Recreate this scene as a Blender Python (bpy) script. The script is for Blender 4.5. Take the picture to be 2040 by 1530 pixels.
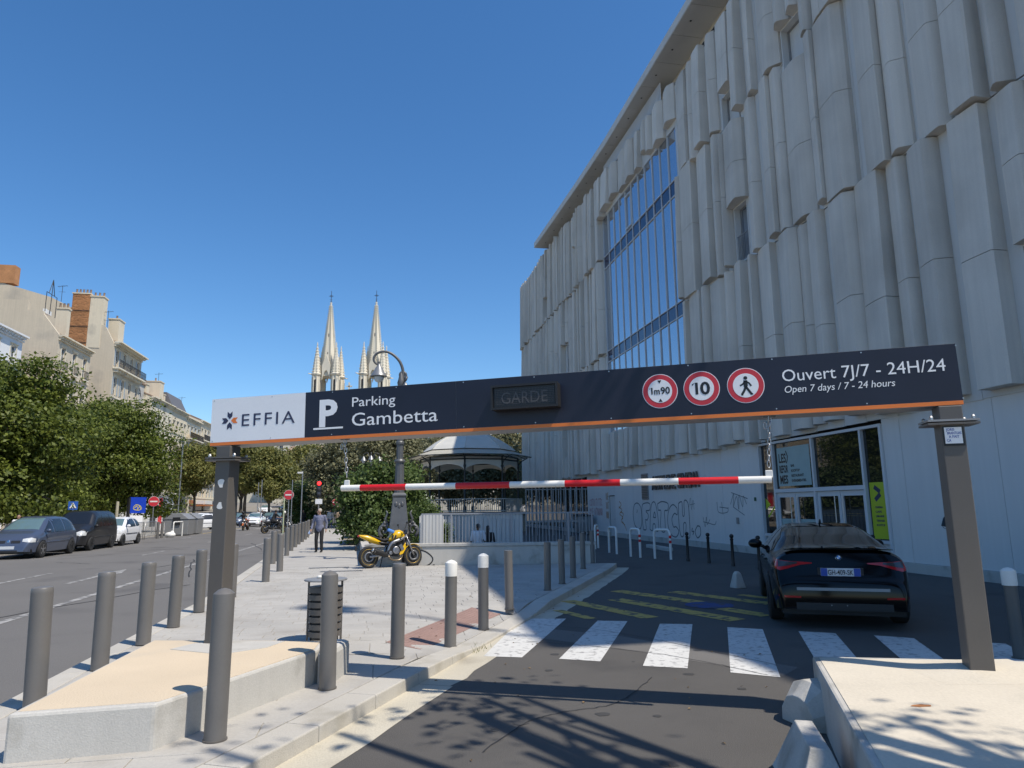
import bpy, bmesh, math, random
import numpy as np
from mathutils import Vector, Matrix, Euler
random.seed(7)
rng = np.random.default_rng(7)
for o in list(bpy.data.objects): bpy.data.objects.remove(o)
SC = bpy.context.scene
COL = SC.collection
PI = math.pi
# ------------------------------------------------------------------ camera, sky, sun, exposure
FPX, EYE = 1370.0, 1.75
PITCH, ROLL = math.atan(245.0 / FPX), 0.012
cR0, cU0, cF = Vector((1, 0, 0)), Vector((0, -math.sin(PITCH), math.cos(PITCH))), Vector((0, math.cos(PITCH), math.sin(PITCH)))
cR = cR0 * math.cos(ROLL) - cU0 * math.sin(ROLL)
cU = cU0 * math.cos(ROLL) + cR0 * math.sin(ROLL)
cam = bpy.data.objects.new('camera', bpy.data.cameras.new('camera'))
COL.objects.link(cam)
cam.data.sensor_fit = 'HORIZONTAL'; cam.data.sensor_width = 36.0
cam.data.lens = 36.0 * FPX / 2040.0
cam.data.clip_start = 0.05; cam.data.clip_end = 3000
mw = Matrix((cR, cU, -cF)).transposed().to_4x4(); mw.translation = Vector((0, 0, EYE))
cam.matrix_world = mw
SC.camera = cam
SUN_EL, SUN_AZ = math.radians(59.0), math.radians(122.0)      # azimuth clockwise from +Y
sun_dir = Vector((math.sin(SUN_AZ) * math.cos(SUN_EL), math.cos(SUN_AZ) * math.cos(SUN_EL), math.sin(SUN_EL)))
W = bpy.data.worlds.new('World'); SC.world = W; W.use_nodes = True
wn = W.node_tree; wn.nodes.clear()
sky = wn.nodes.new('ShaderNodeTexSky'); sky.sky_type = 'NISHITA'; sky.sun_disc = False
sky.sun_elevation = SUN_EL; sky.sun_rotation = SUN_AZ
sky.altitude = 50; sky.air_density = 1.0; sky.dust_density = 0.35; sky.ozone_density = 5.0
bg = wn.nodes.new('ShaderNodeBackground'); bg.inputs['Strength'].default_value = 0.115
wo = wn.nodes.new('ShaderNodeOutputWorld')
hs = wn.nodes.new('ShaderNodeHueSaturation'); hs.inputs['Saturation'].default_value = 1.2
wn.links.new(sky.outputs[0], hs.inputs['Color']); wn.links.new(hs.outputs[0], bg.inputs[0]); wn.links.new(bg.outputs[0], wo.inputs[0])
sun = bpy.data.objects.new('sun', bpy.data.lights.new('sun', 'SUN')); COL.objects.link(sun)
sun.data.energy = 3.6; sun.data.angle = math.radians(0.53); sun.data.color = (1.0, 0.93, 0.82)
sun.rotation_euler = (-sun_dir).to_track_quat('-Z', 'Y').to_euler()
SC.view_settings.view_transform = 'Standard'; SC.view_settings.look = 'None'
SC.view_settings.exposure = 0.5; SC.view_settings.gamma = 1.0; SC.view_settings.use_curve_mapping = False
SC.cycles.max_bounces = 8; SC.cycles.use_denoising = True
# ------------------------------------------------------------------ street frame: x = b (to the right), y = a (along the boulevard)
PHI = math.atan2(0.189, 0.982)
uV, rV = Vector((-math.sin(PHI), math.cos(PHI), 0)), Vector((math.cos(PHI), math.sin(PHI), 0))
def ST(b, a, z=0.0): return rV * b + uV * a + Vector((0, 0, z))
def BA(p): p = Vector((p[0], p[1], 0)); return p.dot(rV), p.dot(uV)
def G(x, y, z=0.0):                       # ground point at height z seen at a spot of the survey photo
    d = cR * (x - 1020) + cU * (765 - y) + cF * FPX
    t = (z - EYE) / d.z
    return Vector((d.x * t, d.y * t, z))
# ------------------------------------------------------------------ tagging
def tag(o, label=None, cat=None, group=None, kind=None):
    if label: o['label'] = label
    if cat: o['category'] = cat
    if group: o['group'] = group
    if kind: o['kind'] = kind
    return o
def thing(name, label, cat, loc=(0, 0, 0), rz=0.0, group=None):
    o = bpy.data.objects.new(name, None); COL.objects.link(o)
    o.empty_display_size = 0.2
    o.location = loc; o.rotation_euler = (0, 0, rz)
    return tag(o, label, cat, group)
KIDS = {}
def copy_tree(o, parent=None):
    c = o.copy(); COL.objects.link(c)
    if parent is not None: c.parent = parent; KIDS.setdefault(parent.name, []).append(c)
    for ch in list(KIDS.get(o.name, [])): copy_tree(ch, c)
    return c
def place(o, loc, rz=0.0, label=None, group=None):
    o.location = loc; o.rotation_euler = (0, 0, rz)
    if label: o['label'] = label
    if group: o['group'] = group
    return o
# ------------------------------------------------------------------ materials
def M(name, col, rough=0.7, metal=0.0, var=0.10, vs=1.5, fine=0.06, fs=60.0, bump=0.0, bs=80.0, orand=0.0, streak=0.0,
      spec=0.5, coat=0.0, stain=None, stain_s=0.6, stain_lo=0.55, stain_hi=0.7, island=0.0):
    m = bpy.data.materials.new(name); m.use_nodes = True
    t = m.node_tree; N = t.nodes; L = t.links; N.clear()
    out = N.new('ShaderNodeOutputMaterial'); p = N.new('ShaderNodeBsdfPrincipled'); L.new(p.outputs[0], out.inputs[0])
    p.inputs['Roughness'].default_value = rough; p.inputs['Metallic'].default_value = metal
    p.inputs['Specular IOR Level'].default_value = spec; p.inputs['Coat Weight'].default_value = coat
    p.inputs['Coat Roughness'].default_value = 0.04
    geo = N.new('ShaderNodeNewGeometry'); pos = geo.outputs['Position']
    acc = None
    def noise(scale, vec=pos, det=3.0):
        n = N.new('ShaderNodeTexNoise'); n.inputs['Scale'].default_value = scale; n.inputs['Detail'].default_value = det
        L.new(vec, n.inputs['Vector']); return n.outputs[0]
    def addterm(sock, amp):
        nonlocal acc
        a = N.new('ShaderNodeMath'); a.operation = 'MULTIPLY_ADD'
        L.new(sock, a.inputs[0]); a.inputs[1].default_value = amp
        if acc is None: a.inputs[2].default_value = 1.0 - amp * 0.5
        else:
            b = N.new('ShaderNodeMath'); b.operation = 'ADD'; L.new(acc, b.inputs[0]); b.inputs[1].default_value = -amp * 0.5
            L.new(b.outputs[0], a.inputs[2])
        acc = a.outputs[0]
    if var: addterm(noise(vs), var * 4)
    if fine: addterm(noise(fs, det=2.0), fine * 4)
    if streak:
        mp = N.new('ShaderNodeMapping'); mp.inputs['Scale'].default_value = (7.0, 7.0, 0.25); L.new(pos, mp.inputs['Vector'])
        addterm(noise(1.0, mp.outputs[0], 4.0), streak * 4)
    if orand:
        oi = N.new('ShaderNodeObjectInfo'); addterm(oi.outputs['Random'], orand * 2)
    if island: addterm(geo.outputs['Random Per Island'], island * 2)
    src = None
    if stain:
        mx = N.new('ShaderNodeMix'); mx.data_type = 'RGBA'
        mr = N.new('ShaderNodeMapRange'); mr.inputs['From Min'].default_value = stain_lo; mr.inputs['From Max'].default_value = stain_hi
        L.new(noise(stain_s, det=6.0), mr.inputs['Value']); L.new(mr.outputs[0], mx.inputs[0])
        mx.inputs[6].default_value = (*col, 1); mx.inputs[7].default_value = (*stain, 1)
        src = mx.outputs[2]
    if acc is not None:
        v = N.new('ShaderNodeVectorMath'); v.operation = 'SCALE'
        if src is None: v.inputs[0].default_value = col
        else: L.new(src, v.inputs[0])
        L.new(acc, v.inputs['Scale']); L.new(v.outputs[0], p.inputs['Base Color'])
    elif src is not None: L.new(src, p.inputs['Base Color'])
    else: p.inputs['Base Color'].default_value = (*col, 1)
    if bump:
        b = N.new('ShaderNodeBump'); b.inputs['Strength'].default_value = bump; b.inputs['Distance'].default_value = 0.02
        L.new(noise(bs, det=4.0), b.inputs['Height']); L.new(b.outputs[0], p.inputs['Normal'])
    return m
def leafmat(name, c1, c2, trans=0.35, rough=0.55):
    m = bpy.data.materials.new(name); m.use_nodes = True
    t = m.node_tree; N = t.nodes; L = t.links; N.clear()
    out = N.new('ShaderNodeOutputMaterial'); p = N.new('ShaderNodeBsdfPrincipled'); tr = N.new('ShaderNodeBsdfTranslucent'); mix = N.new('ShaderNodeMixShader')
    geo = N.new('ShaderNodeNewGeometry'); cm = N.new('ShaderNodeMix'); cm.data_type = 'RGBA'
    n = N.new('ShaderNodeTexNoise'); n.inputs['Scale'].default_value = 0.9; L.new(geo.outputs['Position'], n.inputs['Vector'])
    a = N.new('ShaderNodeMath'); a.operation = 'MULTIPLY_ADD'; L.new(n.outputs[0], a.inputs[0]); a.inputs[1].default_value = 1.6; a.inputs[2].default_value = -0.55
    b = N.new('ShaderNodeMath'); b.operation = 'MULTIPLY_ADD'; b.use_clamp = True; L.new(geo.outputs['Random Per Island'], b.inputs[0]); b.inputs[1].default_value = 0.6; L.new(a.outputs[0], b.inputs[2])
    L.new(b.outputs[0], cm.inputs[0]); cm.inputs[6].default_value = (*c1, 1); cm.inputs[7].default_value = (*c2, 1)
    L.new(cm.outputs[2], p.inputs['Base Color']); L.new(cm.outputs[2], tr.inputs['Color'])
    p.inputs['Roughness'].default_value = rough; p.inputs['Specular IOR Level'].default_value = 0.35
    mix.inputs[0].default_value = trans
    L.new(p.outputs[0], mix.inputs[1]); L.new(tr.outputs[0], mix.inputs[2]); L.new(mix.outputs[0], out.inputs[0])
    return m
def emat(name, col, strength):
    m = bpy.data.materials.new(name); m.use_nodes = True
    p = m.node_tree.nodes['Principled BSDF']
    p.inputs['Base Color'].default_value = (*col, 1); p.inputs['Emission Color'].default_value = (*col, 1); p.inputs['Emission Strength'].default_value = strength
    return m
def glassmat(name, col, metal=0.0, rough=0.03, spec=0.9):
    return M(name, col, rough, metal, var=0.0, fine=0.0, spec=spec)
def transmat(name, col, alpha):
    m = bpy.data.materials.new(name); m.use_nodes = True
    p = m.node_tree.nodes['Principled BSDF']
    p.inputs['Base Color'].default_value = (*col, 1); p.inputs['Roughness'].default_value = 0.05; p.inputs['Alpha'].default_value = alpha
    return m
K = {}
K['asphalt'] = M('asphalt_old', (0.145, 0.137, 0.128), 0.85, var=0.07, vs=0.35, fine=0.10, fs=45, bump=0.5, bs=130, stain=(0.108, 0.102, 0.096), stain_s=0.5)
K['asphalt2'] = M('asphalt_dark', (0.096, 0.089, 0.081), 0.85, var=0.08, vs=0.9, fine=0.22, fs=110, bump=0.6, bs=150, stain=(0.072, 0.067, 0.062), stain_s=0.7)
K['earth'] = M('square_ground', (0.22, 0.2, 0.17), 0.9, var=0.12, vs=0.3, fine=0.1, fs=20)
K['paver'] = M('paving_stone', (0.405, 0.385, 0.35), 0.75, var=0.07, vs=0.9, fine=0.06, fs=35, bump=0.25, bs=60, orand=0.05, stain=(0.34, 0.315, 0.28), stain_s=1.6, stain_lo=0.5, stain_hi=0.75, island=0.05)
K['joint'] = M('paving_joint', (0.36, 0.335, 0.29), 0.9, var=0.1, vs=1.5, fine=0.1, fs=40)
K['kerb'] = M('granite_kerb', (0.47, 0.44, 0.385), 0.7, var=0.07, vs=1.2, fine=0.10, fs=90, bump=0.25, bs=110, orand=0.05, stain=(0.38, 0.35, 0.29), stain_s=2.2)
K['gutter'] = M('gutter_concrete', (0.50, 0.455, 0.36), 0.85, var=0.09, vs=1.4, fine=0.08, fs=50, bump=0.4, bs=60, stain=(0.36, 0.32, 0.25), stain_s=1.1)
K['concrete'] = M('cast_concrete', (0.47, 0.45, 0.41), 0.85, var=0.07, vs=1.3, fine=0.07, fs=70, bump=0.14, bs=90, stain=(0.31, 0.29, 0.25), stain_s=2.2, streak=0.05)
K['beige'] = M('beige_topping', (0.60, 0.49, 0.35), 0.85, var=0.06, vs=1.3, fine=0.05, fs=70, bump=0.3, bs=70, stain=(0.56, 0.47, 0.35), stain_s=1.2)
K['white_line'] = M('road_paint', (0.60, 0.59, 0.56), 0.7, var=0.06, vs=2, fine=0.08, fs=50, stain=(0.27, 0.26, 0.25), stain_s=12.0, stain_lo=0.54, stain_hi=0.68)
K['faint_line'] = M('worn_road_paint', (0.36, 0.35, 0.33), 0.8, var=0.06, fine=0.1, fs=40, stain=(0.15, 0.145, 0.14), stain_s=5.0, stain_lo=0.42, stain_hi=0.58)
K['yellow_line'] = M('worn_yellow_paint', (0.52, 0.36, 0.09), 0.8, var=0.08, fine=0.1, fs=40, stain=(0.09, 0.083, 0.07), stain_s=6, stain_lo=0.5, stain_hi=0.62)
K['blue_paint'] = M('worn_blue_paint', (0.03, 0.06, 0.20), 0.8, fine=0.1, stain=(0.07, 0.067, 0.065), stain_s=5, stain_lo=0.5, stain_hi=0.62)
K['tactile'] = M('tactile_brick', (0.29, 0.185, 0.155), 0.8, var=0.08, vs=2, fine=0.12, fs=30, bump=0.3)
K['bollard'] = M('bollard_paint', (0.145, 0.137, 0.128), 0.42, var=0.05, vs=4, fine=0.03, fs=60, stain=(0.16, 0.15, 0.14), stain_s=3, stain_lo=0.6, stain_hi=0.8, orand=0.08)
K['post'] = M('gantry_steel', (0.105, 0.095, 0.085), 0.45, var=0.05, vs=3, fine=0.03)
K['black'] = M('black_paint', (0.012, 0.012, 0.013), 0.4, var=0.0, fine=0.0)
K['rubber'] = M('rubber', (0.022, 0.022, 0.022), 0.8, var=0.1, fine=0.05)
K['navy'] = M('navy_vinyl', (0.009, 0.011, 0.026), 0.42, var=0.15, vs=3, fine=0.05, fs=90)
K['navy_ink'] = M('navy_print', (0.03, 0.035, 0.08), 0.5, var=0, fine=0)
K['sign_white'] = M('white_vinyl', (0.84, 0.84, 0.84), 0.4, var=0.02, vs=3, fine=0.02)
K['orange'] = M('orange_vinyl', (0.80, 0.20, 0.035), 0.45, var=0.04, vs=4, fine=0.02)
K['red'] = M('red_paint', (0.62, 0.012, 0.018), 0.4, var=0.05, vs=5, fine=0.03)
K['sign_red'] = M('red_print', (0.60, 0.035, 0.05), 0.45, var=0.03, vs=5, fine=0.0)
K['white'] = M('white_paint', (0.78, 0.76, 0.71), 0.45, var=0.04, vs=4, fine=0.03)
K['steel'] = M('galvanised_steel', (0.5, 0.5, 0.5), 0.4, 0.9, var=0.06, vs=6, fine=0.05)
K['grey_metal'] = M('grey_metal', (0.28, 0.28, 0.28), 0.5, 0.3, var=0.05, vs=3, fine=0.03)
K['panel'] = M('precast_concrete', (0.64, 0.59, 0.52), 0.8, var=0.04, vs=0.8, fine=0.03, fs=30, bump=0.1, bs=40, orand=0.08, streak=0.06, stain=(0.52, 0.475, 0.415), stain_s=0.35, stain_lo=0.5, stain_hi=0.75)
K['clad'] = M('pale_metal_cladding', (0.60, 0.595, 0.575), 0.5, var=0.02, vs=0.8, fine=0.0, orand=0.035, streak=0.02)
K['wallpanel'] = M('ground_floor_cladding', (0.67, 0.655, 0.63), 0.55, var=0.03, vs=0.7, fine=0.0, orand=0.02, streak=0.03)
K['shadow_gap'] = M('dark_backing', (0.03, 0.03, 0.033), 0.9, var=0, fine=0)
K['soffit'] = M('soffit_concrete', (0.55, 0.54, 0.52), 0.8, var=0.05, vs=0.8, fine=0.02, orand=0.05)
K['cream'] = M('cream_render', (0.55, 0.51, 0.43), 0.85, var=0.04, vs=0.7, fine=0.0)
K['glass'] = glassmat('tinted_facade_glass', (0.44, 0.50, 0.58), 0.85, 0.02)
K['glass_dark'] = glassmat('dark_door_glass', (0.01, 0.012, 0.013), 0.0, 0.02, 1.0)
K['band'] = glassmat('navy_spandrel_glass', (0.03, 0.045, 0.10), 0.3, 0.15)
K['alu'] = M('white_aluminium', (0.60, 0.61, 0.62), 0.4, var=0.02, fine=0.0)
K['chrome'] = M('chrome', (0.75, 0.75, 0.75), 0.15, 1.0, var=0, fine=0)
K['lime'] = M('lime_banner', (0.42, 0.50, 0.02), 0.5, var=0.04, fine=0.0)
K['poster'] = M('pale_teal_poster', (0.30, 0.42, 0.42), 0.4, var=0.08, vs=2, fine=0.0)
K['bark'] = M('bark', (0.11, 0.09, 0.07), 0.9, var=0.15, vs=3, fine=0.1, bump=0.5, bs=25)
K['leafA'] = leafmat('lime_tree_leaves', (0.02, 0.045, 0.009), (0.19, 0.225, 0.033), 0.33)
K['leafB'] = leafmat('plane_tree_leaves', (0.075, 0.10, 0.026), (0.28, 0.26, 0.075), 0.35)
K['leafC'] = leafmat('holm_oak_leaves', (0.09, 0.10, 0.05), (0.28, 0.27, 0.15), 0.3)
K['leafD'] = leafmat('laurel_leaves', (0.02, 0.045, 0.012), (0.15, 0.21, 0.055), 0.3)
K['limestone'] = M('church_limestone', (0.66, 0.60, 0.48), 0.85, var=0.06, vs=0.25, fine=0.05, fs=2.5)
K['dark_void'] = M('dark_opening', (0.02, 0.02, 0.022), 0.8, var=0, fine=0)
# ------------------------------------------------------------------ mesh builder
class MB:
    def __init__(s): s.v, s.f, s.m, s.mi = [], [], [], 0
    def add(s, vs, fs):
        o = len(s.v); s.v.extend([tuple(p) for p in vs]); s.f.extend([tuple(i + o for i in f) for f in fs]); s.m.extend([s.mi] * len(fs))
        return s
    def box(s, x0, y0, z0, x1, y1, z1):
        return s.add([(x0, y0, z0), (x1, y0, z0), (x1, y1, z0), (x0, y1, z0), (x0, y0, z1), (x1, y0, z1), (x1, y1, z1), (x0, y1, z1)],
                     [(0, 3, 2, 1), (4, 5, 6, 7), (0, 1, 5, 4), (1, 2, 6, 5), (2, 3, 7, 6), (3, 0, 4, 7)])
    def obox(s, c, size, mat=None):
        x, y, z = size[0] / 2, size[1] / 2, size[2] / 2
        P = [Vector(p) for p in [(-x, -y, -z), (x, -y, -z), (x, y, -z), (-x, y, -z), (-x, -y, z), (x, -y, z), (x, y, z), (-x, y, z)]]
        if mat is not None: P = [mat @ p for p in P]
        return s.add([p + Vector(c) for p in P], [(0, 3, 2, 1), (4, 5, 6, 7), (0, 1, 5, 4), (1, 2, 6, 5), (2, 3, 7, 6), (3, 0, 4, 7)])
    def prism(s, poly, z0, z1):
        n = len(poly); z0 = z0 if hasattr(z0, '__len__') else [z0] * n; z1 = z1 if hasattr(z1, '__len__') else [z1] * n
        vs = [(p[0], p[1], z0[i]) for i, p in enumerate(poly)] + [(p[0], p[1], z1[i]) for i, p in enumerate(poly)]
        return s.add(vs, [tuple(range(n - 1, -1, -1)), tuple(range(n, 2 * n))] + [(i, (i + 1) % n, n + (i + 1) % n, n + i) for i in range(n)])
    def loft(s, rings, cap=True):
        n = len(rings[0]); vs = [p for r in rings for p in r]; fs = []
        for k in range(len(rings) - 1):
            for i in range(n):
                j = (i + 1) % n; fs.append((k * n + i, k * n + j, (k + 1) * n + j, (k + 1) * n + i))
        if cap: fs += [tuple(range(n - 1, -1, -1)), tuple(range((len(rings) - 1) * n, len(rings) * n))]
        return s.add(vs, fs)
    def tube(s, pts, r, n=8, cap=True):
        pts = [Vector(p) for p in pts]; m = len(pts); rr = r if hasattr(r, '__len__') else [r] * m
        ref = None; rings = []
        for i, p in enumerate(pts):
            d = (pts[min(i + 1, m - 1)] - pts[max(i - 1, 0)])
            d = d.normalized() if d.length > 1e-9 else Vector((0, 0, 1))
            if ref is None: ref = d.orthogonal().normalized()
            a = ref - d * ref.dot(d); a = a.normalized() if a.length > 1e-6 else d.orthogonal().normalized(); ref = a
            b = d.cross(a)
            rings.append([p + (a * math.cos(2 * PI * k / n) + b * math.sin(2 * PI * k / n)) * rr[i] for k in range(n)])
        return s.loft(rings, cap)
    def lathe(s, prof, n=16, c=(0, 0, 0), axis='z', ang0=0.0):
        rings = []
        for r, h in prof:
            ring = []
            for k in range(n):
                a = 2 * PI * k / n + ang0; x, y = r * math.cos(a), r * math.sin(a)
                q = (x, y, h) if axis == 'z' else ((x, h, y) if axis == 'y' else (h, x, y))
                ring.append((q[0] + c[0], q[1] + c[1], q[2] + c[2]))
            rings.append(ring)
        return s.loft(rings)
    def torus(s, c, R, r, n=24, k=8, axis='y', sq=1.0):
        vs = []; fs = []
        for i in range(n):
            a = 2 * PI * i / n
            for j in range(k):
                b = 2 * PI * j / k; q = R + r * math.cos(b); h = r * sq * math.sin(b); x, y = q * math.cos(a), q * math.sin(a)
                w = (x, y, h) if axis == 'z' else ((x, h, y) if axis == 'y' else (h, x, y)); vs.append((w[0] + c[0], w[1] + c[1], w[2] + c[2]))
        for i in range(n):
            for j in range(k):
                fs.append((i * k + j, i * k + (j + 1) % k, ((i + 1) % n) * k + (j + 1) % k, ((i + 1) % n) * k + j))
        return s.add(vs, fs)
    def sph(s, c, r, n=12, m=8):
        r = r if hasattr(r, '__len__') else (r, r, r)
        return s.add(*MB._sph(c, r, n, m))
    @staticmethod
    def _sph(c, r, n, m):
        vs = [(c[0], c[1], c[2] - r[2])]
        for j in range(1, m):
            t = -PI / 2 + PI * j / m
            for i in range(n):
                a = 2 * PI * i / n; vs.append((c[0] + r[0] * math.cos(t) * math.cos(a), c[1] + r[1] * math.cos(t) * math.sin(a), c[2] + r[2] * math.sin(t)))
        vs.append((c[0], c[1], c[2] + r[2])); fs = []; L = len(vs) - 1
        for i in range(n): fs.append((0, 1 + (i + 1) % n, 1 + i)); fs.append((L, 1 + (m - 2) * n + i, 1 + (m - 2) * n + (i + 1) % n))
        for j in range(m - 2):
            for i in range(n):
                a = 1 + j * n + i; b = 1 + j * n + (i + 1) % n; fs.append((a, b, b + n, a + n))
        return vs, fs
    def grid(s, fn, nu, nv):
        vs = [fn(i / nu, j / nv) for i in range(nu + 1) for j in range(nv + 1)]
        return s.add(vs, [(i * (nv + 1) + j, i * (nv + 1) + j + 1, (i + 1) * (nv + 1) + j + 1, (i + 1) * (nv + 1) + j) for i in range(nu) for j in range(nv)])
    def stroke(s, pts, w, z=0.0, M4=None):
        """flat ribbon in a plane (x, y) at height z"""
        pts = [Vector((p[0], p[1])) for p in pts]; L = []; R = []
        for i, p in enumerate(pts):
            d = pts[min(i + 1, len(pts) - 1)] - pts[max(i - 1, 0)]; d = d.normalized() if d.length > 1e-9 else Vector((1, 0)); n = Vector((-d.y, d.x)) * (w / 2)
            L.append((p.x + n.x, p.y + n.y, z)); R.append((p.x - n.x, p.y - n.y, z))
        m = len(pts); return s.add(L + R, [(i, i + 1, m + i + 1, m + i) for i in range(m - 1)])
    def xf(s, mat, start=0):
        for i in range(start, len(s.v)): s.v[i] = tuple(mat @ Vector(s.v[i]))
        return s
    def mesh(s, name, mats, smooth=False, fix=True):
        me = bpy.data.meshes.new(name); me.from_pydata(s.v, [], s.f)
        mats = mats if isinstance(mats, (list, tuple)) else [mats]
        for m in mats: me.materials.append(m)
        if len(mats) > 1: me.polygons.foreach_set('material_index', s.m)
        if fix and len(s.f) < 20000:
            b = bmesh.new(); b.from_mesh(me); bmesh.ops.recalc_face_normals(b, faces=b.faces); b.to_mesh(me); b.free()
        if smooth is True: me.polygons.foreach_set('use_smooth', [True] * len(me.polygons))
        elif smooth: me.polygons.foreach_set('use_smooth', [True] * len(me.polygons)); me.set_sharp_from_angle(angle=math.radians(smooth))
        me.update(); return me
    def build(s, name, mats, parent=None, smooth=False, loc=None, rz=0.0, bevel=0.0, fix=True):
        return link(name, s.mesh(name, mats, smooth, fix), parent, loc, rz, bevel)
def link(name, me, parent=None, loc=None, rz=0.0, bevel=0.0):
    o = bpy.data.objects.new(name, me); COL.objects.link(o)
    if parent is not None: o.parent = parent; KIDS.setdefault(parent.name, []).append(o)
    if loc is not None: o.location = loc
    if rz: o.rotation_euler = (0, 0, rz)
    if bevel:
        b = o.modifiers.new('edge', 'BEVEL'); b.width = bevel; b.segments = 2; b.limit_method = 'ANGLE'; b.angle_limit = math.radians(35)
    return o
def text_mesh(name, s, size, mat, shear=0.0, width=None, bold=0.0, align='LEFT', space=1.0, ext=0.0008):
    c = bpy.data.curves.new('lettering_curve', 'FONT'); c.body = s; c.size = size; c.shear = shear; c.offset = bold; c.align_x = align
    c.space_character = space; c.extrude = ext; c.resolution_u = 3
    o = bpy.data.objects.new('tmp', c); COL.objects.link(o)
    me = bpy.data.meshes.new_from_object(o.evaluated_get(bpy.context.evaluated_depsgraph_get()))
    bpy.data.objects.remove(o); bpy.data.curves.remove(c)
    me.name = name; me.materials.clear(); me.materials.append(mat)
    if width:
        xs = [v.co.x for v in me.vertices]; k = width / max(1e-6, max(xs) - min(xs)); x0 = min(xs)
        for v in me.vertices: v.co.x = (v.co.x - (x0 if align == 'LEFT' else 0)) * k
    return me
def lettering(s, size, mat, parent, mat4, name='lettering', **kw):
    o = link(name, text_mesh(name, s, size, mat, **kw), parent); o.matrix_local = mat4; return o
def frame_mat(x, y, o):                 # 4x4 with given x and y directions and origin
    x, y = Vector(x).normalized(), Vector(y).normalized(); m = Matrix((x, y, x.cross(y))).transposed().to_4x4(); m.translation = Vector(o); return m
def pathlen(pts, n):
    """resample a polyline smoothly (Catmull-Rom) to n points"""
    P = [Vector(p) for p in pts]; P = [P[0] * 2 - P[1]] + P + [P[-1] * 2 - P[-2]]; out = []
    m = len(P) - 3
    for i in range(n):
        t = i / (n - 1) * m; k = min(int(t), m - 1); f = t - k; a, b, c, d = P[k:k + 4]
        out.append(0.5 * ((2 * b) + (c - a) * f + (2 * a - 5 * b + 4 * c - d) * f * f + (3 * b - a - 3 * c + d) * f ** 3))
    return out
def capsule(mb, p0, p1, r0, r1, n=10):
    p0, p1 = Vector(p0), Vector(p1); d = p1 - p0; L = d.length
    if L < 1e-6: mb.sph(p0, r0, n, 6); return
    d /= L; pts = []; rr = []
    for k in range(1, 4): a = PI / 2 * k / 3; pts.append(p0 - d * r0 * math.cos(a)); rr.append(max(r0 * math.sin(a), 1e-3))
    for k in range(3, 0, -1): a = PI / 2 * k / 3; pts.append(p1 + d * r1 * math.cos(a)); rr.append(max(r1 * math.sin(a), 1e-3))
    mb.tube([p0 - d * r0] + pts + [p1 + d * r1], [1e-3] + rr + [1e-3], n)
def blobby(mb, name, mat, parent, voxel, smooth=4):
    o = mb.build(name, mat, parent, True, fix=True)
    r = o.modifiers.new('skin', 'REMESH'); r.mode = 'VOXEL'; r.voxel_size = voxel; r.use_smooth_shade = True
    if smooth: q = o.modifiers.new('relax', 'SMOOTH'); q.iterations = smooth; q.factor = 0.5
    return o
# ------------------------------------------------------------------ trees
def leaf_mesh(name, mat, blobs, nclump, per, size, spread=0.32, flat=0.7, seed=1, up=0.5):
    r = np.random.default_rng(seed); B = np.array(blobs, float)
    w = (B[:, 3] * B[:, 4] + B[:, 4] * B[:, 5] + B[:, 3] * B[:, 5]); w /= w.sum()
    k = r.choice(len(B), nclump, p=w); d = r.normal(size=(nclump, 3)); d /= np.linalg.norm(d, axis=1)[:, None]
    rad = r.random(nclump) ** 0.28; c = B[k, :3] + d * B[k, 3:6] * rad[:, None]
    N = nclump * per
    P = np.repeat(c, per, 0) + r.normal(size=(N, 3)) * np.array([spread, spread, spread * flat])
    nd = np.repeat(d, per, 0) * 0.7 + r.normal(size=(N, 3)) * 0.7 + np.array([0, 0, up]); nd /= np.linalg.norm(nd, axis=1)[:, None]
    t = np.cross(nd, r.normal(size=(N, 3))); t /= np.linalg.norm(t, axis=1)[:, None] + 1e-9; b = np.cross(nd, t)
    s = (size * (0.6 + 0.8 * r.random(N)))[:, None]
    V = np.stack([P - t * s * .5, P + b * s * .32 - t * s * .05, P + t * s * .5, P - b * s * .32 - t * s * .05], 1).reshape(-1, 3)
    me = bpy.data.meshes.new(name); me.vertices.add(4 * N); me.vertices.foreach_set('co', V.ravel())
    me.loops.add(4 * N); me.loops.foreach_set('vertex_index', np.arange(4 * N, dtype=np.int32))
    me.polygons.add(N); me.polygons.foreach_set('loop_start', np.arange(0, 4 * N, 4, dtype=np.int32))
    me.materials.append(mat); me.update(calc_edges=True); me.validate(); return me
def trunk_mesh(name, mat, h, r0, tips, seed=1, fork=0.45):
    rd = random.Random(seed); mb = MB(); top = Vector((rd.uniform(-.15, .15), rd.uniform(-.15, .15), h * fork))
    mb.tube([(0, 0, -0.1), (0, 0, 0.15), top * 0.5 + Vector((.05, 0, 0)), top], [r0 * 1.35, r0 * 1.05, r0 * .85, r0 * .7], 10)
    for t in tips:
        t = Vector(t); a = top - Vector((0, 0, rd.uniform(0, h * .12))); mid = a.lerp(t, .5) + Vector((rd.uniform(-.3, .3), rd.uniform(-.3, .3), .25 + rd.uniform(0, .4)))
        pts = pathlen([a, mid, t], 7); mb.tube(pts, [r0 * .5 * (1 - i / 7.5) + .015 for i in range(7)], 6)
        for q in range(3):
            s0 = pts[2 + q]; e = s0 + Vector((rd.uniform(-1, 1), rd.uniform(-1, 1), rd.uniform(.1, .9))) * (h * .13)
            mb.tube([s0, s0.lerp(e, .5) + Vector((0, 0, .08)), e], [r0 * .2, r0 * .13, .012], 5)
    return mb.mesh(name, mat, True)
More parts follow.
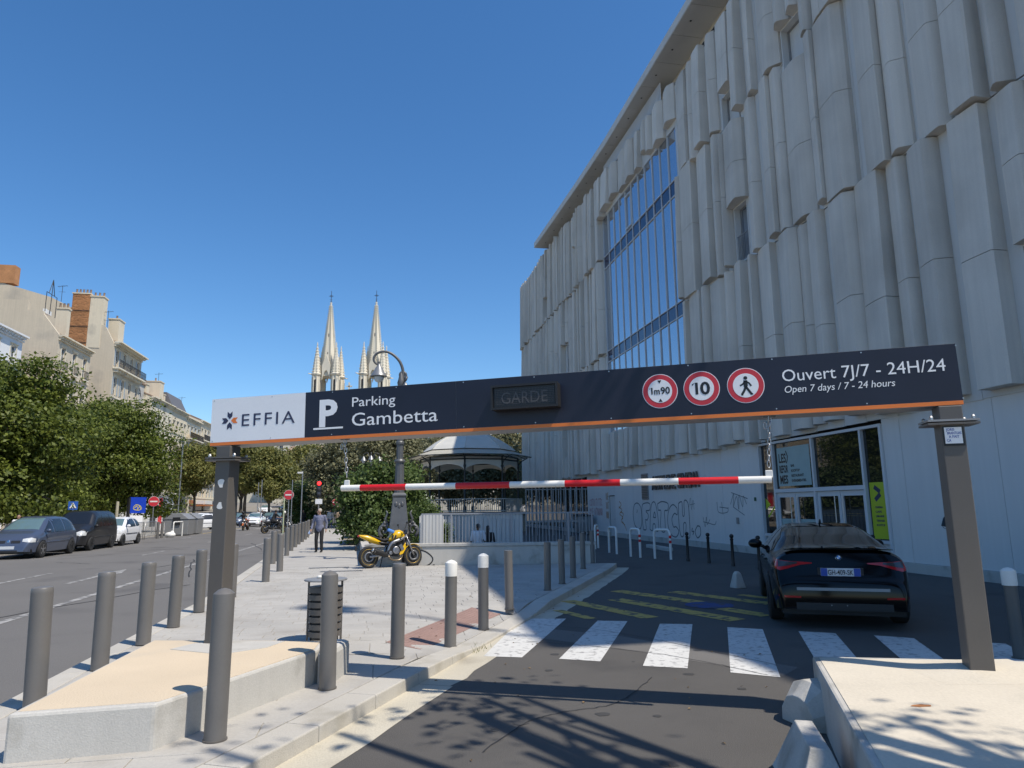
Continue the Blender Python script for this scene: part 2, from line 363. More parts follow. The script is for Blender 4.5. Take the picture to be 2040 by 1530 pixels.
class TreeKind:
    def __init__(s, leaf, blobs, h, r0, nclump, per, size, seed, **kw):
        s.crown = leaf_mesh('crown', K[leaf], blobs, nclump, per, size, seed=seed, **kw)
        s.trunk = trunk_mesh('trunk', K['bark'], h, r0, [(b[0], b[1], b[2]) for b in blobs], seed)
    def put(s, name, loc, label, cat='tree', group=None, rz=0.0, sc=(1, 1, 1)):
        t = thing(name, label, cat, loc, rz, group); t.scale = sc
        link('trunk', s.trunk, t); link('crown', s.crown, t); return t
# ------------------------------------------------------------------ people
def person(label, loc, rz=0.0, sc=1.0, pose=None, shirt=None, trousers=None, skin=None, hair=None, shoes=None, voxel=0.02, group=None, helmet=None,
           longhair=False, sleeves='long', fingers=False, parentless=True, held=None):
    J = dict(head=(0, 0, 1.565), neck=(0, 0, 1.42), chest=(0, 0, 1.25), waist=(0, 0, 1.03), pelvis=(0, 0, .93),
             shL=(.185, 0, 1.385), elL=(.25, .03, 1.11), wrL=(.26, -.06, .87), shR=(-.185, 0, 1.385), elR=(-.25, .03, 1.11), wrR=(-.26, -.06, .87),
             hiL=(.09, 0, .90), knL=(.10, -.03, .49), anL=(.10, .02, .08), hiR=(-.09, 0, .90), knR=(-.10, -.03, .49), anR=(-.10, .02, .08), look=(0, -1, 0), foot=(0, -1, 0))
    if pose: J.update(pose)
    J = {k: Vector(v) for k, v in J.items()}
    t = thing('person', label, 'person', loc, rz, group); t.scale = (sc, sc, sc)
    skin = skin or K['skin']; hair = hair or K['hair_dark']
    mb = MB(); lk = J['look'].normalized(); side = lk.cross(Vector((0, 0, 1))).normalized(); up = Vector((0, 0, 1))
    h = J['head']
    mb.sph(h + up * .02, (.078, .088, .1), 14, 10); capsule(mb, h + lk * .03 - up * .07, h + lk * .02, .05, .06)
    capsule(mb, h + lk * .088 - up * .0, h + lk * .1 - up * .022, .010, .015, 8)
    for sg in (-1, 1): mb.sph(h + side * .08 * sg, (.018, .02, .032), 8, 6)
    capsule(mb, J['neck'] - up * .05, h - up * .06, .056, .05)
    capsule(mb, J['chest'], J['pelvis'], .12, .11)
    for S in 'LR':
        capsule(mb, J['sh' + S], J['el' + S], .046, .037); capsule(mb, J['el' + S], J['wr' + S], .036, .026)
        capsule(mb, J['hi' + S], J['kn' + S], .075, .052); capsule(mb, J['kn' + S], J['an' + S], .05, .036)
        d = (J['wr' + S] - J['el' + S]).normalized(); hp = J['wr' + S] + d * .045
        capsule(mb, J['wr' + S], hp + d * .02, .026, .032, 8)
        if fingers:
            lat = Vector((0, -1, 0)); lat = (lat - d * lat.dot(d)).normalized(); cur = d.cross(lat)
            cur = cur if cur.x * (1 if S == 'L' else -1) < 0 else -cur
            for q, (off, ln) in enumerate([(-.024, .062), (-.008, .072), (.009, .068), (.025, .052)]):
                b = hp + d * .03 + lat * off; m = b + d * ln * .55; capsule(mb, b, m, .010, .009, 6); capsule(mb, m, m + (d * .7 + cur * .6) * ln * .5, .009, .007, 6)
            capsule(mb, hp + lat * .02 - d * .01, hp + lat * .052 + d * .03, .011, .009, 6)
        else: capsule(mb, hp, hp + d * .06, .028, .018, 8)
    blobby(mb, 'body', skin, t, voxel * .8, 3)
    if shirt:
        mb = MB()
        mb.sph(J['chest'].lerp(J['neck'], .35), (.19, .125, .15), 16, 10); capsule(mb, J['chest'], J['waist'], .145, .135, 14); capsule(mb, J['waist'], J['pelvis'] - up * .03, .14, .148, 14)
        mb.sph(J['waist'].lerp(J['pelvis'], .6), (.175, .13, .15), 16, 10); mb.sph(J['chest'], (.178, .125, .16), 16, 10)
        for S in 'LR':
            capsule(mb, J['neck'] - up * .07, J['sh' + S], .055, .068); capsule(mb, J['sh' + S], J['el' + S], .066, .05)
            if sleeves == 'long': capsule(mb, J['el' + S], J['el' + S].lerp(J['wr' + S], .88), .05, .042)
        o = blobby(mb, 'shirt', shirt, t, voxel, 3)
    if trousers:
        mb = MB(); mb.sph(J['pelvis'], (.158, .118, .10), 14, 8)
        for S in 'LR':
            capsule(mb, J['pelvis'].lerp(J['hi' + S], .9), J['kn' + S], .094, .072); capsule(mb, J['kn' + S], J['an' + S] + up * .03, .07, .062)
        blobby(mb, 'trousers', trousers, t, voxel, 3)
    mb = MB()
    for S in 'LR':
        f = J['foot'].normalized(); a = J['an' + S]; capsule(mb, a - up * .035 - f * .03, a - up * .045 + f * .15, .044, .035)
    blobby(mb, 'shoe', shoes or K['black'], t, voxel * .8, 2)
    mb = MB()
    if helmet: mb.sph(h + up * .03, (.125, .14, .13), 16, 10); mb.build('helmet', helmet, t, True)
    else:
        mb.sph(h + up * .045 - lk * .018, (.085, .094, .088), 14, 8)
        if longhair: capsule(mb, h - lk * .06, h - lk * .07 - up * .2, .08, .06)
        blobby(mb, 'hair', hair, t, voxel * .7, 2)
        mb = MB()
        for sg in (-1, 1): mb.sph(h + lk * .081 + side * .031 * sg + up * .012, .011, 8, 6)
        mb.build('eye', K['black'], t, True)
        mb = MB(); mb.obox(h + lk * .083 - up * .062, (.042, .014, .009), Matrix.Rotation(math.atan2(-lk.x, lk.y) if False else math.atan2(side.y, side.x), 3, 'Z')); mb.build('mouth', K['lip'], t)
    return t
K['skin'] = M('skin', (0.42, 0.25, 0.17), 0.55, var=0.05, vs=9, fine=0)
K['skin_dark'] = M('skin_dark', (0.13, 0.07, 0.045), 0.55, var=0.05, fine=0)
K['lip'] = M('lip', (0.25, 0.10, 0.08), 0.5, var=0, fine=0)
K['hair_dark'] = M('dark_hair', (0.02, 0.016, 0.013), 0.6, var=0.1, fine=0.05)
K['hair_grey'] = M('grey_hair', (0.42, 0.38, 0.33), 0.7, var=0.1, fine=0.1)
K['shirt_blue'] = M('grey_blue_cotton', (0.15, 0.16, 0.23), 0.85, var=0.12, vs=14, fine=0.05)
K['cloth_black'] = M('black_cotton', (0.018, 0.018, 0.02), 0.85, var=0.1, vs=10)
K['cloth_white'] = M('white_cotton', (0.68, 0.70, 0.73), 0.85, var=0.06, vs=10)
K['cloth_blue'] = M('blue_denim', (0.07, 0.10, 0.19), 0.85, var=0.1, vs=10)
K['cloth_tan'] = M('tan_cotton', (0.34, 0.24, 0.15), 0.85, var=0.1, vs=10)
# ------------------------------------------------------------------ cars
def lerp_tab(tab, x):
    if x <= tab[0][0]: return tab[0][1]
    for (x0, y0), (x1, y1) in zip(tab, tab[1:]):
        if x <= x1:
            f = (x - x0) / (x1 - x0) if x1 > x0 else 1; f2 = f
            return y0 + (y1 - y0) * f2
    return tab[-1][1]
class CarShape:
    """top profile ztop(x), plan half width, front-view width factor; rear bumper at x = 0, nose at x = L"""
    def __init__(s, L, Wd, top, plan, sec, sill=0.2, p=7.0):
        s.L, s.hw, s.top, s.plan, s.sec, s.sill, s.p = L, Wd / 2, top, plan, sec, sill, p
        xs = np.linspace(0, L, 600); z = np.array([lerp_tab(top, x) for x in xs])
        k = np.ones(9) / 9; zz = np.convolve(np.pad(z, 4, mode='edge'), k, 'valid'); zz[:8] = z[:8]; zz[-8:] = z[-8:]; s.xs, s.zz = xs, zz
    def zt(s, x): return float(np.interp(x, s.xs, s.zz))
    def w(s, x, z): return s.hw * lerp_tab(s.plan, x) * lerp_tab(s.sec, z)
    def zs(s, x):
        return s.sill + 0.06 * max(0, 1 - x / .5) + 0.06 * max(0, 1 - (s.L - x) / .6)
    def side(s, x, z, off=0.0):
        zt, zb = s.zt(x), s.zs(x); t = min(max((z - zb) / max(zt - zb, 1e-3), 0), 0.9999); return s.w(x, z) * (1 - t ** s.p) ** (1 / s.p) + off
    def topz(s, x, y, off=0.0):
        zt, zb = s.zt(x), s.zs(x); wv = s.w(x, zt) ; t = min(abs(y) / max(wv, 1e-3), 0.9999); return zb + (zt - zb) * (1 - t ** s.p) ** (1 / s.p) + off
    def endx(s, y, z, front, off=0.0):
        lo, hi = (0.0, 1.2) if not front else (s.L, s.L - 1.4)
        for _ in range(26):
            m = (lo + hi) / 2
            if z <= s.zt(m) and abs(y) <= s.side(m, z): hi = m
            else: lo = m
        return hi + (off if front else -off)
    def body(s, mb):
        L = s.L; st = sorted(set([0, .006, .012, .02, .035, .05, .08, .12, .17, .24, .32, L - .006, L - .012, L - .02, L - .035, L - .06, L - .1, L - .16, L - .24, L - .34] + [0.32 + (L - .66) * i / 44 for i in range(45)]))
        rings = []
        for x in st:
            zt, zb = s.zt(x), s.zs(x); ring = []
            lv = [0, .06, .15, .25, .35, .45, .55, .65, .74, .82, .88, .93, .965, .985]
            R = [(s.side(x, zb + (zt - zb) * t), zb + (zt - zb) * t) for t in lv]
            wv = R[-1][0]; R += [(wv * f, s.topz(x, wv * f)) for f in (.93, .8, .6, .35)]
            ring = [(x, -y, z) for y, z in R] + [(x, 0, zt)] + [(x, y, z) for y, z in reversed(R)]
            rings.append(ring)
        mb.loft(rings); return mb
def car(name, label, S, loc, rz, paint, glass, wheels, wr, parts, cat='car', group=None, rim=None, arch=True):
    """parts: dict name -> list of (kind, args, material)"""
    t = thing(name, label, cat, loc, rz, group)
    link('body', S.body(MB()).mesh('body', paint, 30), t)
    o = -S.L / 2
    for c in KIDS[t.name]: c.location = (o, 0, 0)
    E = 0.006
    def patch(nm, mat, kind, a, parent=t, off=E):
        mb = MB()
        if kind == 'top':                 # x0, x1, y0, y1 (fractions of half width)
            x0, x1, y0, y1 = a[:4]; tp = a[4] if len(a) > 4 else 1.0
            def fn(u, v):
                x = x0 + (x1 - x0) * u; wv = S.w(x, S.zt(x)); k = 1 + (tp - 1) * u; y = wv * (y0 + (y1 - y0) * v) * k
                d = (S.zt(x + .02) - S.zt(x - .02)) / .04; nz = 1 / math.sqrt(1 + d * d); return (x - d * nz * off, y, S.topz(x, y) + nz * off)
            mb.grid(fn, 14, 12)
        elif kind == 'side':              # list of (x, z0, z1), sign
            cols, sg = a
            def fn(u, v):
                q = u * (len(cols) - 1); k = min(int(q), len(cols) - 2); f = q - k; c0, c1 = cols[k], cols[k + 1]
                x = c0[0] + (c1[0] - c0[0]) * f; z0 = c0[1] + (c1[1] - c0[1]) * f; z1 = c0[2] + (c1[2] - c0[2]) * f; z = z0 + (z1 - z0) * v
                return (x, sg * S.side(x, z, off), z)
            mb.grid(fn, 4 * (len(cols) - 1), 6)
        elif kind in ('rear', 'front'):   # list of (y, z0, z1)
            cols = a; fr = kind == 'front'
            def fn(u, v):
                q = u * (len(cols) - 1); k = min(int(q), len(cols) - 2); f = q - k; c0, c1 = cols[k], cols[k + 1]
                y = c0[0] + (c1[0] - c0[0]) * f; z0 = c0[1] + (c1[1] - c0[1]) * f; z1 = c0[2] + (c1[2] - c0[2]) * f; z = z0 + (z1 - z0) * v
                return (S.endx(y, z, fr, off), y, z)
            mb.grid(fn, 4 * (len(cols) - 1), 5)
        return mb.build(nm, mat, parent, True, loc=(o, 0, 0) if parent is t else None, fix=False)
    for nm, kind, a, mat in parts:
        if kind == 'side2':
            for sg in (-1, 1): patch(nm, mat, 'side', (a, sg))
        elif kind in ('rear2', 'front2'):
            for sg in (-1, 1): patch(nm, mat, kind[:-1], [(y * sg, z0, z1) for y, z0, z1 in a])
        else: patch(nm, mat, kind, a)
    # wheels
    tyre = MB(); tyre.lathe([(wr * .62, -.1), (wr * .9, -.105), (wr * .985, -.085), (wr, -.05), (wr, .05), (wr * .985, .085), (wr * .9, .105), (wr * .62, .1)], 28, axis='y')
    tm = tyre.mesh('tyre', K['rubber'], 40)
    rb = MB(); rb.lathe([(wr * .64, -.06), (wr * .66, -.10), (wr * .60, -.10), (wr * .58, -.05)], 24, axis='y')
    for k in range(5):
        a = 2 * PI * k / 5; R3 = Matrix.Rotation(a, 3, 'Y')
        for dd in (-.18, .18): rb.obox(R3 @ Vector((0, -.085, wr * .33)), (wr * .12, .03, wr * .6), R3 @ Matrix.Rotation(dd, 3, 'Y'))
    rb.lathe([(wr * .13, -.10), (wr * .15, -.06)], 12, axis='y')
    rm = rb.mesh('rim', rim or K['rim'], 40)
    db = MB(); db.lathe([(wr * .6, -.045), (wr * .6, .02)], 24, axis='y'); dm = db.mesh('brake_disc', K['rubber'], 40)
    for x in wheels:
        for sg in (-1, 1):
            y = sg * (S.hw - .095)
            if arch:
                mb = MB(); n = 20; ra = wr + .055; cs = [(x + ra * math.cos(PI * i / n) , wr * .98 + ra * math.sin(PI * i / n)) for i in range(n + 1)]
                pts = [(px, sg * S.side(px, max(pz, S.zs(px)), .004), pz) for px, pz in cs]
                cen = (x, sg * S.side(x, wr, .004), wr * .95)
                mb.add([cen] + pts + [(x + ra, pts[0][1], S.zs(x) - .02), (x - ra, pts[-1][1], S.zs(x) - .02)], [(0, i, i + 1) for i in range(1, n + 1)] + [(0, n + 1, n + 3), (0, n + 3, n + 2), (0, n + 2, 1)])
                mb.build('wheel_arch', K['black'], t, loc=(o, 0, 0), fix=False)
            wo = link('wheel', tm, t, (x + o, y + sg * .015, wr), PI if sg > 0 else 0)
            link('rim', rm, wo); link('brake_disc', dm, wo)
    mb = MB(); mb.box(.15, -S.hw * .86, S.sill - .03, S.L - .2, S.hw * .86, S.sill + .15); mb.build('underbody', K['black'], t, loc=(o, 0, 0))
    return t, o
K['rim'] = M('alloy_rim', (0.45, 0.45, 0.46), 0.3, 0.8, var=0, fine=0)
K['rim_dark'] = M('dark_alloy_rim', (0.06, 0.06, 0.065), 0.3, 0.6, var=0, fine=0)
K['car_black'] = M('black_car_paint', (0.002, 0.002, 0.0025), 0.10, 0.0, var=0, fine=0, spec=0.3, coat=0.05)
K['car_blue'] = M('slate_blue_car_paint', (0.075, 0.095, 0.145), 0.3, 0.3, var=0.03, fine=0, coat=0.6)
K['car_dark'] = M('faded_black_van_paint', (0.016, 0.016, 0.018), 0.35, 0.0, var=0.05, fine=0, coat=0.3)
K['car_white'] = M('white_car_paint', (0.75, 0.76, 0.78), 0.3, 0.0, var=0.02, fine=0, coat=0.5)
K['car_silver'] = M('blue_grey_car_paint', (0.20, 0.24, 0.29), 0.3, 0.5, var=0.02, fine=0, coat=0.5)
K['car_glass'] = glassmat('dark_car_glass', (0.012, 0.013, 0.014), 0.0, 0.02, 0.9)
K['dusty_glass'] = glassmat('dusty_car_glass', (.016, .017, .018), 0.0, 0.22, .8)
K['windscreen'] = glassmat('pale_windscreen', (0.10, 0.16, 0.17), 0.0, 0.03, 1.0)
K['lamp_glass'] = M('headlamp', (0.62, 0.63, 0.62), 0.12, 0.2, var=0.1, vs=12, fine=0)
K['tail_red'] = M('tail_lamp_red', (0.42, 0.012, 0.015), 0.12, 0.0, var=0.08, vs=20, fine=0, coat=0.5)
K['tail_dark'] = M('smoked_lamp', (0.05, 0.05, 0.055), 0.1, 0.0, var=0, fine=0, coat=0.5)
K['plate'] = M('number_plate', (0.62, 0.63, 0.64), 0.45, var=0.02, fine=0)
K['plate_blue'] = M('plate_blue_band', (0.02, 0.07, 0.35), 0.45, var=0, fine=0)
K['plastic'] = M('black_plastic', (0.015, 0.015, 0.016), 0.5, var=0, fine=0)
# ------------------------------------------------------------------ ground, roads, pavement
def poly_xy(mb, pts, z): return mb.add([(p[0], p[1], z) for p in pts], [tuple(range(len(pts)))])
def st_rect(mb, b0, a0, b1, a1, z):
    return mb.add([ST(b0, a0, z), ST(b1, a0, z), ST(b1, a1, z), ST(b0, a1, z)], [(0, 1, 2, 3)])
PIT = (0.95, 21.6, 6.1, 33.0)
HILL0 = 95.0
def hillz(a): return 0.0 if a < HILL0 else min((a - HILL0) * 0.035, 5.0)
def holed(mb, b0, a0, b1, a1, z):
    p = PIT
    st_rect(mb, b0, a0, b1, p[1], z); st_rect(mb, b0, p[1], p[0], p[3], z); st_rect(mb, p[2], p[1], b1, p[3], z); st_rect(mb, b0, p[3], b1, a1, z)
mb = MB(); holed(mb, -400, -120, 400, HILL0, -0.02)
aa = [HILL0, 130, 170, 210, 240, 700]
for a0, a1 in zip(aa, aa[1:]): mb.add([ST(-700, a0, hillz(a0) - .02), ST(700, a0, hillz(a0) - .02), ST(700, a1, hillz(a1) - .02), ST(-700, a1, hillz(a1) - .02)], [(0, 1, 2, 3)])
tag(mb.build('ground', K['earth'], fix=False), kind='structure')
mb = MB(); st_rect(mb, -15.7, -40, -3.0, HILL0, -0.004)
for a0, a1 in zip(aa[:-1], aa[1:-1]): mb.add([ST(-15.7, a0, hillz(a0) - .004), ST(-3.0, a0, hillz(a0) - .004), ST(-3.0, a1, hillz(a1) - .004), ST(-15.7, a1, hillz(a1) - .004)], [(0, 1, 2, 3)])
road = tag(mb.build('road', K['asphalt'], fix=False), kind='structure')
mb = MB(); st_rect(mb, -3.0, -40, 13.2, 21.0, 0.0); st_rect(mb, 6.3, 21.0, 13.2, 62.0, 0.0)
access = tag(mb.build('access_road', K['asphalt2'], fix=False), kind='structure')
# --- painted markings
def decal(name, polys, mat, parent, z=0.004):
    mb = MB()
    for p in polys: poly_xy(mb, p, z)
    return mb.build(name, mat, parent, fix=False)
zeb = [((0.11, 11.4), (0.81, 11.35), (0.08, 8.55), (-0.38, 8.64)), ((1.28, 11.12), (1.73, 11.04), (0.97, 8.29), (0.51, 8.45)),
       ((2.17, 10.77), (2.64, 10.7), (1.87, 7.9), (1.41, 8.04)), ((3.07, 10.41), (3.51, 10.21), (2.71, 7.46), (2.27, 7.69)),
       ((3.94, 10.02), (4.37, 9.84), (3.56, 7.15), (3.13, 7.33)), ((4.80, 9.66), (5.20, 9.42), (4.42, 6.83), (4.0, 7.0)), ((5.72, 9.2), (6.1, 9.0), (5.3, 6.5), (4.9, 6.65))]
def pxp(*qs): return [G(*q) for q in qs]
K['trench'] = M('trench_patch_asphalt', (.145, .136, .125), .85, var=.08, vs=1.5, fine=.2, fs=90, bump=.4, bs=150)
decal('trench_patch', [pxp((1050, 1268), (1240, 1293), (1560, 1347), (1590, 1330), (1240, 1268), (1065, 1250))], K['trench'], access, .002)
mb = MB()
for line in (((1085, 1246), (1180, 1254), (1260, 1266), (1350, 1284), (1440, 1303), (1550, 1326)), ((1050, 1278), (1200, 1290), (1330, 1306), (1420, 1322), (1530, 1346)), ((960, 1500), (1050, 1440), (1120, 1420), (1230, 1400), (1300, 1350))):
    ps = [G(*q) for q in line]; qs = [(p.x + random.uniform(-.012, .012), p.y + random.uniform(-.012, .012)) for p in pathlen([(q.x, q.y, 0) for q in ps], 40)]; mb.stroke(qs, .011, .0065)
mb.build('crack', K['shadow_gap'], access, fix=False)
for q in zeb: decal('zebra_stripe', [q], K['white_line'], access)
def px_strip(p0, p1, w):
    a, b = G(*p0), G(*p1); d = (b - a).normalized(); n = Vector((-d.y, d.x, 0)) * (w / 2); return [a + n, a - n, b - n, b + n]
for p0, p1, w in [((1228, 1177), (1392, 1200), .36), ((1225, 1194), (1470, 1236), .36), ((1340, 1179), (1536, 1203), .34), ((1436, 1212), (1530, 1227), .34), ((1130, 1197), (1297, 1231), .32), ((1475, 1185), (1530, 1192), .22), ((1110, 1216), (1180, 1233), .2)]:
    decal('hatch_stripe', [px_strip(p0, p1, w)], K['yellow_line'], access)
c = G(1413, 1206); decal('painted_disc', [[(c.x + .42 * math.cos(2 * PI * i / 24), c.y + .42 * math.sin(2 * PI * i / 24)) for i in range(24)]], K['blue_paint'], access, .008)
def st_line(a0, a1, b, w): return [ST(b - w / 2, a0), ST(b + w / 2, a0), ST(b + w / 2, a1), ST(b - w / 2, a1)]
decal('lane_line', [st_line(-20, 40, -6.0, .16)], K['faint_line'], road, 0.001)
for k in range(5): decal('lane_dash', [st_line(20 + k * 11, 23 + k * 11, -9.4, .13)], K['faint_line'], road, 0.001)
for k in range(4): decal('parking_line', [st_line(48 + k * 11, 51 + k * 11, -12.4, .13)], K['faint_line'], road, 0.001)
def arrow(b, a):
    decal('lane_arrow', [[ST(b - .08, a), ST(b + .08, a), ST(b + .08, a + 2.6), ST(b - .08, a + 2.6)], [ST(b - .36, a + 2.6), ST(b + .36, a + 2.6), ST(b, a + 4.2)]], K['faint_line'], road, 0.001)
arrow(-7.6, 19.5); arrow(-7.6, 52)
for k in range(6): decal('crossing_bar', [st_line(68.5, 71.5, -4.4 - k * 1.7, .6)], K['faint_line'], road, 0.0012)
decal('yellow_line', [st_line(58, 75, -13.4, .14)], K['yellow_line'], road, 0.0012)
mb = MB()
for i in range(9):                       # sealed cracks in the carriageway
    b0 = -5 - (i % 4) * 2.3; a0 = 8 + i * 3.1
    pts = [ST(b0 + random.uniform(-.12, .12) + k * .35 * (1 if i % 2 else -.6), a0 + k * (.9 if i % 3 else .15)) for k in range(9)]
    mb.stroke([(p.x, p.y) for p in pts], .035, 0.0016)
mb.build('sealed_crack', K['rubber'], road, fix=False)
K['oil'] = M('oil_spot', (.05, .047, .044), .7, var=.1, vs=4, fine=.15, fs=80)
q_ = random.Random(21); ps = []
for k in range(26):
    x, y = q_.uniform(-.2, 3.2), q_.uniform(4.3, 9.5); r0 = q_.uniform(.015, .07)
    if (Vector((x, y)) - Vector((-0.18, 9.95))).dot(Vector((.957, -.29))) < .55: continue
    ps.append([(x + r0 * math.cos(i * PI / 6) * q_.uniform(.7, 1.2), y + r0 * math.sin(i * PI / 6) * q_.uniform(.7, 1.2)) for i in range(12)])
decal('oil_spot', ps, K['oil'], access, .0028)['kind'] = 'stuff'
# --- pavement
KL = [Vector((-3.30, -0.2)), Vector((-1.77, 4.78)), Vector((-0.18, 9.95)), Vector((2.52, 18.75)), Vector((2.95, 20.4))]   # face of the kerb along the access road
kd = (KL[3] - KL[1]).normalized(); kn = Vector((-kd.y, kd.x))
def hz(x, y):
    s = (Vector((x, y)) - Vector((-0.1, 10.1))).dot(kd); q = abs((Vector((x, y)) - Vector((-0.1, 10.1))).dot(kn))
    f = max(0.0, min(1.0, (2.3 - abs(s)) / 0.9)) * max(0.0, min(1.0, (1.5 - q) / 1.2)); f = f * f * (3 - 2 * f); return 0.12 - 0.085 * f
def clip(poly, p, n):                     # keep (q - p).n >= 0
    out = []
    for i in range(len(poly)):
        a, b = poly[i], poly[(i + 1) % len(poly)]; da, db = (a - p).dot(n), (b - p).dot(n)
        if da >= 0: out.append(a)
        if (da >= 0) != (db >= 0): out.append(a + (b - a) * (da / (da - db)))
    return out
PV = bpy.data.objects.new('pavement', bpy.data.meshes.new('pavement')); COL.objects.link(PV); tag(PV, kind='structure')
base = MB(); rest = MB(); stones = []
ku, kr = Vector((uV.x, uV.y)), Vector((rV.x, rV.y))
wallL, wallR = Vector((-4.30, 20.46)), Vector((2.36, 20.5)); wn2 = Vector((0.0, -1.0))
def cell(b0, b1, a0, a1, gap):
    out = []
    for g in (0.0, gap):
        q = [kr * (b0 + g) + ku * (a0 + g), kr * (b1 - g) + ku * (a0 + g), kr * (b1 - g) + ku * (a1 - g), kr * (b0 + g) + ku * (a1 - g)]
        q = clip(q, KL[1] + kn * (0.3 + g), kn) if q else q
        q = clip(q, kr * (-2.95 + g), kr) if q else q
        q = clip(q, wallL, wn2) if q else q
        out.append(q)
    return out
rows = []
a = -0.2
while a < 8.6: rows.append((a, a + .62, 1.15, .005)); a += .62
while a < 21.6: rows.append((a, a + .215, .44, .0035)); a += .215
for k, (a0, a1, ln, gap) in enumerate(rows):
    b = -3.6 - (k % 2) * ln * .5 - random.uniform(0, .1)
    while b < 7.0:
        l = ln * random.uniform(.88, 1.12); f, s = cell(b, b + l, a0, a1, gap); b += l
        if len(s) < 3: continue
        base.add([(p.x, p.y, hz(p.x, p.y) - .009) for p in f], [tuple(range(len(f)))])
        dz = random.uniform(-.0015, .0015); m = MB(); n = len(s); c = sum(s, Vector((0, 0))) / n
        ins = [p + (c - p).normalized() * .004 for p in s]
        m.add([(p.x, p.y, hz(p.x, p.y) - .03) for p in s] + [(p.x, p.y, hz(p.x, p.y) - .003 + dz) for p in s] + [(p.x, p.y, hz(p.x, p.y) + dz) for p in ins],
              [(i, (i + 1) % n, n + (i + 1) % n, n + i) for i in range(n)] + [(n + i, n + (i + 1) % n, 2 * n + (i + 1) % n, 2 * n + i) for i in range(n)] + [tuple(range(2 * n, 3 * n))])
        A = 0
        for i in range(n): A += s[i].x * s[(i + 1) % n].y - s[(i + 1) % n].x * s[i].y
        inview = 0.2 < c.y and abs(c.x) < .8 * c.y + .5
        stones.append((abs(A) / max(c.y, 2.5) ** 3 * (1 if inview else .001), m))
base_me = base.mesh('pavement', K['joint'], fix=False); PV.data = base_me
stones.sort(key=lambda t: -t[0])
for i, (s, m) in enumerate(stones):
    if i < 290: m.build('paving_stone', K['paver'], PV, fix=False)
    else: rest.add(m.v, m.f)
o = rest.build('paving_stone', K['paver'], PV, fix=False); o['kind'] = 'stuff'
# the far stretch of the pavement
mb = MB(); far = [ST(-2.95, 14.0), ST(-3.6, 26), ST(-4.6, 62), ST(-4.6, 92), ST(0.5, 92), ST(-1.9, 62), ST(-0.45, 21.9), wallL.to_3d()]
mb.prism([(p.x, p.y) for p in [ST(-2.95, 14.2), wallL.to_3d() + Vector((0, 0, 0)), ST(-0.42, 20.9), ST(-1.95, 62), ST(-2.0, 92), ST(-4.6, 92), ST(-4.6, 62), ST(-3.6, 26)]], -.05, .108)
tag(mb.build('far_pavement', K['paver']), kind='structure')
# kerb stones
def kerb_run(pts, width, ln, inward, topf, name='kerb_stone', parent=PV):
    P = [Vector(p) for p in pts]; seg = []
    for p, q in zip(P, P[1:]):
        d = (q - p); L = d.length; n = max(1, round(L / ln)); d /= L
        for i in range(n): seg.append((p + d * (L * i / n), p + d * (L * (i + 1) / n)))
    for p, q in seg:
        d = (q - p).normalized(); nn = Vector((-d.y, d.x)) * inward; g = d * .004; p, q = p + g, q - g
        cs = [p, q, q + nn * (width - .004), p + nn * (width - .004)]; m = MB()
        m.add([(c.x, c.y, -.06) for c in cs] + [(c.x, c.y, topf(c.x, c.y)) for c in cs], [(3, 2, 1, 0), (4, 5, 6, 7), (0, 1, 5, 4), (1, 2, 6, 5), (2, 3, 7, 6), (3, 0, 4, 7)])
        m.build(name, K['kerb'], parent, bevel=.012)
kerb_run(KL, .30, 0.95, 1, lambda x, y: hz(x, y) + .001)
kl2 = [ST(-3.2, b).to_2d() for b in (0.3, 14.1)]; kerb_run(kl2, .25, 1.0, -1, lambda x, y: .121)
kerb_run([ST(-3.2, 14.1).to_2d(), ST(-3.85, 26).to_2d(), ST(-4.85, 62).to_2d()], .25, 2.0, -1, lambda x, y: .121)
# gutter slabs
gm = []
for p, q in zip(KL, KL[1:]):
    n = max(1, round((q - p).length / 2.2))
    for i in range(n): gm.append((p.lerp(q, i / n), p.lerp(q, (i + 1) / n)))
for p, q in gm:
    d = (q - p).normalized(); nn = Vector((d.y, -d.x)); g = d * .004
    cs = [p + g, q - g]; out = []
    for i in range(9): c0 = (q - g).lerp(p + g, i / 8); out.append(c0 + nn * (.36 + random.uniform(-.025, .025)))
    decal('gutter_slab', [[(c.x, c.y) for c in cs + out][::-1]], K['gutter'], access, .003)
# tactile strip beside the crossing
tc = [Vector(v) for v in ((-1.62, 9.02), (-1.14, 8.72), (-0.22, 11.62), (-0.72, 11.95))]
mb = MB(); mb.grid(lambda u, v: (lambda p: (p.x, p.y, hz(p.x, p.y) + .004))(tc[0].lerp(tc[1], v).lerp(tc[3].lerp(tc[2], v), u)), 14, 4)
tp = mb.build('tactile_strip', K['tactile'], PV, fix=False)
mb = MB()
for i in range(58):
    for j in range(9):
        p = tc[0].lerp(tc[1], (j + .5) / 9).lerp(tc[3].lerp(tc[2], (j + .5) / 9), (i + .5) / 58); z = hz(p.x, p.y) + .004
        mb.add([(p.x - .018, p.y - .014, z), (p.x + .018, p.y - .014, z), (p.x + .018, p.y + .014, z), (p.x - .018, p.y + .014, z), (p.x, p.y, z + .006)], [(0, 1, 4), (1, 2, 4), (2, 3, 4), (3, 0, 4)])
o = mb.build('stud', K['tactile'], PV, fix=False); o['kind'] = 'stuff'
for q in ((655, 1131), (680, 1138)):      # drain grates
    p = G(*q, .12); mb = MB(); mb.box(-.55, -.11, 0, .55, .11, .002); 
    o = mb.build('drain_grate', K['black'], PV, loc=(p.x, p.y, .1225), rz=PHI, fix=False)
    mb = MB()
    for k in range(28): mb.box(-.54 + k * .039, -.1, .002, -.52 + k * .039, .1, .006)
    mb.build('grate_bar', K['grey_metal'], o)
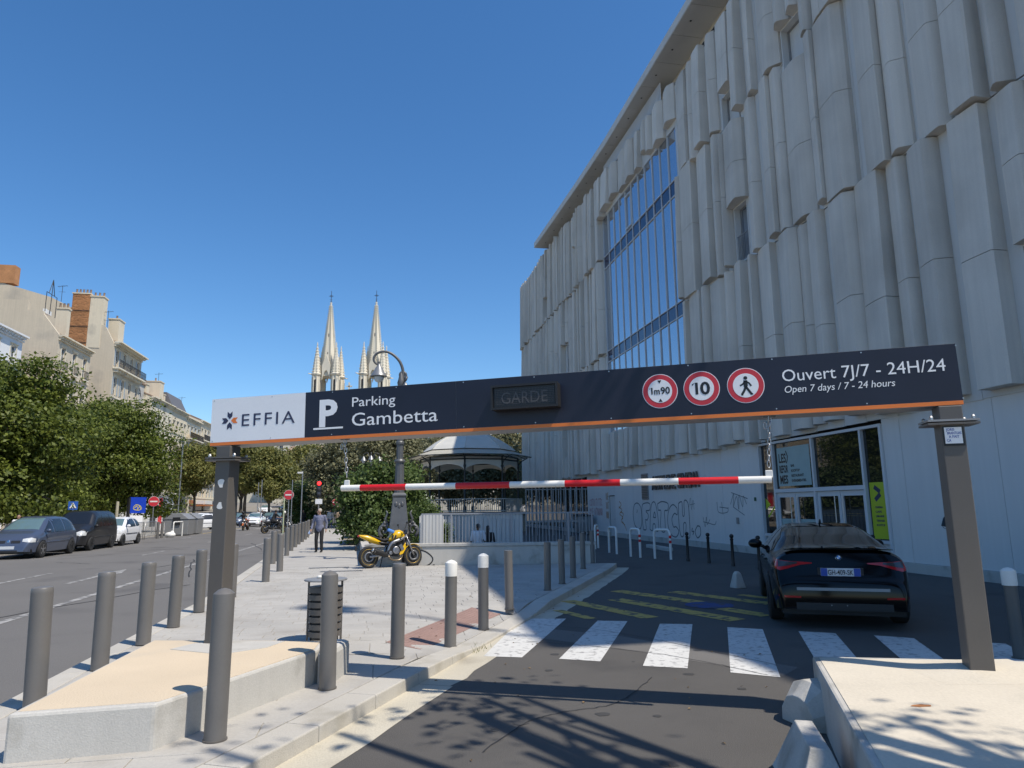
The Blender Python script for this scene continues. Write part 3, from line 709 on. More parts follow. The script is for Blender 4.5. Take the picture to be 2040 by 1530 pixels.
# weeds in the kerb joint
r = np.random.default_rng(3); mb = MB()
for q, n in (((795, 1348), 30), ((735, 1390), 18), ((690, 1425), 14), ((955, 1293), 22), ((940, 1300), 12), ((585, 1470), 10), ((870, 1325), 16), ((1060, 1225), 14)):
    p = G(*q)
    for k in range(n):
        x, y = p.x + r.normal() * .05, p.y + r.normal() * .09; h = .03 + .07 * r.random(); a = r.random() * 6.28; w = .003
        mb.add([(x - w, y, .002), (x + w, y, .002), (x + math.cos(a) * h * .5, y + math.sin(a) * h * .5, h)], [(0, 1, 2)])
K['weed'] = leafmat('dry_weed', (0.10, 0.13, 0.03), (0.26, 0.22, 0.08), .3)
tag(mb.build('grass', K['weed'], fix=False), 'sparse weeds growing in the joint at the foot of the kerb', 'weeds', kind='stuff')
# scattered dry leaves on the asphalt
mb = MB()
for k in range(70):
    x, y = random.uniform(-1.5, 3.2), random.uniform(4.2, 14); s = random.uniform(.012, .028); a = random.uniform(0, 6.28)
    z = (hz(x, y) if (Vector((x, y)) - KL[1]).dot(kn) > 0 else 0.0)
    mb.add([(x + s * math.cos(a), y + s * math.sin(a), z + .006), (x + s * .5 * math.cos(a + 1.6), y + s * .5 * math.sin(a + 1.6), z + .016), (x - s * math.cos(a), y - s * math.sin(a), z + .006), (x - s * .5 * math.cos(a + 1.6), y - s * .5 * math.sin(a + 1.6), z + .011)], [(0, 1, 2, 3)])
K['dry_leaf'] = M('dry_leaf', (0.20, 0.13, 0.06), .8, var=.3, vs=8)
tag(mb.build('litter', K['dry_leaf'], fix=False), 'dry fallen leaves scattered over the asphalt and kerb', 'leaf litter', kind='stuff')
# ------------------------------------------------------------------ concrete plinths and blocks
pl = thing('concrete_plinth', 'beige topped concrete plinth on the pavement carrying the gantry post nearer the boulevard', 'plinth')
P = [(-3.40, 4.90), (-2.515, 5.12), (-1.90, 6.96), (-1.95, 7.42), (-3.80, 7.56)]
mb = MB(); mb.prism(P, .05, [.425, .425, .42, .42, .42]); mb.build('plinth_body', K['concrete'], pl, bevel=.022)
c = Vector((-2.75, 6.4)); Pi = [c + (Vector(p) - c) * .955 for p in P]
mb = MB(); mb.prism([(p.x, p.y) for p in Pi], .40, .427); mb.build('beige_topping', K['beige'], pl)
mb = MB(); mb.prism([(-3.35, 7.02), (-2.75, 6.75), (-2.42, 7.05), (-2.35, 7.36), (-2.9, 7.42), (-3.25, 7.3)], .40, .431); mb.build('mortar_patch', K['concrete'], pl)
mb = MB(); mb.prism([(-1.885, 6.88), (-1.735, 6.93), (-1.70, 7.47), (-1.93, 7.50)], .05, .43); 
tag(mb.build('concrete_block', K['concrete'], bevel=.05), 'small rounded concrete block closing the end of the low beige plinth', 'concrete block')
pr = thing('concrete_plinth', 'big cream concrete plinth in front carrying the gantry post by the black car', 'plinth')
P = [(2.57, 6.28), (1.78, 3.71), (1.2, 1.82), (4.0, 0.98), (5.35, 5.82)]
mb = MB(); mb.prism(P, -.05, .45); mb.build('plinth_body', K['concrete'], pr, bevel=.02)
c = Vector((3.2, 3.7)); Pi = [c + (Vector(p) - c) * .965 for p in P]
K['cream_top'] = M('cream_topping', (0.60, 0.535, 0.43), .85, var=.08, vs=1.2, fine=.06, fs=50, bump=.15, bs=40, stain=(.50, .455, .37), stain_s=1.1)
mb = MB(); mb.prism([(p.x, p.y) for p in Pi], .42, .455); mb.build('cream_topping', K['cream_top'], pr)
mb = MB(); mb.grid(lambda u, v: (3.1 + 1.0 * u, 5.25 + .8 * v, .4555 + .05 * (math.sin(PI * u) * math.sin(PI * v)) ** 1.5), 12, 12); mb.build('mortar_mound', K['cream_top'], pr, True)
K['rust'] = M('orange_smear', (.42, .17, .06), .8, var=.2, vs=30)
mb = MB(); poly_xy(mb, [(2.62 + .06 * math.cos(i * .7) * (1 + .4 * (i % 2)), 4.74 + .022 * math.sin(i * .7) * (1 + .5 * ((i + 1) % 2))) for i in range(9)], .4575); mb.build('orange_smear', K['rust'], pr, fix=False)
def facet_block(name, label, loc, rz, rings):
    mb = MB(); mb.loft(rings); o = mb.build(name, K['concrete'], loc=loc, rz=rz, bevel=.006); return tag(o, label, 'concrete block')
def half_oct(x, w, h): return [(x, -w, 0), (x, -w * .97, h * .45), (x, -w * .62, h * .88), (x, -w * .2, h), (x, w * .2, h), (x, w * .62, h * .88), (x, w * .97, h * .45), (x, w, 0)]
facet_block('concrete_block', 'faceted rounded concrete block butted against the corner of the big cream plinth', (2.58, 6.0, 0), math.radians(197), [half_oct(0, .27, .33), half_oct(.22, .27, .33), half_oct(.34, .19, .22)])
facet_block('concrete_block', 'narrow tapering concrete block standing alone before the big cream plinth', (1.84, 4.62, 0), math.radians(77), [[(-.46, -.2, 0), (-.46, .2, 0), (-.46, .17, .04), (-.46, -.17, .04)], [(-.30, -.19, 0), (-.30, .19, 0), (-.30, .055, .34), (-.30, -.055, .34)], [(.26, -.19, 0), (.26, .19, 0), (.26, .055, .34), (.26, -.055, .34)], [(.42, -.2, 0), (.42, .2, 0), (.42, .17, .04), (.42, -.17, .04)]])
p = G(1470, 1171)
mb = MB(); mb.loft([[(-.125, -.125, 0), (.125, -.125, 0), (.125, .125, 0), (-.125, .125, 0)], [(-.065, -.065, .29), (.065, -.065, .29), (.065, .065, .29), (-.065, .065, .29)], [(-.035, -.035, .34), (.035, -.035, .34), (.035, .035, .34), (-.035, .035, .34)]])
tag(mb.build('concrete_block', K['concrete'], loc=p, rz=.3, bevel=.015), 'small pale concrete pyramid on the asphalt beside the black car', 'concrete block')
# ------------------------------------------------------------------ bollards
def bollard_mesh(r, h, cap):
    mb = MB(); prof = [(r, -.05), (r, h - .05)]
    if cap == 'cone': prof += [(r * .98, h - .04), (r * .55, h - .012), (r * .05, h)]
    elif cap == 'flat': prof += [(r * .99, h - .02), (r * .9, h - .006), (r * .5, h), (r * .05, h)]
    else: prof += [(r, h)]
    mb.lathe(prof, 24); return mb
bm_flat = bollard_mesh(.085, 1.0, 'flat').mesh('bollard', K['bollard'], 40)
bm_cone = bollard_mesh(.077, 1.06, 'cone').mesh('bollard', K['bollard'], 40)
bm_low = bollard_mesh(.075, 0.86, 'none').mesh('bollard', K['bollard'], 40)
collar_me = MB().lathe([(.077, 0), (.085, .002), (.085, .012), (.077, .014)], 24).mesh('collar', K['post'], 40)
capw = MB().lathe([(.0785, .0), (.0785, .15), (.075, .165), (.04, .19), (.004, .2)], 24).mesh('white_cap', K['white'], 40)
def bollard(me, loc, label, group, lean=(0, 0), cap=None):
    t = thing('bollard', label, 'bollard', loc, 0, group); t.rotation_euler = (lean[0] + random.uniform(-.012, .012), lean[1] + random.uniform(-.012, .012), random.uniform(0, 6))
    link('post', me, t); link('collar', collar_me, t)
    if cap is not None: link('white_cap', capw, t, (0, 0, cap))
    return t
G1 = 'flat topped bollards along the boulevard kerb'
left = [((68, 1412), 'grey flat topped bollard at the outer corner of the beige plinth, first in its row', (0, -.035)), ((198, 1335), 'grey flat topped bollard beside the beige plinth, second along the boulevard kerb', (0, .0)),
        ((285, 1285), 'grey flat topped bollard at the far corner of the beige plinth, third in its row', (0, .0)), ((345, 1250), 'grey flat topped bollard just beyond the beige plinth, fourth along the boulevard kerb', (0, 0)),
        ((396, 1220), 'grey flat topped bollard just short of the gantry post, fifth along the boulevard kerb', (0, 0.01))]
for q, lb, ln in left: bollard(bm_flat, G(*q, .12), lb, G1, ln)
bollard(bm_flat, G(461, 1190, .12), 'grey bollard half hidden behind the gantry post on the boulevard kerb', G1)
far = [((529, 1160), 'nearest grey bollard of the long row up the boulevard pavement'), ((557, 1139), 'second grey bollard of the long row, standing inside the kerb on the paving'), ((543, 1123), 'grey bollard close behind the nearest one of the long row, on the kerb'),
       ((551, 1118), 'grey bollard on the kerb between two close pairs in the long row'), ((571, 1107), 'grey bollard where the long row begins to run in a single line'), ((580, 1097), 'grey bollard second in the single line of the long row'), ((588, 1090), 'grey bollard third in the single line of the long row'),
       ((595, 1084.5), 'grey bollard fourth in the single line of the long row'), ((602, 1079.5), 'grey bollard fifth in the single line, short of the walking man'), ((608, 1075), 'grey bollard sixth in the single line, short of the walking man'), ((613, 1071), 'grey bollard beside the arm of the walking man')]
for q, lb in far: bollard(bm_flat, G(*q, .11), lb, 'bollards in the long row up the boulevard')
for k in range(9): bollard(bm_flat, ST(-4.35 - .02 * k, 46 + k * 2.6, .108), 'distant grey bollard lining the boulevard kerb beyond the walking man', 'distant bollards beyond the walking man')
G2 = 'bollards along the car park entrance kerb'
bollard(bm_cone, G(428, 1475, .12), 'grey cone topped bollard hard against the beige plinth, first along the entrance kerb', G2)
bollard(bm_cone, G(652, 1372, .12), 'grey cone topped bollard in front of the litter bin', G2)
p = G(791, 1310, .12); bollard(bollard_mesh(.077, 1.02, 'flat').mesh('bollard', K['bollard'], 40), p, 'grey bollard with a plain top between the litter bin and the reddish tactile strip', G2)
for q, lb in (((897, 1275), 'white capped bollard standing on the reddish tactile strip'), ((963, 1242), 'white capped bollard at the far end of the tactile strip, on the shadow edge')):
    p = G(*q, .12); p.z = hz(p.x, p.y); bollard(bm_low, p, lb, G2, cap=.86)
bm_plain = bollard_mesh(.068, 0.93, 'none').mesh('bollard', K['bollard'], 40)
for q, lb in (((1015, 1214), 'dark plain bollard in the shade, first beyond the white capped pair'), ((1091, 1176), 'dark plain bollard in the shade, second beyond the white capped pair'), ((1120, 1163), 'dark plain bollard in the shade, third beyond the white capped pair'),
              ((1142, 1151), 'dark plain bollard in the shade, fourth beyond the white capped pair'), ((1162, 1133), 'dark plain bollard in front of the end of the ramp wall'), ((1181, 1122), 'dark plain bollard at the end of the ramp wall near the hoops')):
    bollard(bm_plain, G(*q, .12), lb, G2)
p = G(2033, 1312); t = bollard(bm_plain, p, 'dark bollard with dirty white cap behind the big cream plinth at the picture edge', None, cap=.80)
# ball topped bollards along the cinema
mb = MB(); mb.lathe([(.055, 0), (.055, .06), (.045, .09), (.042, .72), (.05, .74), (.05, .77), (.03, .79)], 16); bb_me = mb.mesh('post', K['black'], 40)
ball_me = MB().sph((0, 0, .845), .062, 16, 10).mesh('ball', K['black'], True)
for q, lb in (((1371, 1118), 'black ball topped bollard by the graffiti, first before the doors'), ((1413, 1122), 'black ball topped bollard, second along the graffiti wall'), ((1461, 1128), 'black ball topped bollard, third along the wall near the glass doors'),
              ((1514, 1135), 'black ball topped bollard at the rear corner of the black car'), ((1745, 1135), 'black ball topped bollard behind the black car before the lime banner')):
    t = thing('bollard', lb, 'bollard', G(*q), 0, 'ball topped bollards along the cinema wall'); link('post', bb_me, t); link('ball', ball_me, t)
# white hoops
def hoop(p, q, label, bands=True, h=.95, group='white hoop barriers by the cinema'):
    d = (q - p).length; t = thing('hoop_barrier', label, 'barrier', p, math.atan2(q.y - p.y, q.x - p.x), group)
    pts = [(0, 0, -.05), (0, 0, h - .14)] + [(.14 - .14 * math.cos(a), 0, h - .14 + .14 * math.sin(a)) for a in (.4, .8, 1.2, 1.57)] + [(d - .14 + .14 * math.sin(a), 0, h - .14 + .14 * math.cos(a)) for a in (0, .4, .8, 1.2, 1.57)] + [(d, 0, -.05)]
    mb = MB(); mb.tube(pts, .042, 10); mb.build('tube', K['white'], t, 40)
    if bands:
        for z in (.52, .68):
            mb = MB(); mb.lathe([(.0435, z), (.0435, z + .09)], 12, c=(d, 0, 0)); mb.build('red_band', K['red'], t, 40)
    return t
hoop(G(1186, 1094), G(1192, 1092), 'white hoop barrier with red bands, seen edge on past the dark bollards'); hoop(G(1214, 1101), G(1229, 1104), 'white hoop barrier, second of the four, slim and plain', False)
hoop(G(1257, 1109), G(1276, 1111), 'white hoop barrier with red bands, third of the four'); hoop(G(1305, 1113), G(1337, 1115), 'white hoop barrier with red bands, fourth and widest, by the black bollards')
# ------------------------------------------------------------------ litter bin
bx = G(645, 1279, .12); t = thing('litter_bin', 'dark round slatted litter bin with flat lid behind the beige plinth', 'litter bin', bx, .4)
R = .215
for k in range(7):
    mb = MB(); z = .08 + k * .088; rr = R * (.93 + .012 * k); mb.lathe([(rr - .012, z), (rr, z), (rr, z + .062), (rr - .012, z + .062)], 28); mb.build('slat', K['post'], t, 40)
for k in range(4):
    a = k * PI / 2; mb = MB(); mb.obox((R * .955 * math.cos(a), R * .955 * math.sin(a), .36), (.02, .05, .76), Matrix.Rotation(a, 3, 'Z')); mb.build('upright', K['post'], t)
mb = MB(); mb.lathe([(R * .8, .02), (R * .86, .60), (R * .8, .60), (R * .75, .05)], 24); mb.build('liner', K['black'], t, 40)
mb = MB(); mb.lathe([(.005, .745), (R * 1.22, .745), (R * 1.24, .755), (R * 1.22, .765), (.005, .772)], 32); mb.build('lid', K['grey_metal'], t, 40)
mb = MB(); mb.sph((-.08, .02, .785), (.045, .035, .02), 10, 6); tag(mb.build('crumpled_paper', K['white'], None, True), 'scrap of crumpled white paper lying on the bin lid', 'litter').location = bx
# ------------------------------------------------------------------ gantry with the car park sign
gd = Vector((0.96567, -0.25976, 0)); GA = math.atan2(gd.y, gd.x); g0 = Vector((-3.04, 7.36, 0))
ga = thing('parking_gantry', 'height limit gantry with navy car park sign and hanging red and white bar', 'gantry', (g0.x, g0.y, 0), GA)
def hexplate(x, z):
    mb = MB(); mb.box(x - .185, -.13, z, x + .185, .13, z + .016); return mb
for x, zb in ((0.0, .42), (6.83, .45)):
    mb = MB(); s = .086; pts = [(x - s, -s), (x + s, -s), (x + s, s), (x - s, s)]; mb.prism(pts, zb - .02, 2.425 if x < 1 else 2.515)
    po = mb.build('post', K['post'], ga, bevel=.008)
    z = 2.29 if x < 1 else 2.385
    hexplate(x, z).build('flange', K['grey_metal'] if x > 1 else K['post'], po)
    hexplate(x, z - .026).build('flange', K['post'], po)
    mb = MB()
    for sx in (-.15, .15):
        for sy in (-.1, .1): mb.lathe([(.016, z + .018), (.016, z + .036), (.008, z + .05)], 6, c=(x + sx, sy, 0))
    mb.build('bolt', K['steel'], po)
    if x < 1:
        for zz, w, h in ((2.03, .035, .055), (1.80, .03, .045)):
            mb = MB(); poly = [(w * math.cos(a) * (1 + .35 * math.sin(3 * a + zz * 9)), h * math.sin(a) * (1 + .2 * math.cos(2 * a))) for a in [2 * PI * i / 14 for i in range(14)]]
            mb.add([(x - .0 + px, -s - .0015, zz + pz) for px, pz in poly], [tuple(range(14))]); mb.build('torn_sticker', K['white'], po, fix=False)
        mb = MB(); mb.box(x - s - .003, -s - .003, .42, x + s + .003, s + .003, .46); mb.build('foot_collar', K['post'], po)
    else:
        mb = MB(); mb.box(x - .078, -s - .007, 2.19, x + .072, -s - .001, 2.345); mb.build('sticker_back', K['black'], po)
        mb = MB(); mb.box(x - .066, -s - .010, 2.208, x + .058, -s - .0065, 2.338); stk = mb.build('sticker', K['sign_white'], po)
        for i, (s_, w) in enumerate((('JORIS', .06), ('BRANTUAS', .10), ('A FAIT', .075), ('CA', .03))):
            lettering(s_, .03, K['plate_blue'], po, frame_mat((1, 0, 0), (0, 0, 1), (x - .055 + (i % 3) * .008, -s - .0112, 2.31 - i * .029)), width=w)
# the sign box hangs a little higher towards the cinema
sp = MB(); sp.box(-.19, -.060, 0, 6.94, .26, .507); sg = sp.build('sign_box', K['grey_metal'], ga, bevel=.004); sg.location = (0, 0, 2.43); sg.rotation_euler = (0, -.0132, 0)
FY = -.063
def face(x0, z0, x1, z1, mat, nm, y=FY, th=.004): mb = MB(); mb.box(x0, y, z0, x1, y + th, z1); return mb.build(nm, mat, sg)
face(-.188, .036, .948, .505, K['sign_white'], 'white_panel')
face(.950, .036, 2.60, .505, K['navy'], 'navy_panel'); face(2.603, .036, 6.938, .505, K['navy'], 'navy_panel')
face(-.188, .002, 2.60, .034, K['orange'], 'orange_strip'); face(2.602, .002, 6.938, .034, K['orange'], 'orange_strip')
mb = MB()
for x in [-.16 + i * .71 for i in range(11)]:
    for z in (.052, .488): mb.lathe([(.006, FY - .002), (.006, FY + .002)], 8, c=(x, 0, z), axis='y')
mb.build('rivet', K['steel'], sg)['kind'] = 'stuff'
LY = FY - .0015
def sign_text(s, size, x, z, width, mat, **kw): return lettering(s, size, mat, sg, frame_mat((1, 0, 0), (0, 0, 1), (x, LY, z)), width=width, **kw)
sign_text('EFFIA', .185, .195, .195, .635, K['navy_ink'], space=1.25)
sign_text('P', .375, 1.115, .145, .205, K['sign_white'], bold=.014)
face(1.05, .108, 1.385, .126, K['sign_white'], 'underline', LY - .001, .002)
sign_text('Parking', .138, 1.485, .322, .475, K['sign_white'])
sign_text('Gambetta', .19, 1.485, .125, .925, K['sign_white'])
sign_text('Ouvert 7J/7 - 24H/24', .148, 5.59, .285, 1.255, K['sign_white'])
sign_text('Open 7 days / 7 - 24 hours', .085, 5.60, .185, .86, K['sign_white'], shear=.18)
# the emblem: four chevrons
def chev(cx, cz, ang, mat):
    w, d, n = .042, .075, .032
    P = [(-w, 0), (0, -n), (w, 0), (w, d * .55), (0, d * .55 - n), (-w, d * .55)] ; w = .030; P = [(-w, .046), (0, .016), (w, .046), (w, .098), (0, .072), (-w, .098)]
    ca, sa = math.cos(ang), math.sin(ang); mb = MB(); mb.add([(cx + x * ca - z * sa, LY - .0005, cz + x * sa + z * ca) for x, z in P], [(0, 1, 4, 5), (1, 2, 3, 4)]); mb.build('chevron', mat, sg, fix=False)
for k, a in enumerate((0, PI / 2, PI, -PI / 2)): chev(.045, .262, a, K['orange'] if k == 3 else K['navy_ink'])
# prohibition discs
def disc(cx, cz, r, nm, mat, y):
    mb = MB(); n = 40; mb.lathe([(r, y), (r, y + .0015)], n, c=(cx, 0, cz), axis='y'); return mb.build(nm, mat, sg)
for cx in (4.55, 4.912, 5.285):
    disc(cx, .272, .156, 'sign_disc', K['sign_white'], FY - .002); disc(cx, .272, .150, 'red_ring', K['sign_red'], FY - .0035); disc(cx, .272, .107, 'white_centre', K['sign_white'], FY - .005)
FZ = FY - .0062
lettering('m', .082, K['black'], sg, frame_mat((1, 0, 0), (0, 0, 1), (4.55 - .052, FZ, .245)), width=.05, bold=.002); lettering('90', .088, K['black'], sg, frame_mat((1, 0, 0), (0, 0, 1), (4.55 + .006, FZ, .245)), width=.082, bold=.002)
lettering('0', .155, K['black'], sg, frame_mat((1, 0, 0), (0, 0, 1), (4.912 - .012, FZ, .219)), width=.085, bold=.004)
for x_, z_, h_, w_ in ((4.55 - .071, .245, .062, .013), (4.912 - .042, .219, .107, .024)):
    mb = MB(); mb.add([(x_ - w_ / 2, FZ, z_), (x_ + w_ / 2, FZ, z_), (x_ + w_ / 2, FZ, z_ + h_), (x_ - w_ / 2, FZ, z_ + h_), (x_ - w_ * 1.6, FZ, z_ + h_ * .72), (x_ - w_ * 1.6, FZ, z_ + h_ * .88)], [(0, 1, 2, 3), (3, 5, 4)]); mb.build('digit_one', K['black'], sg, fix=False)
for s in (1, -1):
    mb = MB(); z = .272 + s * .098; mb.add([(4.55 - .018, FZ, z), (4.55 + .018, FZ, z), (4.55, FZ, z - s * .03)], [(0, 1, 2)]); mb.build('arrowhead', K['black'], sg, fix=False)
mb = MB(); c = (5.285, .272)
for pts, w in ((((0, .045), (0, .0), (.002, -.012)), .034), (((0, -.01), (.022, -.045), (.045, -.082)), .02), (((0, -.01), (-.015, -.045), (-.038, -.082)), .02), (((0, .04), (.03, .018), (.046, -.008)), .014), (((0, .04), (-.024, .012), (-.048, .0)), .014), (((.04, -.08), (.056, -.078)), .012), (((-.042, -.08), (-.026, -.082)), .012)):
    st = len(mb.v); mb.stroke([(p[0] + c[0], p[1] + c[1]) for p in pts], w, 0)
mb.v = [(x, FZ, y) for x, y, z in mb.v]; mb.lathe([(.0165, FZ - .0004), (.0165, FZ)], 16, c=(c[0] + .002, 0, c[1] + .066), axis='y'); mb.build('walking_figure', K['black'], sg, fix=False)
# the unlit display
lb = MB(); lb.box(3.0, FY - .13, .175, 3.64, FY, .405); dsp = lb.build('display_case', K['plastic'], sg, bevel=.008)
mb = MB(); mb.box(3.03, FY - .134, .20, 3.61, FY - .130, .378); mb.build('display_face', K['black'], dsp)
for x0, z0, x1, z1 in ((3.0, .175, 3.64, .195), (3.0, .385, 3.64, .405), (3.0, .195, 3.02, .385), (3.62, .195, 3.64, .385)):
    mb = MB(); mb.box(x0, FY - .155, z0, x1, FY - .1305, z1); mb.build('display_rim', K['plastic'], dsp)
K['led_off'] = M('unlit_led', (.07, .065, .065), .4, var=0, fine=0)
mb = MB()
for i in range(40):
    for j in range(9): x = 3.045 + i * .0142; z = .222 + j * .0165; mb.box(x, FY - .1352, z, x + .006, FY - .134, z + .007)
o = mb.build('led_dot', K['led_off'], dsp); o['kind'] = 'stuff'
lettering('GARDE', .155, K['led_off'], dsp, frame_mat((1, 0, 0), (0, 0, 1), (3.10, FY - .1362, .228)), width=.44)
# hanging bar
zl, zr = 1.955, 1.953
bp = lambda x: (x, -.12, zl + (zr - zl) * (x - 1.376) / 4.06)
cuts = [1.376, 1.585, 2.075, 2.59, 3.125, 3.65, 4.155, 4.665, 5.168, 5.438]
bar = None
for k, (x0, x1) in enumerate(zip(cuts, cuts[1:])):
    mb = MB(); mb.lathe([(.0305, x0), (.0305, x1)], 20, c=(0, -.03, zl), axis='x'); mb.build('bar_section', K['red'] if k % 2 else K['white'], ga, 40)
def chain(x, ztop, zbot, sway):
    mb = MB(); n = int((ztop - zbot) / .048)
    for i in range(n):
        z = ztop - i * .048 - .02; yy = -.03; xx = x + sway * (i / n); R3 = Matrix.Rotation(PI / 2 * (i % 2) + .3, 3, 'Z')
        ring = [Vector((.013 * math.cos(a), 0, (.032 if abs(math.sin(a)) > .3 else .026) * math.sin(a))) for a in [2 * PI * k / 12 for k in range(13)]]
        mb.tube([R3 @ q + Vector((xx, yy, z)) for q in ring], .0042, 5, False)
    mb.build('chain', K['steel'], ga, True)
    mb = MB(); ring = [Vector((.014 * math.cos(a), .01, .03 * math.sin(a))) for a in [2 * PI * k / 12 for k in range(13)]]; mb.tube([q + Vector((x - .04, -.03, ztop - .07)) for q in ring], .0045, 5, False); mb.build('spare_link', K['steel'], ga, True)
    mb = MB(); mb.box(x - .05, -.035, ztop - .005, x + .05, -.025, ztop + .03); mb.build('chain_bracket', K['post'], ga)
    mb = MB(); xx = x + sway; mb.prism([(xx - .03, -.037), (xx + .03, -.037), (xx + .03, -.023), (xx - .03, -.023)], 1.97, 2.035); mb.build('bar_lug', K['white'], ga, bevel=.006)
chain(1.395, 2.445, 2.03, .035); chain(5.46, 2.49, 2.03, -.04)
# ------------------------------------------------------------------ the cinema: precast panels on pale cladding, street frame (x = b, y = a)
FB = 13.3
K['mullion_grey'] = M('mullion_grey', (.60, .61, .62), .5, var=.02)
cb = thing('cinema_building', 'large grey cinema with faceted precast concrete panels and tall blue glazing', 'building', (0, 0, 0), PHI)
def fbox(a0, a1, z0, z1, d0, d1, mb=None):            # box on the facade from depth d0 to d1 in front (positive = towards the street)
    mb = mb or MB(); return mb.box(FB - d1, a0, z0, FB - d0, a1, z1)
A0, A1 = 1.5, 63.6
BIG = (27.75, 38.65, 5.9, 19.35)
SMALL = [(22.05, 23.05, 10.75, 13.05), (22.1, 23.4, 16.25, 17.95), (17.8, 19.15, 16.2, 17.85), (46.6, 47.5, 11.2, 13.4), (10.65, 11.6, 4.3, 7.1), (52.5, 53.3, 16.9, 18.6), (43.6, 44.3, 17.6, 19.6), (47.2, 48.0, 5.2, 7.6)]
DOOR = (16.35, 22.62, 0.0, 3.80)
mb = MB(); mb.box(FB + .35, A0, -.5, FB + 22, A1, 21.9); mb.build('wall', K['shadow_gap'], cb)
mb = MB(); mb.add([(FB + .35, -1.3, 20), (FB + 22, -1.3, 20), (FB + 22, A1, 20), (FB + .35, A1, 20), (FB + .9, -1.3, 23.6), (FB + 22, -1.3, 23.6), (FB + 22, A1 - 4, 23.4), (FB + .9, A1 - 4, 23.4)],
                  [(0, 3, 2, 1), (4, 5, 6, 7), (0, 1, 5, 4), (1, 2, 6, 5), (2, 3, 7, 6), (3, 0, 4, 7)]); mb.build('attic_wall', K['cream'], cb)
def ztop(a): return 20.15 + .047 * a if a < 52 else 22.6 + .018 * (a - 52)
def zlow(a): return 4.28 - .0125 * a
def cut(rects, a0, a1, z0, z1):                       # vertical free spans of a strip after removing openings
    sp = [(z0, z1)]
    for r in rects:
        if a1 <= r[0] + .02 or a0 >= r[1] - .02: continue
        ns = []
        for s, e in sp:
            if r[3] <= s or r[2] >= e: ns.append((s, e)); continue
            if r[2] - s > .25: ns.append((s, r[2]))
            if e - r[3] > .25: ns.append((r[3], e))
        sp = ns
    return sp
OPEN = [BIG] + SMALL
rd = random.Random(11)
# pale flat cladding behind
tiers = [(None, 10.66), (10.70, 16.58), (16.62, None)]
for ti, (z0, z1) in enumerate(tiers):
    edges = sorted(set([A0, A1] + [r[i] for r in OPEN for i in (0, 1)])); a = A0
    cols = []
    while a < A1 - .05:
        w = rd.uniform(1.0, 1.7); b = min(a + w, A1)
        for e in edges:
            if a + .15 < e < b + .12: b = e; break
        cols.append((a, b)); a = b
    for a, b in cols:
        lo = z0 if z0 else zlow((a + b) / 2) - .1; hi = z1 if z1 else ztop((a + b) / 2) - .15
        for s, e in cut(OPEN, a + .03, b - .03, lo, hi):
            fbox(a + .006, b - .006, s, e, -.06, 0).build('cladding_panel', K['clad'], cb)
# faceted concrete panels
def concrete_panel(a0, a1, z0, z1, style, dp):
    w = a1 - a0; mb = MB(); zm = z0 + (z1 - z0) * rd.uniform(.40, .52); g = .008
    def sec(z, k):
        if style == 0: Q = [(0, .9), (.06, 1.0), (.35, .97), (.7, .92), (.95, .85), (1, .8)]
        elif style == 1: Q = [(0, .32), (.15, .92), (.20, 1.0), (.30, .99), (.65, .84), (1, .62)]
        elif style == 2: Q = [(0, .95), (.04, 1.0), (.25, .97), (.5, .88), (.75, .74), (1, .52)]
        else: Q = [(0, .22), (.28, .86), (.34, .93), (.5, .92), (.8, .70), (1, .50)]
        P = [(a0, 0)] + [(a0 + w * u, dp * v * k) for u, v in Q] + [(a1, 0)]
        return [(FB - .002 - d, a, z) for a, d in P]
    kb, km, kt = rd.uniform(1.0, 1.18), 1.0, rd.uniform(.7, .95)
    if z1 - z0 < 2.6: mb.loft([sec(z0, kb), sec(z1, kt)])
    else: mb.loft([sec(z0, kb), sec(zm - g, km)]); mb.loft([sec(zm + g, km), sec(z1, kt)])
    if mb.v:
        mb.build('concrete_panel', K['panel'], cb, 28)
for ti, (z0, z1) in enumerate(tiers):
    a = A0 + rd.uniform(0, .4)
    while a < A1 - .3:
        w = rd.choice([.5, .55, .65, .75, .9, 1.05, 1.2]) if a < 40 else rd.choice([.45, .55, .6, .7, .85])
        b = min(a + w, A1); gap = rd.choice([.03, .03, .12, .2, .32, .5]) if a < 40 else rd.choice([.02, .02, .12, .25])
        for r in OPEN:                                 # panels stop at the jambs of openings
            for e in (r[0], r[1]):
                if a + .3 < e < b: b = e
        lo = (z0 if z0 else zlow(a)) + rd.uniform(-.10, .12); hi = (z1 if z1 else ztop(a)) + rd.uniform(-.12, .05)
        if ti == 2: hi = ztop(a) + rd.uniform(-.25, .1)
        style, dp = rd.choice([0, 1, 1, 1, 2, 2, 3]), rd.uniform(.28, .46)
        if rd.random() < 1.1:
            for s, e in cut(OPEN, a, b, lo, hi):
                if abs(s - BIG[3]) < .01: s += rd.uniform(-.2, .55)
                concrete_panel(a, b, s, e, style, dp)
        a = b + gap
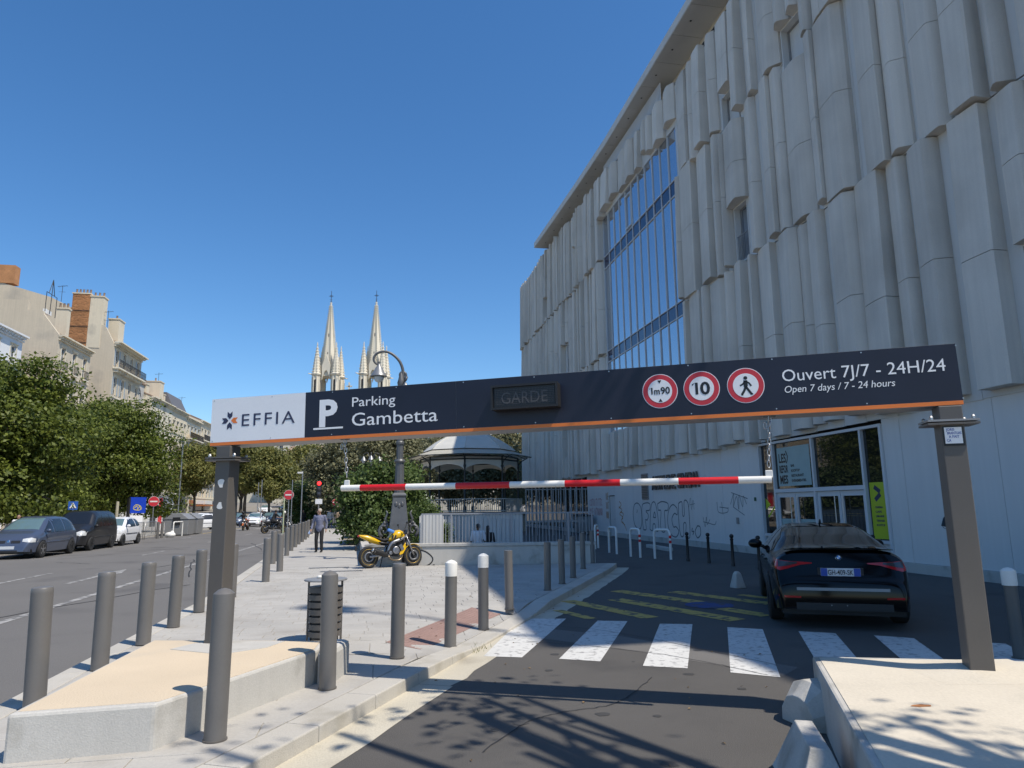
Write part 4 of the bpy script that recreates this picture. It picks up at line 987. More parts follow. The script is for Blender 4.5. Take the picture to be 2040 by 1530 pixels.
# big glazed bay
bay = MB(); bay.box(FB + .10, BIG[0], BIG[2], FB + .34, BIG[1], BIG[3]); bayo = bay.build('glazed_bay', K['shadow_gap'], cb)
n = 11; ws = (BIG[1] - BIG[0]) / n
rowz = [(5.95, 10.2, 0), (10.22, 10.88, 1), (10.90, 16.05, 0), (16.07, 16.80, 1), (16.82, 19.33, 0)]
for z0, z1, kind in rowz:
    for i in range(n):
        a0 = BIG[0] + i * ws + .03; a1 = a0 + ws - .06
        mb = MB(); t1, t2 = rd.uniform(-.008, .008), rd.uniform(-.008, .008)
        mb.add([(FB + .05 + t1, a0, z0), (FB + .05 - t1, a1, z0), (FB + .05 - t1 + t2, a1, z1), (FB + .05 + t1 + t2, a0, z1), (FB + .09, a0, z0), (FB + .09, a1, z0), (FB + .09, a1, z1), (FB + .09, a0, z1)],
               [(0, 1, 2, 3), (4, 7, 6, 5), (0, 4, 5, 1), (1, 5, 6, 2), (2, 6, 7, 3), (3, 7, 4, 0)])
        mb.build('spandrel' if kind else 'pane', K['band'] if kind else K['glass'], bayo)
for i in range(n + 1):
    a = BIG[0] + i * ws; fbox(a - .025, a + .025, BIG[2], BIG[3], -.09, .0).build('mullion', K['mullion_grey'], bayo)
for z in (5.92, 10.21, 10.89, 16.06, 16.81, 19.34): fbox(BIG[0], BIG[1], z - .022, z + .022, -.09, .004).build('transom', K['mullion_grey'], bayo)
mb = MB(); z0, z1, a0 = 17.0, 18.9, BIG[0] + 6 * ws
for q in ((a0 + .05, a0 + .10, z0, z1), (a0 + ws - .10, a0 + ws - .05, z0, z1)): fbox(*q, -.05, .03, mb)
for z in (z0, z1): fbox(a0 + .05, a0 + ws - .05, z - .03, z + .03, -.05, .028, mb)
mb.build('opening_light', K['alu'], bayo)
# small recessed windows
def small_window(r, rail):
    a0, a1, z0, z1 = r; mb = MB()
    fbox(a0, a0 + .05, z0, z1, -.34, .02, mb); fbox(a1 - .05, a1, z0, z1, -.34, .02, mb); fbox(a0 + .05, a1 - .05, z0, z0 + .05, -.34, .018, mb); fbox(a0 + .05, a1 - .05, z1 - .05, z1, -.34, .018, mb)
    w = mb.build('window', K['clad'], cb)
    fbox(a0 + .1, a1 - .1, z0 + .1, z1 - .1, -.30, -.27).build('pane', K['glass'] if rail else K['clad'], w)
    mb = MB(); fbox(a0 + .052, a0 + .11, z0 + .052, z1 - .052, -.30, -.22, mb); fbox(a1 - .11, a1 - .052, z0 + .052, z1 - .052, -.30, -.22, mb); fbox(a0 + .11, a1 - .11, z0 + .052, z0 + .11, -.30, -.22, mb); fbox(a0 + .11, a1 - .11, z1 - .11, z1 - .052, -.30, -.22, mb)
    mb.build('frame', K['grey_metal'], w)
    if rail:
        mb = MB()
        for k in range(9): a = a0 + .09 + (a1 - a0 - .18) * k / 8; fbox(a - .008, a + .008, z0 + .1, z0 + 1.1, -.06, -.044, mb)
        for z in (z0 + .12, z0 + 1.1): fbox(a0 + .055, a1 - .055, z - .015, z + .015, -.065, -.035, mb)
        mb.build('railing', K['grey_metal'], w)
for i, r in enumerate(SMALL): small_window(r, i in (0, 3, 4, 7))
# slotted grilles over the panel tops and the roof slab
mb = MB()
for k in range(230): a = 2 + k * .225; fbox(a, a + .05, ztop(a) - .2, ztop(a) + .12, -.3, -.18, mb)
o = mb.build('slot_grille', K['post'], cb); o['kind'] = 'stuff'
EA = [(-.4, 12.15), (8, 12.3), (16, 12.45), (24, 12.52), (30, 12.62), (36, 12.72), (42, 12.62), (48, 12.45), (53.3, 12.28)]
ez = lambda a: 22.45 + .012 * a
mb = MB(); poly = [(b, a) for a, b in EA] + [(FB + .5, 53.0), (FB + 20, 52), (FB + 20, -.4)]
zz = [ez(p[1]) for p in poly]; mb.prism(poly, [z + .012 for z in zz], [z + .42 for z in zz]); mb.build('roof', K['soffit'], cb)
for (a0, b0), (a1, b1) in zip(EA, EA[1:]):
    m = 3 if a1 - a0 > 5.5 else 2
    for k in range(m):
        s, e = a0 + (a1 - a0) * k / m + .012, a0 + (a1 - a0) * (k + 1) / m - .012
        p0, p1 = b0 + (b1 - b0) * k / m + .02, b0 + (b1 - b0) * (k + 1) / m + .02
        mb = MB(); mb.add([(p0, s, ez(s) - .02), (p1, e, ez(e) - .02), (FB + .9, e, ez(e) - .02), (FB + .9, s, ez(s) - .02), (p0, s, ez(s) + .01), (p1, e, ez(e) + .01), (FB + .9, e, ez(e) + .01), (FB + .9, s, ez(s) + .01)],
                          [(0, 1, 2, 3), (7, 6, 5, 4), (0, 4, 5, 1), (1, 5, 6, 2), (2, 6, 7, 3), (3, 7, 4, 0)]); mb.build('soffit_panel', K['soffit'], cb)
        mb = MB(); mb.lathe([(.05, -.03), (.05, -.015)], 10, c=((p0 + FB) / 2 + .1, (s + e) / 2, ez((s + e) / 2))); mb.build('downlight', K['black'], cb)
mb = MB(); mb.box(FB - .1, 53.2, 21.9, FB + 20, A1, 22.75); mb.build('parapet', K['band'], cb)
mb = MB()                                            # slatted balustrade of the roof terrace
for k in range(58): a = 29.2 + k * .155; fbox(a, a + .09, ztop(a) + .02, ez(a) - .25, -.06, -.03, mb)
o = mb.build('terrace_balustrade', K['alu'], cb)
mb = MB(); mb.lathe([(.07, 22.8), (.06, 27), (.045, 31.6)], 10, c=(FB - .7, -.1, 0)); mb.box(FB - .95, -.3, 29.4, FB - .62, -.12, 31.3); mb.box(FB - .78, .0, 29.6, FB - .5, .16, 31.4); mb.build('roof_mast', K['grey_metal'], cb)
# unseen stepped end of the building, shaped to cast the crossing's shadow edge
mb = MB(); mb.box(FB - .1, -1.95, -.3, FB + 20, 1.48, 20.7); mb.build('unseen_shadow_block', K['clad'], cb)
# ground floor
LOW = [DOOR]
a = A0
while a < A1 - .05:
    b = min(a + 1.42, A1)
    for e in (DOOR[0], DOOR[1], 38.35, 39.45, 43.7):
        if a + .1 < e < b + .1: b = e; break
    isd = abs(a - 38.35) < .02
    for s, e in cut(LOW, a + .02, b - .02, .02 + .22, zlow((a + b) / 2) - .08):
        if isd and s < 1: s = 2.35
        if a > 43.65:
            fbox(a + .03, b - .03, s, e, -.16, -.12).build('shopfront_pane', K['glass_dark'], cb); fbox(b - .03, b + .03, s, e, -.18, -.06).build('mullion', K['alu'], cb)
        else: fbox(a + .005, b - .005, s, e, -.10, -.03).build('wall_panel', K['wallpanel'], cb)
    a = b
for s, e in ((A0, DOOR[0]), (DOOR[1], 38.35), (39.45, A1)): fbox(s, e, -.05, .235, -.2, .03).build('plinth', K['concrete'], cb, bevel=.01)
mb = MB(); fbox(38.4, 39.4, .02, 2.3, -.16, -.10, mb); sd = mb.build('service_door', K['clad'], cb)
mb = MB(); mb.tube([(FB + .09, 38.52, 1.0), (FB + .04, 38.52, 1.0), (FB + .04, 38.66, 1.0)], .014, 8); mb.build('handle', K['steel'], sd, True)
# entrance
en = MB(); fbox(DOOR[0], DOOR[1], 3.78, 3.86, -.2, .03, en); fbox(DOOR[0], DOOR[0] + .08, 0, 3.78, -.2, .03, en); fbox(DOOR[1] - .08, DOOR[1], 0, 3.78, -.2, .03, en)
eo = en.build('entrance_frame', K['alu'], cb)
fbox(DOOR[0] + .08, DOOR[1] - .08, 0, 3.78, -.34, -.30).build('lobby_wall', K['black'], eo)
for a in (17.22, 19.50, 21.72): fbox(a - .04, a + .04, 0, 3.78, -.18, .012, None).build('mullion', K['alu'], eo)
fbox(17.26, 19.46, 2.12, 2.24, -.18, .008).build('transom', K['alu'], eo); fbox(19.54, 21.68, 2.12, 2.24, -.18, .008).build('transom', K['alu'], eo)
def pane(a0, a1, z0, z1, nm='pane', mat=None, d=-.08, tilt=.0): return fbox(a0, a1, z0, z1, d - .02, d).build(nm, mat or K['glass_dark'], eo)
pane(19.55, 21.67, 2.25, 3.77); pane(17.27, 19.45, 2.25, 3.77); pane(16.44, 17.17, .75, 3.77); pane(21.77, 22.53, .75, 3.77)
for a0, a1 in ((16.44, 17.17), (21.77, 22.53)):
    fbox(a0, a1, .66, .745, -.16, .006).build('transom', K['alu'], eo); fbox(a0, a1, .06, .66, -.12, -.08).build('kick_panel', K['alu'], eo)
    fbox(a0 + .18, a1 - .18, .10, .52, -.08, -.06).build('vent', K['black'], eo)
for a0, a1 in ((19.55, 20.60), (20.62, 21.67), (17.27, 18.34), (18.36, 19.45)):
    mb = MB(); fbox(a0, a0 + .11, .03, 2.11, -.12, -.05, mb); fbox(a1 - .11, a1, .03, 2.11, -.12, -.05, mb); fbox(a0 + .11, a1 - .11, .03, .22, -.12, -.052, mb); fbox(a0 + .11, a1 - .11, 1.96, 2.11, -.12, -.052, mb)
    d = mb.build('door', K['alu'], cb)
    fbox(a0 + .11, a1 - .11, .22, 1.96, -.10, -.08).build('door_glass', K['glass_dark'], d)
    ah = a1 - .17 if abs(a0 - 19.55) < .01 or abs(a0 - 17.27) < .01 else a0 + .17
    mb = MB(); mb.tube([(FB - .03, ah, .5), (FB - .03, ah, 1.98)], .016, 8)
    for z in (.6, 1.9): mb.tube([(FB + .05, ah, z), (FB - .03, ah, z)], .012, 6)
    mb.build('handle', K['steel'], d, 40)
    mb = MB()
    for z in (.78, .84, 1.38, 1.44):
        for k in range(11): fbox(a0 + .16 + k * .072, a0 + .175 + k * .072, z, z + .014, -.0795, -.078, mb)
    mb.build('safety_dots', K['yellow_line'], d)
    if a0 > 19: fbox(a0 + .13, a1 - .13, .88, 1.26, -.079, -.0775).build('door_notice', K['poster'], d)
FT = lambda a, z, d: frame_mat((0, -1, 0), (0, 0, 1), (FB - d, a, z))
po = fbox(19.72, 21.55, 2.33, 3.62, -.078, -.075).build('poster', K['poster'], cb)
for s, x, z, h, w in (('LES', 21.45, 3.12, .42, .42), ('REFOR', 21.45, 2.78, .34, .50), ('MES', 21.45, 2.42, .38, .46)):
    lettering(s, h, K['black'], po, FT(x, z, -.073), width=w, bold=.012)
mb = MB(); mb.stroke([(0, 0), (.06, .1), (.09, .24), (.03, .36), (.0, .42)], .05); o = mb.build('flourish', K['black'], po, fix=False); o.matrix_local = FT(21.02, 3.08, -.0728)
for i, s in enumerate(('BAR', 'ROOFTOP', 'RESTAURANT', 'EVENEMENTIEL')): lettering(s, .115, K['black'], po, FT(20.78, 2.95 - i * .165, -.073), width=(.2, .48, .68, .80)[i], bold=.004)
bn = fbox(16.50, 17.12, .78, 2.30, -.078, -.074).build('lime_banner', K['lime'], cb)
mb = MB()
for s in (1, -1): mb.stroke([(0, s * .02), (.22, s * .0 + s * .17)], .13)
mb = MB(); mb.stroke([(.02, .40), (.24, .26)], .12); mb.stroke([(.24, .20), (.02, .04)], .12); o = mb.build('arrow_emblem', K['navy_ink'], bn, fix=False); o.matrix_local = FT(16.96, 1.78, -.072)
for i, (s, w) in enumerate((('CINEMA', .30), ('CAFE', .24), ('LIBRAIRIE', .32), ('TERRASSE', .32), ('ROOFTOP', .32))): lettering(s, .075, K['navy_ink'], bn, FT(16.97, 1.60 - i * .12, -.072), width=w, bold=.003)
b2 = fbox(21.80, 22.50, 1.30, 2.0, -.078, -.076).build('lime_sticker', K['glass_dark'], cb)
mb = MB(); mb.add([(0, 0, 0), (.30, .18, 0), (0, .40, 0)], [(0, 1, 2)]); mb.stroke([(.1, -.25), (.55, .1)], .07); o = mb.build('arrow_emblem', K['lime'], b2, fix=False); o.matrix_local = FT(22.46, 1.55, -.074)
# raised name letters, louvre and wall fittings
nm = thing('name_letters', 'dark raised cinema name letters fixed on the wall above the graffiti', 'sign', (0, 0, 0), PHI)
lettering('ARTPLEXE CINEMA', .95, K['post'], nm, FT(32.55, 2.50, .03), width=5.2, bold=.012, ext=.03)
lv = fbox(33.15, 34.0, 2.05, 3.35, -.028, .02).build('louvre', K['grey_metal'], cb)
for k in range(14): fbox(33.2, 33.95, 2.12 + k * .086, 2.155 + k * .086, .02, .045).build('slat', K['post'], lv)
gb = fbox(23.0, 23.11, 1.86, 1.99, -.028, .0); o = gb.build('exit_plate', M('green_plate', (.02, .10, .06), .5), cb)
o = fbox(24.32, 24.46, 1.02, 1.26, -.028, .02).build('intercom', K['grey_metal'], cb)
hy = thing('wall_tap', 'black hose connection with coiled wire below a red mark on the wall', 'hydrant', ST(FB - .0, 14.36, 0), PHI)
mb = MB(); mb.tube([(.05, 0, 1.42), (-.1, 0, 1.42), (-.16, 0, 1.36), (-.2, .02, 1.18)], [.03, .03, .035, .05], 10); mb.build('spout', K['black'], hy, 40)
mb = MB(); mb.torus((-.17, 0, 1.22), .09, .006, 18, 5, 'x'); mb.build('wire', K['black'], hy, True)
mb = MB(); mb.box(.02, -.07, 1.66, .028, .07, 1.70); mb.build('red_mark', K['red'], hy)
# graffiti, painted flat on the wall panels
def wall_strokes(strokes, a, z, w, mat, label, cat='graffiti', sx=1.0, sz=1.0, d=-.026):
    mb = MB()
    for s in strokes:
        s2 = pathlen([(p[0], p[1], 0) for p in s], max(6, len(s) * 5)) if len(s) > 2 else [Vector((p[0], p[1], 0)) for p in s]; mb.stroke([(p[0] * sx, p[1] * sz) for p in s2], w)
    o = mb.build('graffiti', mat, fix=False); o.matrix_world = Matrix.Rotation(PHI, 4, 'Z') @ FT(a, z, d); return tag(o, label, cat)
K['spray'] = M('black_spray_paint', (.14, .165, .175), .8, var=.2, vs=8); K['spray_red'] = M('red_spray_paint', (.42, .12, .12), .8, var=.2, vs=8); K['spray_orange'] = M('orange_spray_paint', (.45, .23, .08), .8, var=.2, vs=8)
bub = [[(.55, .1), (.15, .35), (.02, .9), (.2, 1.35), (.6, 1.45), (.95, 1.2), (1.0, .6), (.85, .2), (.55, .1)], [(.45, .95), (.52, 1.05), (.48, 1.12)],
       [(1.15, .1), (1.05, .6), (1.1, 1.3), (1.5, 1.45), (1.95, 1.4), (1.9, 1.1), (1.5, 1.05), (1.75, .85), (1.6, .6), (1.4, .6), (1.45, .15), (1.15, .1)],
       [(1.85, .15), (1.95, .8), (2.15, 1.4), (2.5, 1.45), (2.7, .9), (2.75, .2), (2.5, .1), (2.4, .4), (2.2, .4), (2.1, .1), (1.85, .15)], [(2.25, .75), (2.4, 1.0), (2.5, .75), (2.25, .75)],
       [(2.75, 1.4), (2.8, 1.1), (3.05, 1.05), (2.95, .4), (3.05, .1), (3.35, .12), (3.4, .6), (3.4, 1.05), (3.7, 1.1), (3.75, 1.4), (3.2, 1.5), (2.75, 1.4)],
       [(4.55, 1.2), (4.2, 1.35), (3.8, 1.1), (3.65, .5), (3.9, 0), (4.35, -.1), (4.6, .15), (4.4, .35), (4.15, .35), (4.05, .7), (4.3, .95), (4.55, .9), (4.55, 1.2)],
       [(4.7, 1.4), (4.65, .6), (4.75, .0), (5.0, .0), (5.05, .5), (5.25, .5), (5.2, .0), (5.5, -.05), (5.55, .7), (5.5, 1.4), (5.2, 1.5), (5.15, .9), (5.0, .9), (5.0, 1.45), (4.7, 1.4)],
       [(5.75, .35), (5.7, .2), (5.85, .2), (5.75, .05)], [(6.15, .45), (5.95, .2), (6.1, -.05), (6.35, .1), (6.35, .4), (6.15, .45)]]
wall_strokes(bub, 35.5, .42, .058, K['spray'], 'large outlined bubble letter graffiti in dark spray on the pale wall', sx=1.24)
def scrawl(n, w, h, seed, rows=1):
    q = random.Random(seed); out = []
    for rr in range(rows):
        for i in range(n):
            x = i * w / n; y = -rr * h * 1.35; c = w / n
            k = q.choice('NVOECTI')
            out.append({'N': [(x, y), (x, y + h), (x + c * .7, y), (x + c * .7, y + h)], 'V': [(x, y + h), (x + c * .35, y), (x + c * .7, y + h)], 'O': [(x + c * .3, y), (x, y + h * .5), (x + c * .35, y + h), (x + c * .7, y + h * .5), (x + c * .3, y)],
                        'E': [(x + c * .6, y + h), (x, y + h), (x, y + h * .5), (x + c * .5, y + h * .5), (x, y + h * .45), (x, y), (x + c * .6, y)], 'C': [(x + c * .65, y + h * .9), (x + c * .1, y + h * .8), (x + c * .05, y + h * .2), (x + c * .65, y + h * .1)],
                        'T': [(x, y + h), (x + c * .7, y + h), (x + c * .35, y + h), (x + c * .35, y)], 'I': [(x + c * .3, y + h), (x + c * .25, y)]}[k])
    return out
wall_strokes(scrawl(10, 2.6, .42, 5, 2), 43.2, 1.75, .04, K['spray_red'], 'two lines of red spray scrawl low on the wall above the wheelie bin')
wall_strokes(scrawl(3, .55, .4, 8, 3), 39.95, 2.1, .04, K['spray_orange'], 'orange spray scrawl beside the grey service door, on its far side')
wall_strokes([[(0, .9), (.5, .7), (.1, .5), (.6, .3), (.3, .1), (.9, -.1)], [(.1, 1.2), (.4, 1.0), (.0, .8)], [(.2, .6), (.7, .5), (.4, .2)], [(.5, .1), (1.0, -.25), (1.1, -.4)]], 37.7, .8, .05, K['spray_orange'], 'tangled orange spray tag between the service door and the bubble letters')
wall_strokes([[(0, .2), (.2, .6), (.25, .1), (.45, .5), (.5, .1)], [(.1, .3), (.6, .35)]], 28.6, 1.45, .025, K['spray'], 'small faint dark spray tag right after the bubble letters')
wall_strokes([[(0, .4), (.15, 0), (.3, .4), (.35, .1), (.6, .3)], [(.0, .2), (.5, .15), (1.0, .1), (1.15, .25)]], 27.3, .85, .03, K['spray'], 'small looping dark spray tag low on the wall near the doors')
wall_strokes([[(0, .5), (.1, .1), (.8, .1), (.9, .3)], [(.2, .3), (.9, .25)], [(.4, .5), (.45, .0)]], 26.0, 1.35, .03, K['spray'], 'angular dark spray tag at mid height before the intercom')
wall_strokes([[(0, .3), (.3, .7), (.2, .2), (.5, .6), (.6, .1), (.7, .65), (.9, .2), (1.0, .6), (1.2, .3)], [(.1, .75), (1.3, .5)], [(.2, .2), (1.0, -.1)]], 24.9, 1.45, .03, K['spray'], 'spiky crowned dark spray tag highest on the wall next to the green plate')
# wheelie bin by the wall
wb = thing('wheelie_bin', 'grey four wheeled refuse bin with dark lid against the scrawled wall', 'refuse bin', ST(12.55, 42.4, 0), PHI)
mb = MB(); mb.loft([[(-.38, -.5, .18), (.38, -.5, .18), (.38, .5, .18), (-.38, .5, .18)], [(-.5, -.63, 1.12), (.5, -.63, 1.12), (.5, .63, 1.12), (-.5, .63, 1.12)]]); mb.build('body', K['grey_metal'], wb, bevel=.05)
mb = MB(); mb.loft([[(-.54, -.67, 1.125), (.54, -.67, 1.125), (.54, .67, 1.125), (-.54, .67, 1.125)], [(-.5, -.64, 1.2), (.5, -.64, 1.2), (.5, .64, 1.26), (-.5, .64, 1.26)]]); mb.build('lid', K['plastic'], wb, bevel=.03)
for sx in (-.3, .3):
    for sy in (-.42, .42): mb = MB(); mb.lathe([(.09, -.025), (.1, 0), (.09, .025)], 14, c=(sx, sy, .1), axis='x'); mb.build('wheel', K['rubber'], wb, 40)
mb = MB(); mb.stroke([(-.2, .6), (.1, .75), (-.1, .5), (.25, .55)], .03); o = mb.build('scribble', K['black'], wb, fix=False); o.matrix_local = frame_mat((0, -1, 0), (-.12, 0, 1), (-.475, 0, .2))
tag(MB().box(-1.3, -.12, 0, 1.3, .12, .14).build('parking_kerb', K['concrete'], loc=ST(11.1, 26.8, 0), rz=PHI + PI / 2 - .06, bevel=.02), 'long low concrete kerb bar on the asphalt behind the white hoops', 'kerb bar')
K['rail_grey'] = M('grey_railing_paint', (.27, .28, .30), .5, var=.05)
# ------------------------------------------------------------------ low wall, ramp pit and railing
lw = thing('ramp_wall', 'low pale concrete wall with coping and grey railing around the pedestrian ramp', 'low wall', (wallL.x, wallL.y, 0), math.atan2(wallR.y - wallL.y, wallR.x - wallL.x))
WL = (wallR - wallL).length
MB().box(0, 0, .05, WL, .28, .64).build('wall_body', K['concrete'], lw, bevel=.01); MB().box(-.03, -.03, .643, WL + .03, .31, .735).build('coping', K['concrete'], lw, bevel=.012)
bx0 = 1.62; barm = MB().box(-.007, .12, .735, .009, .138, 1.55).mesh('baluster', K['rail_grey'])
for k in range(52):
    x = bx0 + k * .098
    if x < WL - .05: link('baluster', barm, lw, (x, 0, 0))
for x in (bx0, bx0 + .85, bx0 + 2.6, bx0 + 4.28, WL - .06): MB().box(x - .025, .10, .735, x + .025, .15, 1.58).build('railing_post', K['rail_grey'], lw)
MB().box(bx0 - .03, .105, 1.552, WL - .03, .155, 1.592).build('top_rail', K['rail_grey'], lw)
mb = MB()
for s in ([(1.10, .18), (1.12, .5), (1.26, .56), (1.3, .3), (1.18, .1), (1.06, .2), (1.16, .55), (1.36, .58), (1.38, .2), (1.2, .06)], [(1.05, .08), (1.3, .62)], [(1.5, .55), (1.52, .1)], [(1.44, .58), (1.75, .5), (1.95, .3), (1.8, .12), (1.46, .1), (1.85, .09), (2.0, .14)]):
    mb.stroke(pathlen([(p[0], p[1], 0) for p in s], len(s) * 5), .035)
K['spray_black'] = M('black_spray', (.015, .015, .017), .7, var=0)
o = mb.build('graffiti', K['spray_black'], fix=False); o.matrix_world = Matrix.Translation(lw.location) @ Matrix.Rotation(lw.rotation_euler.z, 4, 'Z') @ frame_mat((1, 0, 0), (0, 0, 1), (0, -.004, .0)); tag(o, 'black spray letters on the low wall beside the front wheel of the yellow motorcycle', 'graffiti')
pt = thing('pedestrian_ramp', 'sunken pedestrian ramp with grey slatted sheet walls behind the railing', 'ramp', (0, 0, 0), PHI)
p = PIT
mb = MB(); mb.add([(p[0], p[1], -.6), (p[2], p[1], -.6), (p[2], p[3], -.6), (p[0], p[3], -.6), (p[0], p[1], 0), (p[2], p[1], 0), (p[2], p[3], 0), (p[0], p[3], 0)], [(0, 1, 2, 3), (0, 1, 5, 4), (1, 2, 6, 5), (2, 3, 7, 6), (3, 0, 4, 7)])
mb.build('pit', K['concrete'], pt, fix=False)
slat = MB().box(-.083, 0, 0, .083, .05, 1.12).mesh('slat', K['clad'])
for k in range(24):
    b = 1.45 + k * .195; link('slat', slat, pt, (b, 30.2, .38 - .012 * k))
for k in range(4): link('slat', slat, pt, (1.36 + k * .17, 21.9 + k * .02, .42))
MB().box(1.3, 30.26, .2, 6.2, 30.34, 1.46).build('sheet_wall', K['wallpanel'], pt); MB().box(1.25, 22.05, .0, 2.0, 22.12, 1.5).build('sheet_wall', K['wallpanel'], pt)
MB().box(1.2, 30.1, 1.50, 6.25, 30.36, 1.56).build('cap_rail', K['post'], pt)
mb = MB(); mb.loft([[(1.6, 29.2, -.6), (1.6, 29.75, -.6), (1.6, 29.75, .72), (1.6, 29.2, .72)], [(6.05, 29.2, -.6), (6.05, 29.75, -.6), (6.05, 29.75, .02), (6.05, 29.2, .02)]]); mb.build('sloping_ledge', K['concrete'], pt)
for k in range(14):
    mb = MB(); b = 2.9 + k * .22; zz = .72 - (b - 1.6) * .157; mb.box(b, 29.16, zz - .17, b + .2, 29.21, zz - .05); mb.build('stone', K['kerb'] if k % 2 else K['concrete'], pt)
for k in range(5): MB().box(p[0] + .05, 22.0 + k * .32, -.6, 2.4, 22.32 + k * .32, -.30 - k * .11).build('step', K['concrete'], pt)
mb = MB(); mb.tube([(1.5, 21.9, .62), (2.6, 25.5, .1)], .03, 8); mb.build('red_handrail', K['red'], pt, True)
person('man seen from behind in a white shirt on the sunken ramp', (-1.33, 26.2, -.6), PI, 1.04, dict(look=(.1, -1, 0)), K['cloth_white'], K['cloth_blue'], K['skin_dark'], K['hair_dark'], voxel=.03, sleeves='short')
person('person in black seen from behind beside the white shirt on the ramp', (-.98, 26.5, -.6), PI, .99, None, K['cloth_black'], K['cloth_black'], K['skin'], K['hair_dark'], voxel=.03, longhair=True)
# planter
pw = thing('planter_wall', 'long low concrete planter wall beside the boulevard pavement', 'low wall', (0, 0, 0))
def run_wall(P, w, z0, z1):
    P = [Vector(q) for q in P]; d = (P[1] - P[0]).normalized(); n = Vector((d.y, -d.x)) * w
    mb = MB(); mb.prism([(P[0].x, P[0].y), (P[0].x + n.x, P[0].y + n.y), (P[1].x + n.x, P[1].y + n.y), (P[1].x, P[1].y)], z0, z1); return mb
q0, q1 = ST(-.42, 21.2).to_2d(), ST(-1.95, 62).to_2d()
for k in range(10): run_wall((q0.lerp(q1, k / 10) + (q1 - q0).normalized() * .006, q0.lerp(q1, (k + 1) / 10)), .3, 0, .47).build('wall_section', K['concrete'], pw, bevel=.012)
mb = MB(); st_rect(mb, -.3, 21.3, .95, 33, .36); st_rect(mb, -1.7, 33, 6.3, 44, .36); tag(mb.build('planter_soil', M('dry_soil', (.26, .22, .16), .95, var=.15, vs=2, fine=.1, fs=25), fix=False), kind='structure')
# ------------------------------------------------------------------ shrubs
LAU = [TreeKind('leafD', [(0, 0, 1.5, 1.15, 1.1, 1.2), (.5, .3, 2.5, .8, .8, .8), (-.6, -.2, 2.2, .8, .8, .8), (.1, -.4, .9, 1.2, 1.1, .7)], 2.4, .07, 520, 16, .16, 31 + k, spread=.22, flat=.9) for k in range(2)]
for k, (x, y, s, lb) in enumerate(((-6.2, 29.5, .92, 'bright laurel shrub in the planter above the tail of the yellow motorcycle'), (-7.3, 34.5, .98, 'laurel shrub at the pavement end of the planter, above the wall shadow'), (-5.2, 30.0, .98, 'tall laurel shrub in the planter just left of the ornate lamp post'), (-3.7, 28.6, .5, 'shaded laurel shrub in the planter right behind the ornate lamp base'), (-6.0, 36.5, 1.1, 'laurel shrub deep in the planter behind the others'))):
    LAU[k % 2].put('laurel_shrub', (x, y, .3), lb, 'shrub', 'laurel shrubs in the planter', k * 1.7, (s, s, s * 1.06))
LAU[0].put('laurel_shrub', (-2.75, 24.6, .1), 'low dry brownish shrub behind the ramp wall right of the lamp base', 'shrub', None, 2.2, (.42, .42, .38))
# ------------------------------------------------------------------ ornate lamp
K['lamp_grey'] = M('cast_iron_grey', (.115, .118, .122), .45, .2, var=.08, vs=6, fine=.04)
K['lamp_bell'] = M('lamp_bell_grey', (.26, .265, .27), .4, .4, var=.05)
def bell(parent, loc, s=1.0):
    mb = MB(); mb.lathe([(.02, .42), (.05, .40), (.07, .33), (.12, .26), (.21, .08), (.275, .0), (.28, -.03), (.25, -.03), (.2, .0), (.02, .05)], 20); b = mb.build('lamp_shade', K['lamp_bell'], parent, 40, loc=loc); b.scale = (s, s, s)
    mb = MB(); mb.lathe([(.17, -.025), (.165, -.10), (.12, -.19), (.03, -.235), (.005, -.24)], 16); mb.build('lamp_glass', M('frosted_glass', (.55, .58, .58), .2, var=0), b, True)
    return b
L0 = Vector((-3.77, 23.0, .1)); lp = thing('street_lamp', 'ornate cast iron street lamp with scrolled base behind the yellow motorcycle', 'street lamp', L0, PHI)
mb = MB(); q4 = lambda w, z: [(-w, -w, z), (w, -w, z), (w, w, z), (-w, w, z)]
mb.loft([q4(.42, 0), q4(.42, .5), q4(.36, .55), q4(.36, .74), q4(.32, .78), q4(.30, 1.15), q4(.205, 2.0), q4(.23, 2.05), q4(.23, 2.10), q4(.17, 2.16)]); mb.build('pedestal', K['lamp_grey'], lp, bevel=.02)
mb = MB(); mb.lathe([(.3, 1.02), (.335, 1.05), (.335, 1.12), (.3, 1.15)], 4, ang0=PI / 4); mb.build('moulding', K['lamp_grey'], lp)
for s in (-1, 1):
    mb = MB(); sp = [(s * (.36 + .19 * (1 - t / 14) * math.cos(t * .62 - 1.2) + .1), -.05, .95 + .22 * (1 - t / 16) * math.sin(t * .62 - 1.2)) for t in range(13)]; mb.tube(sp, [.055 - .002 * i for i in range(13)], 8)
    for q in range(5): mb.sph((s * (.36 + .05 * q), -.05 + .03 * (q % 2), 1.12 + .09 * q - .03 * q * q), (.05, .06, .07), 8, 6)
    mb.tube([(s * .34, -.04, 1.15), (s * .44, -.04, 1.32), (s * .36, -.04, 1.5), (s * .42, -.04, 1.58)], [.05, .045, .04, .02], 7); mb.build('scroll', K['lamp_grey'], lp, True)
mb = MB()
for s in range(3): mb.sph((-.1 + .1 * s, -.235, 1.78 - .06 * (s % 2)), (.05, .03, .09), 8, 6)
mb.build('leaf_relief', K['lamp_grey'], lp, True)
mb = MB()
def fluted(r, z, n=24): return [(r * (1 - .09 * (k % 2)) * math.cos(2 * PI * k / n), r * (1 - .09 * (k % 2)) * math.sin(2 * PI * k / n), z) for k in range(n)]
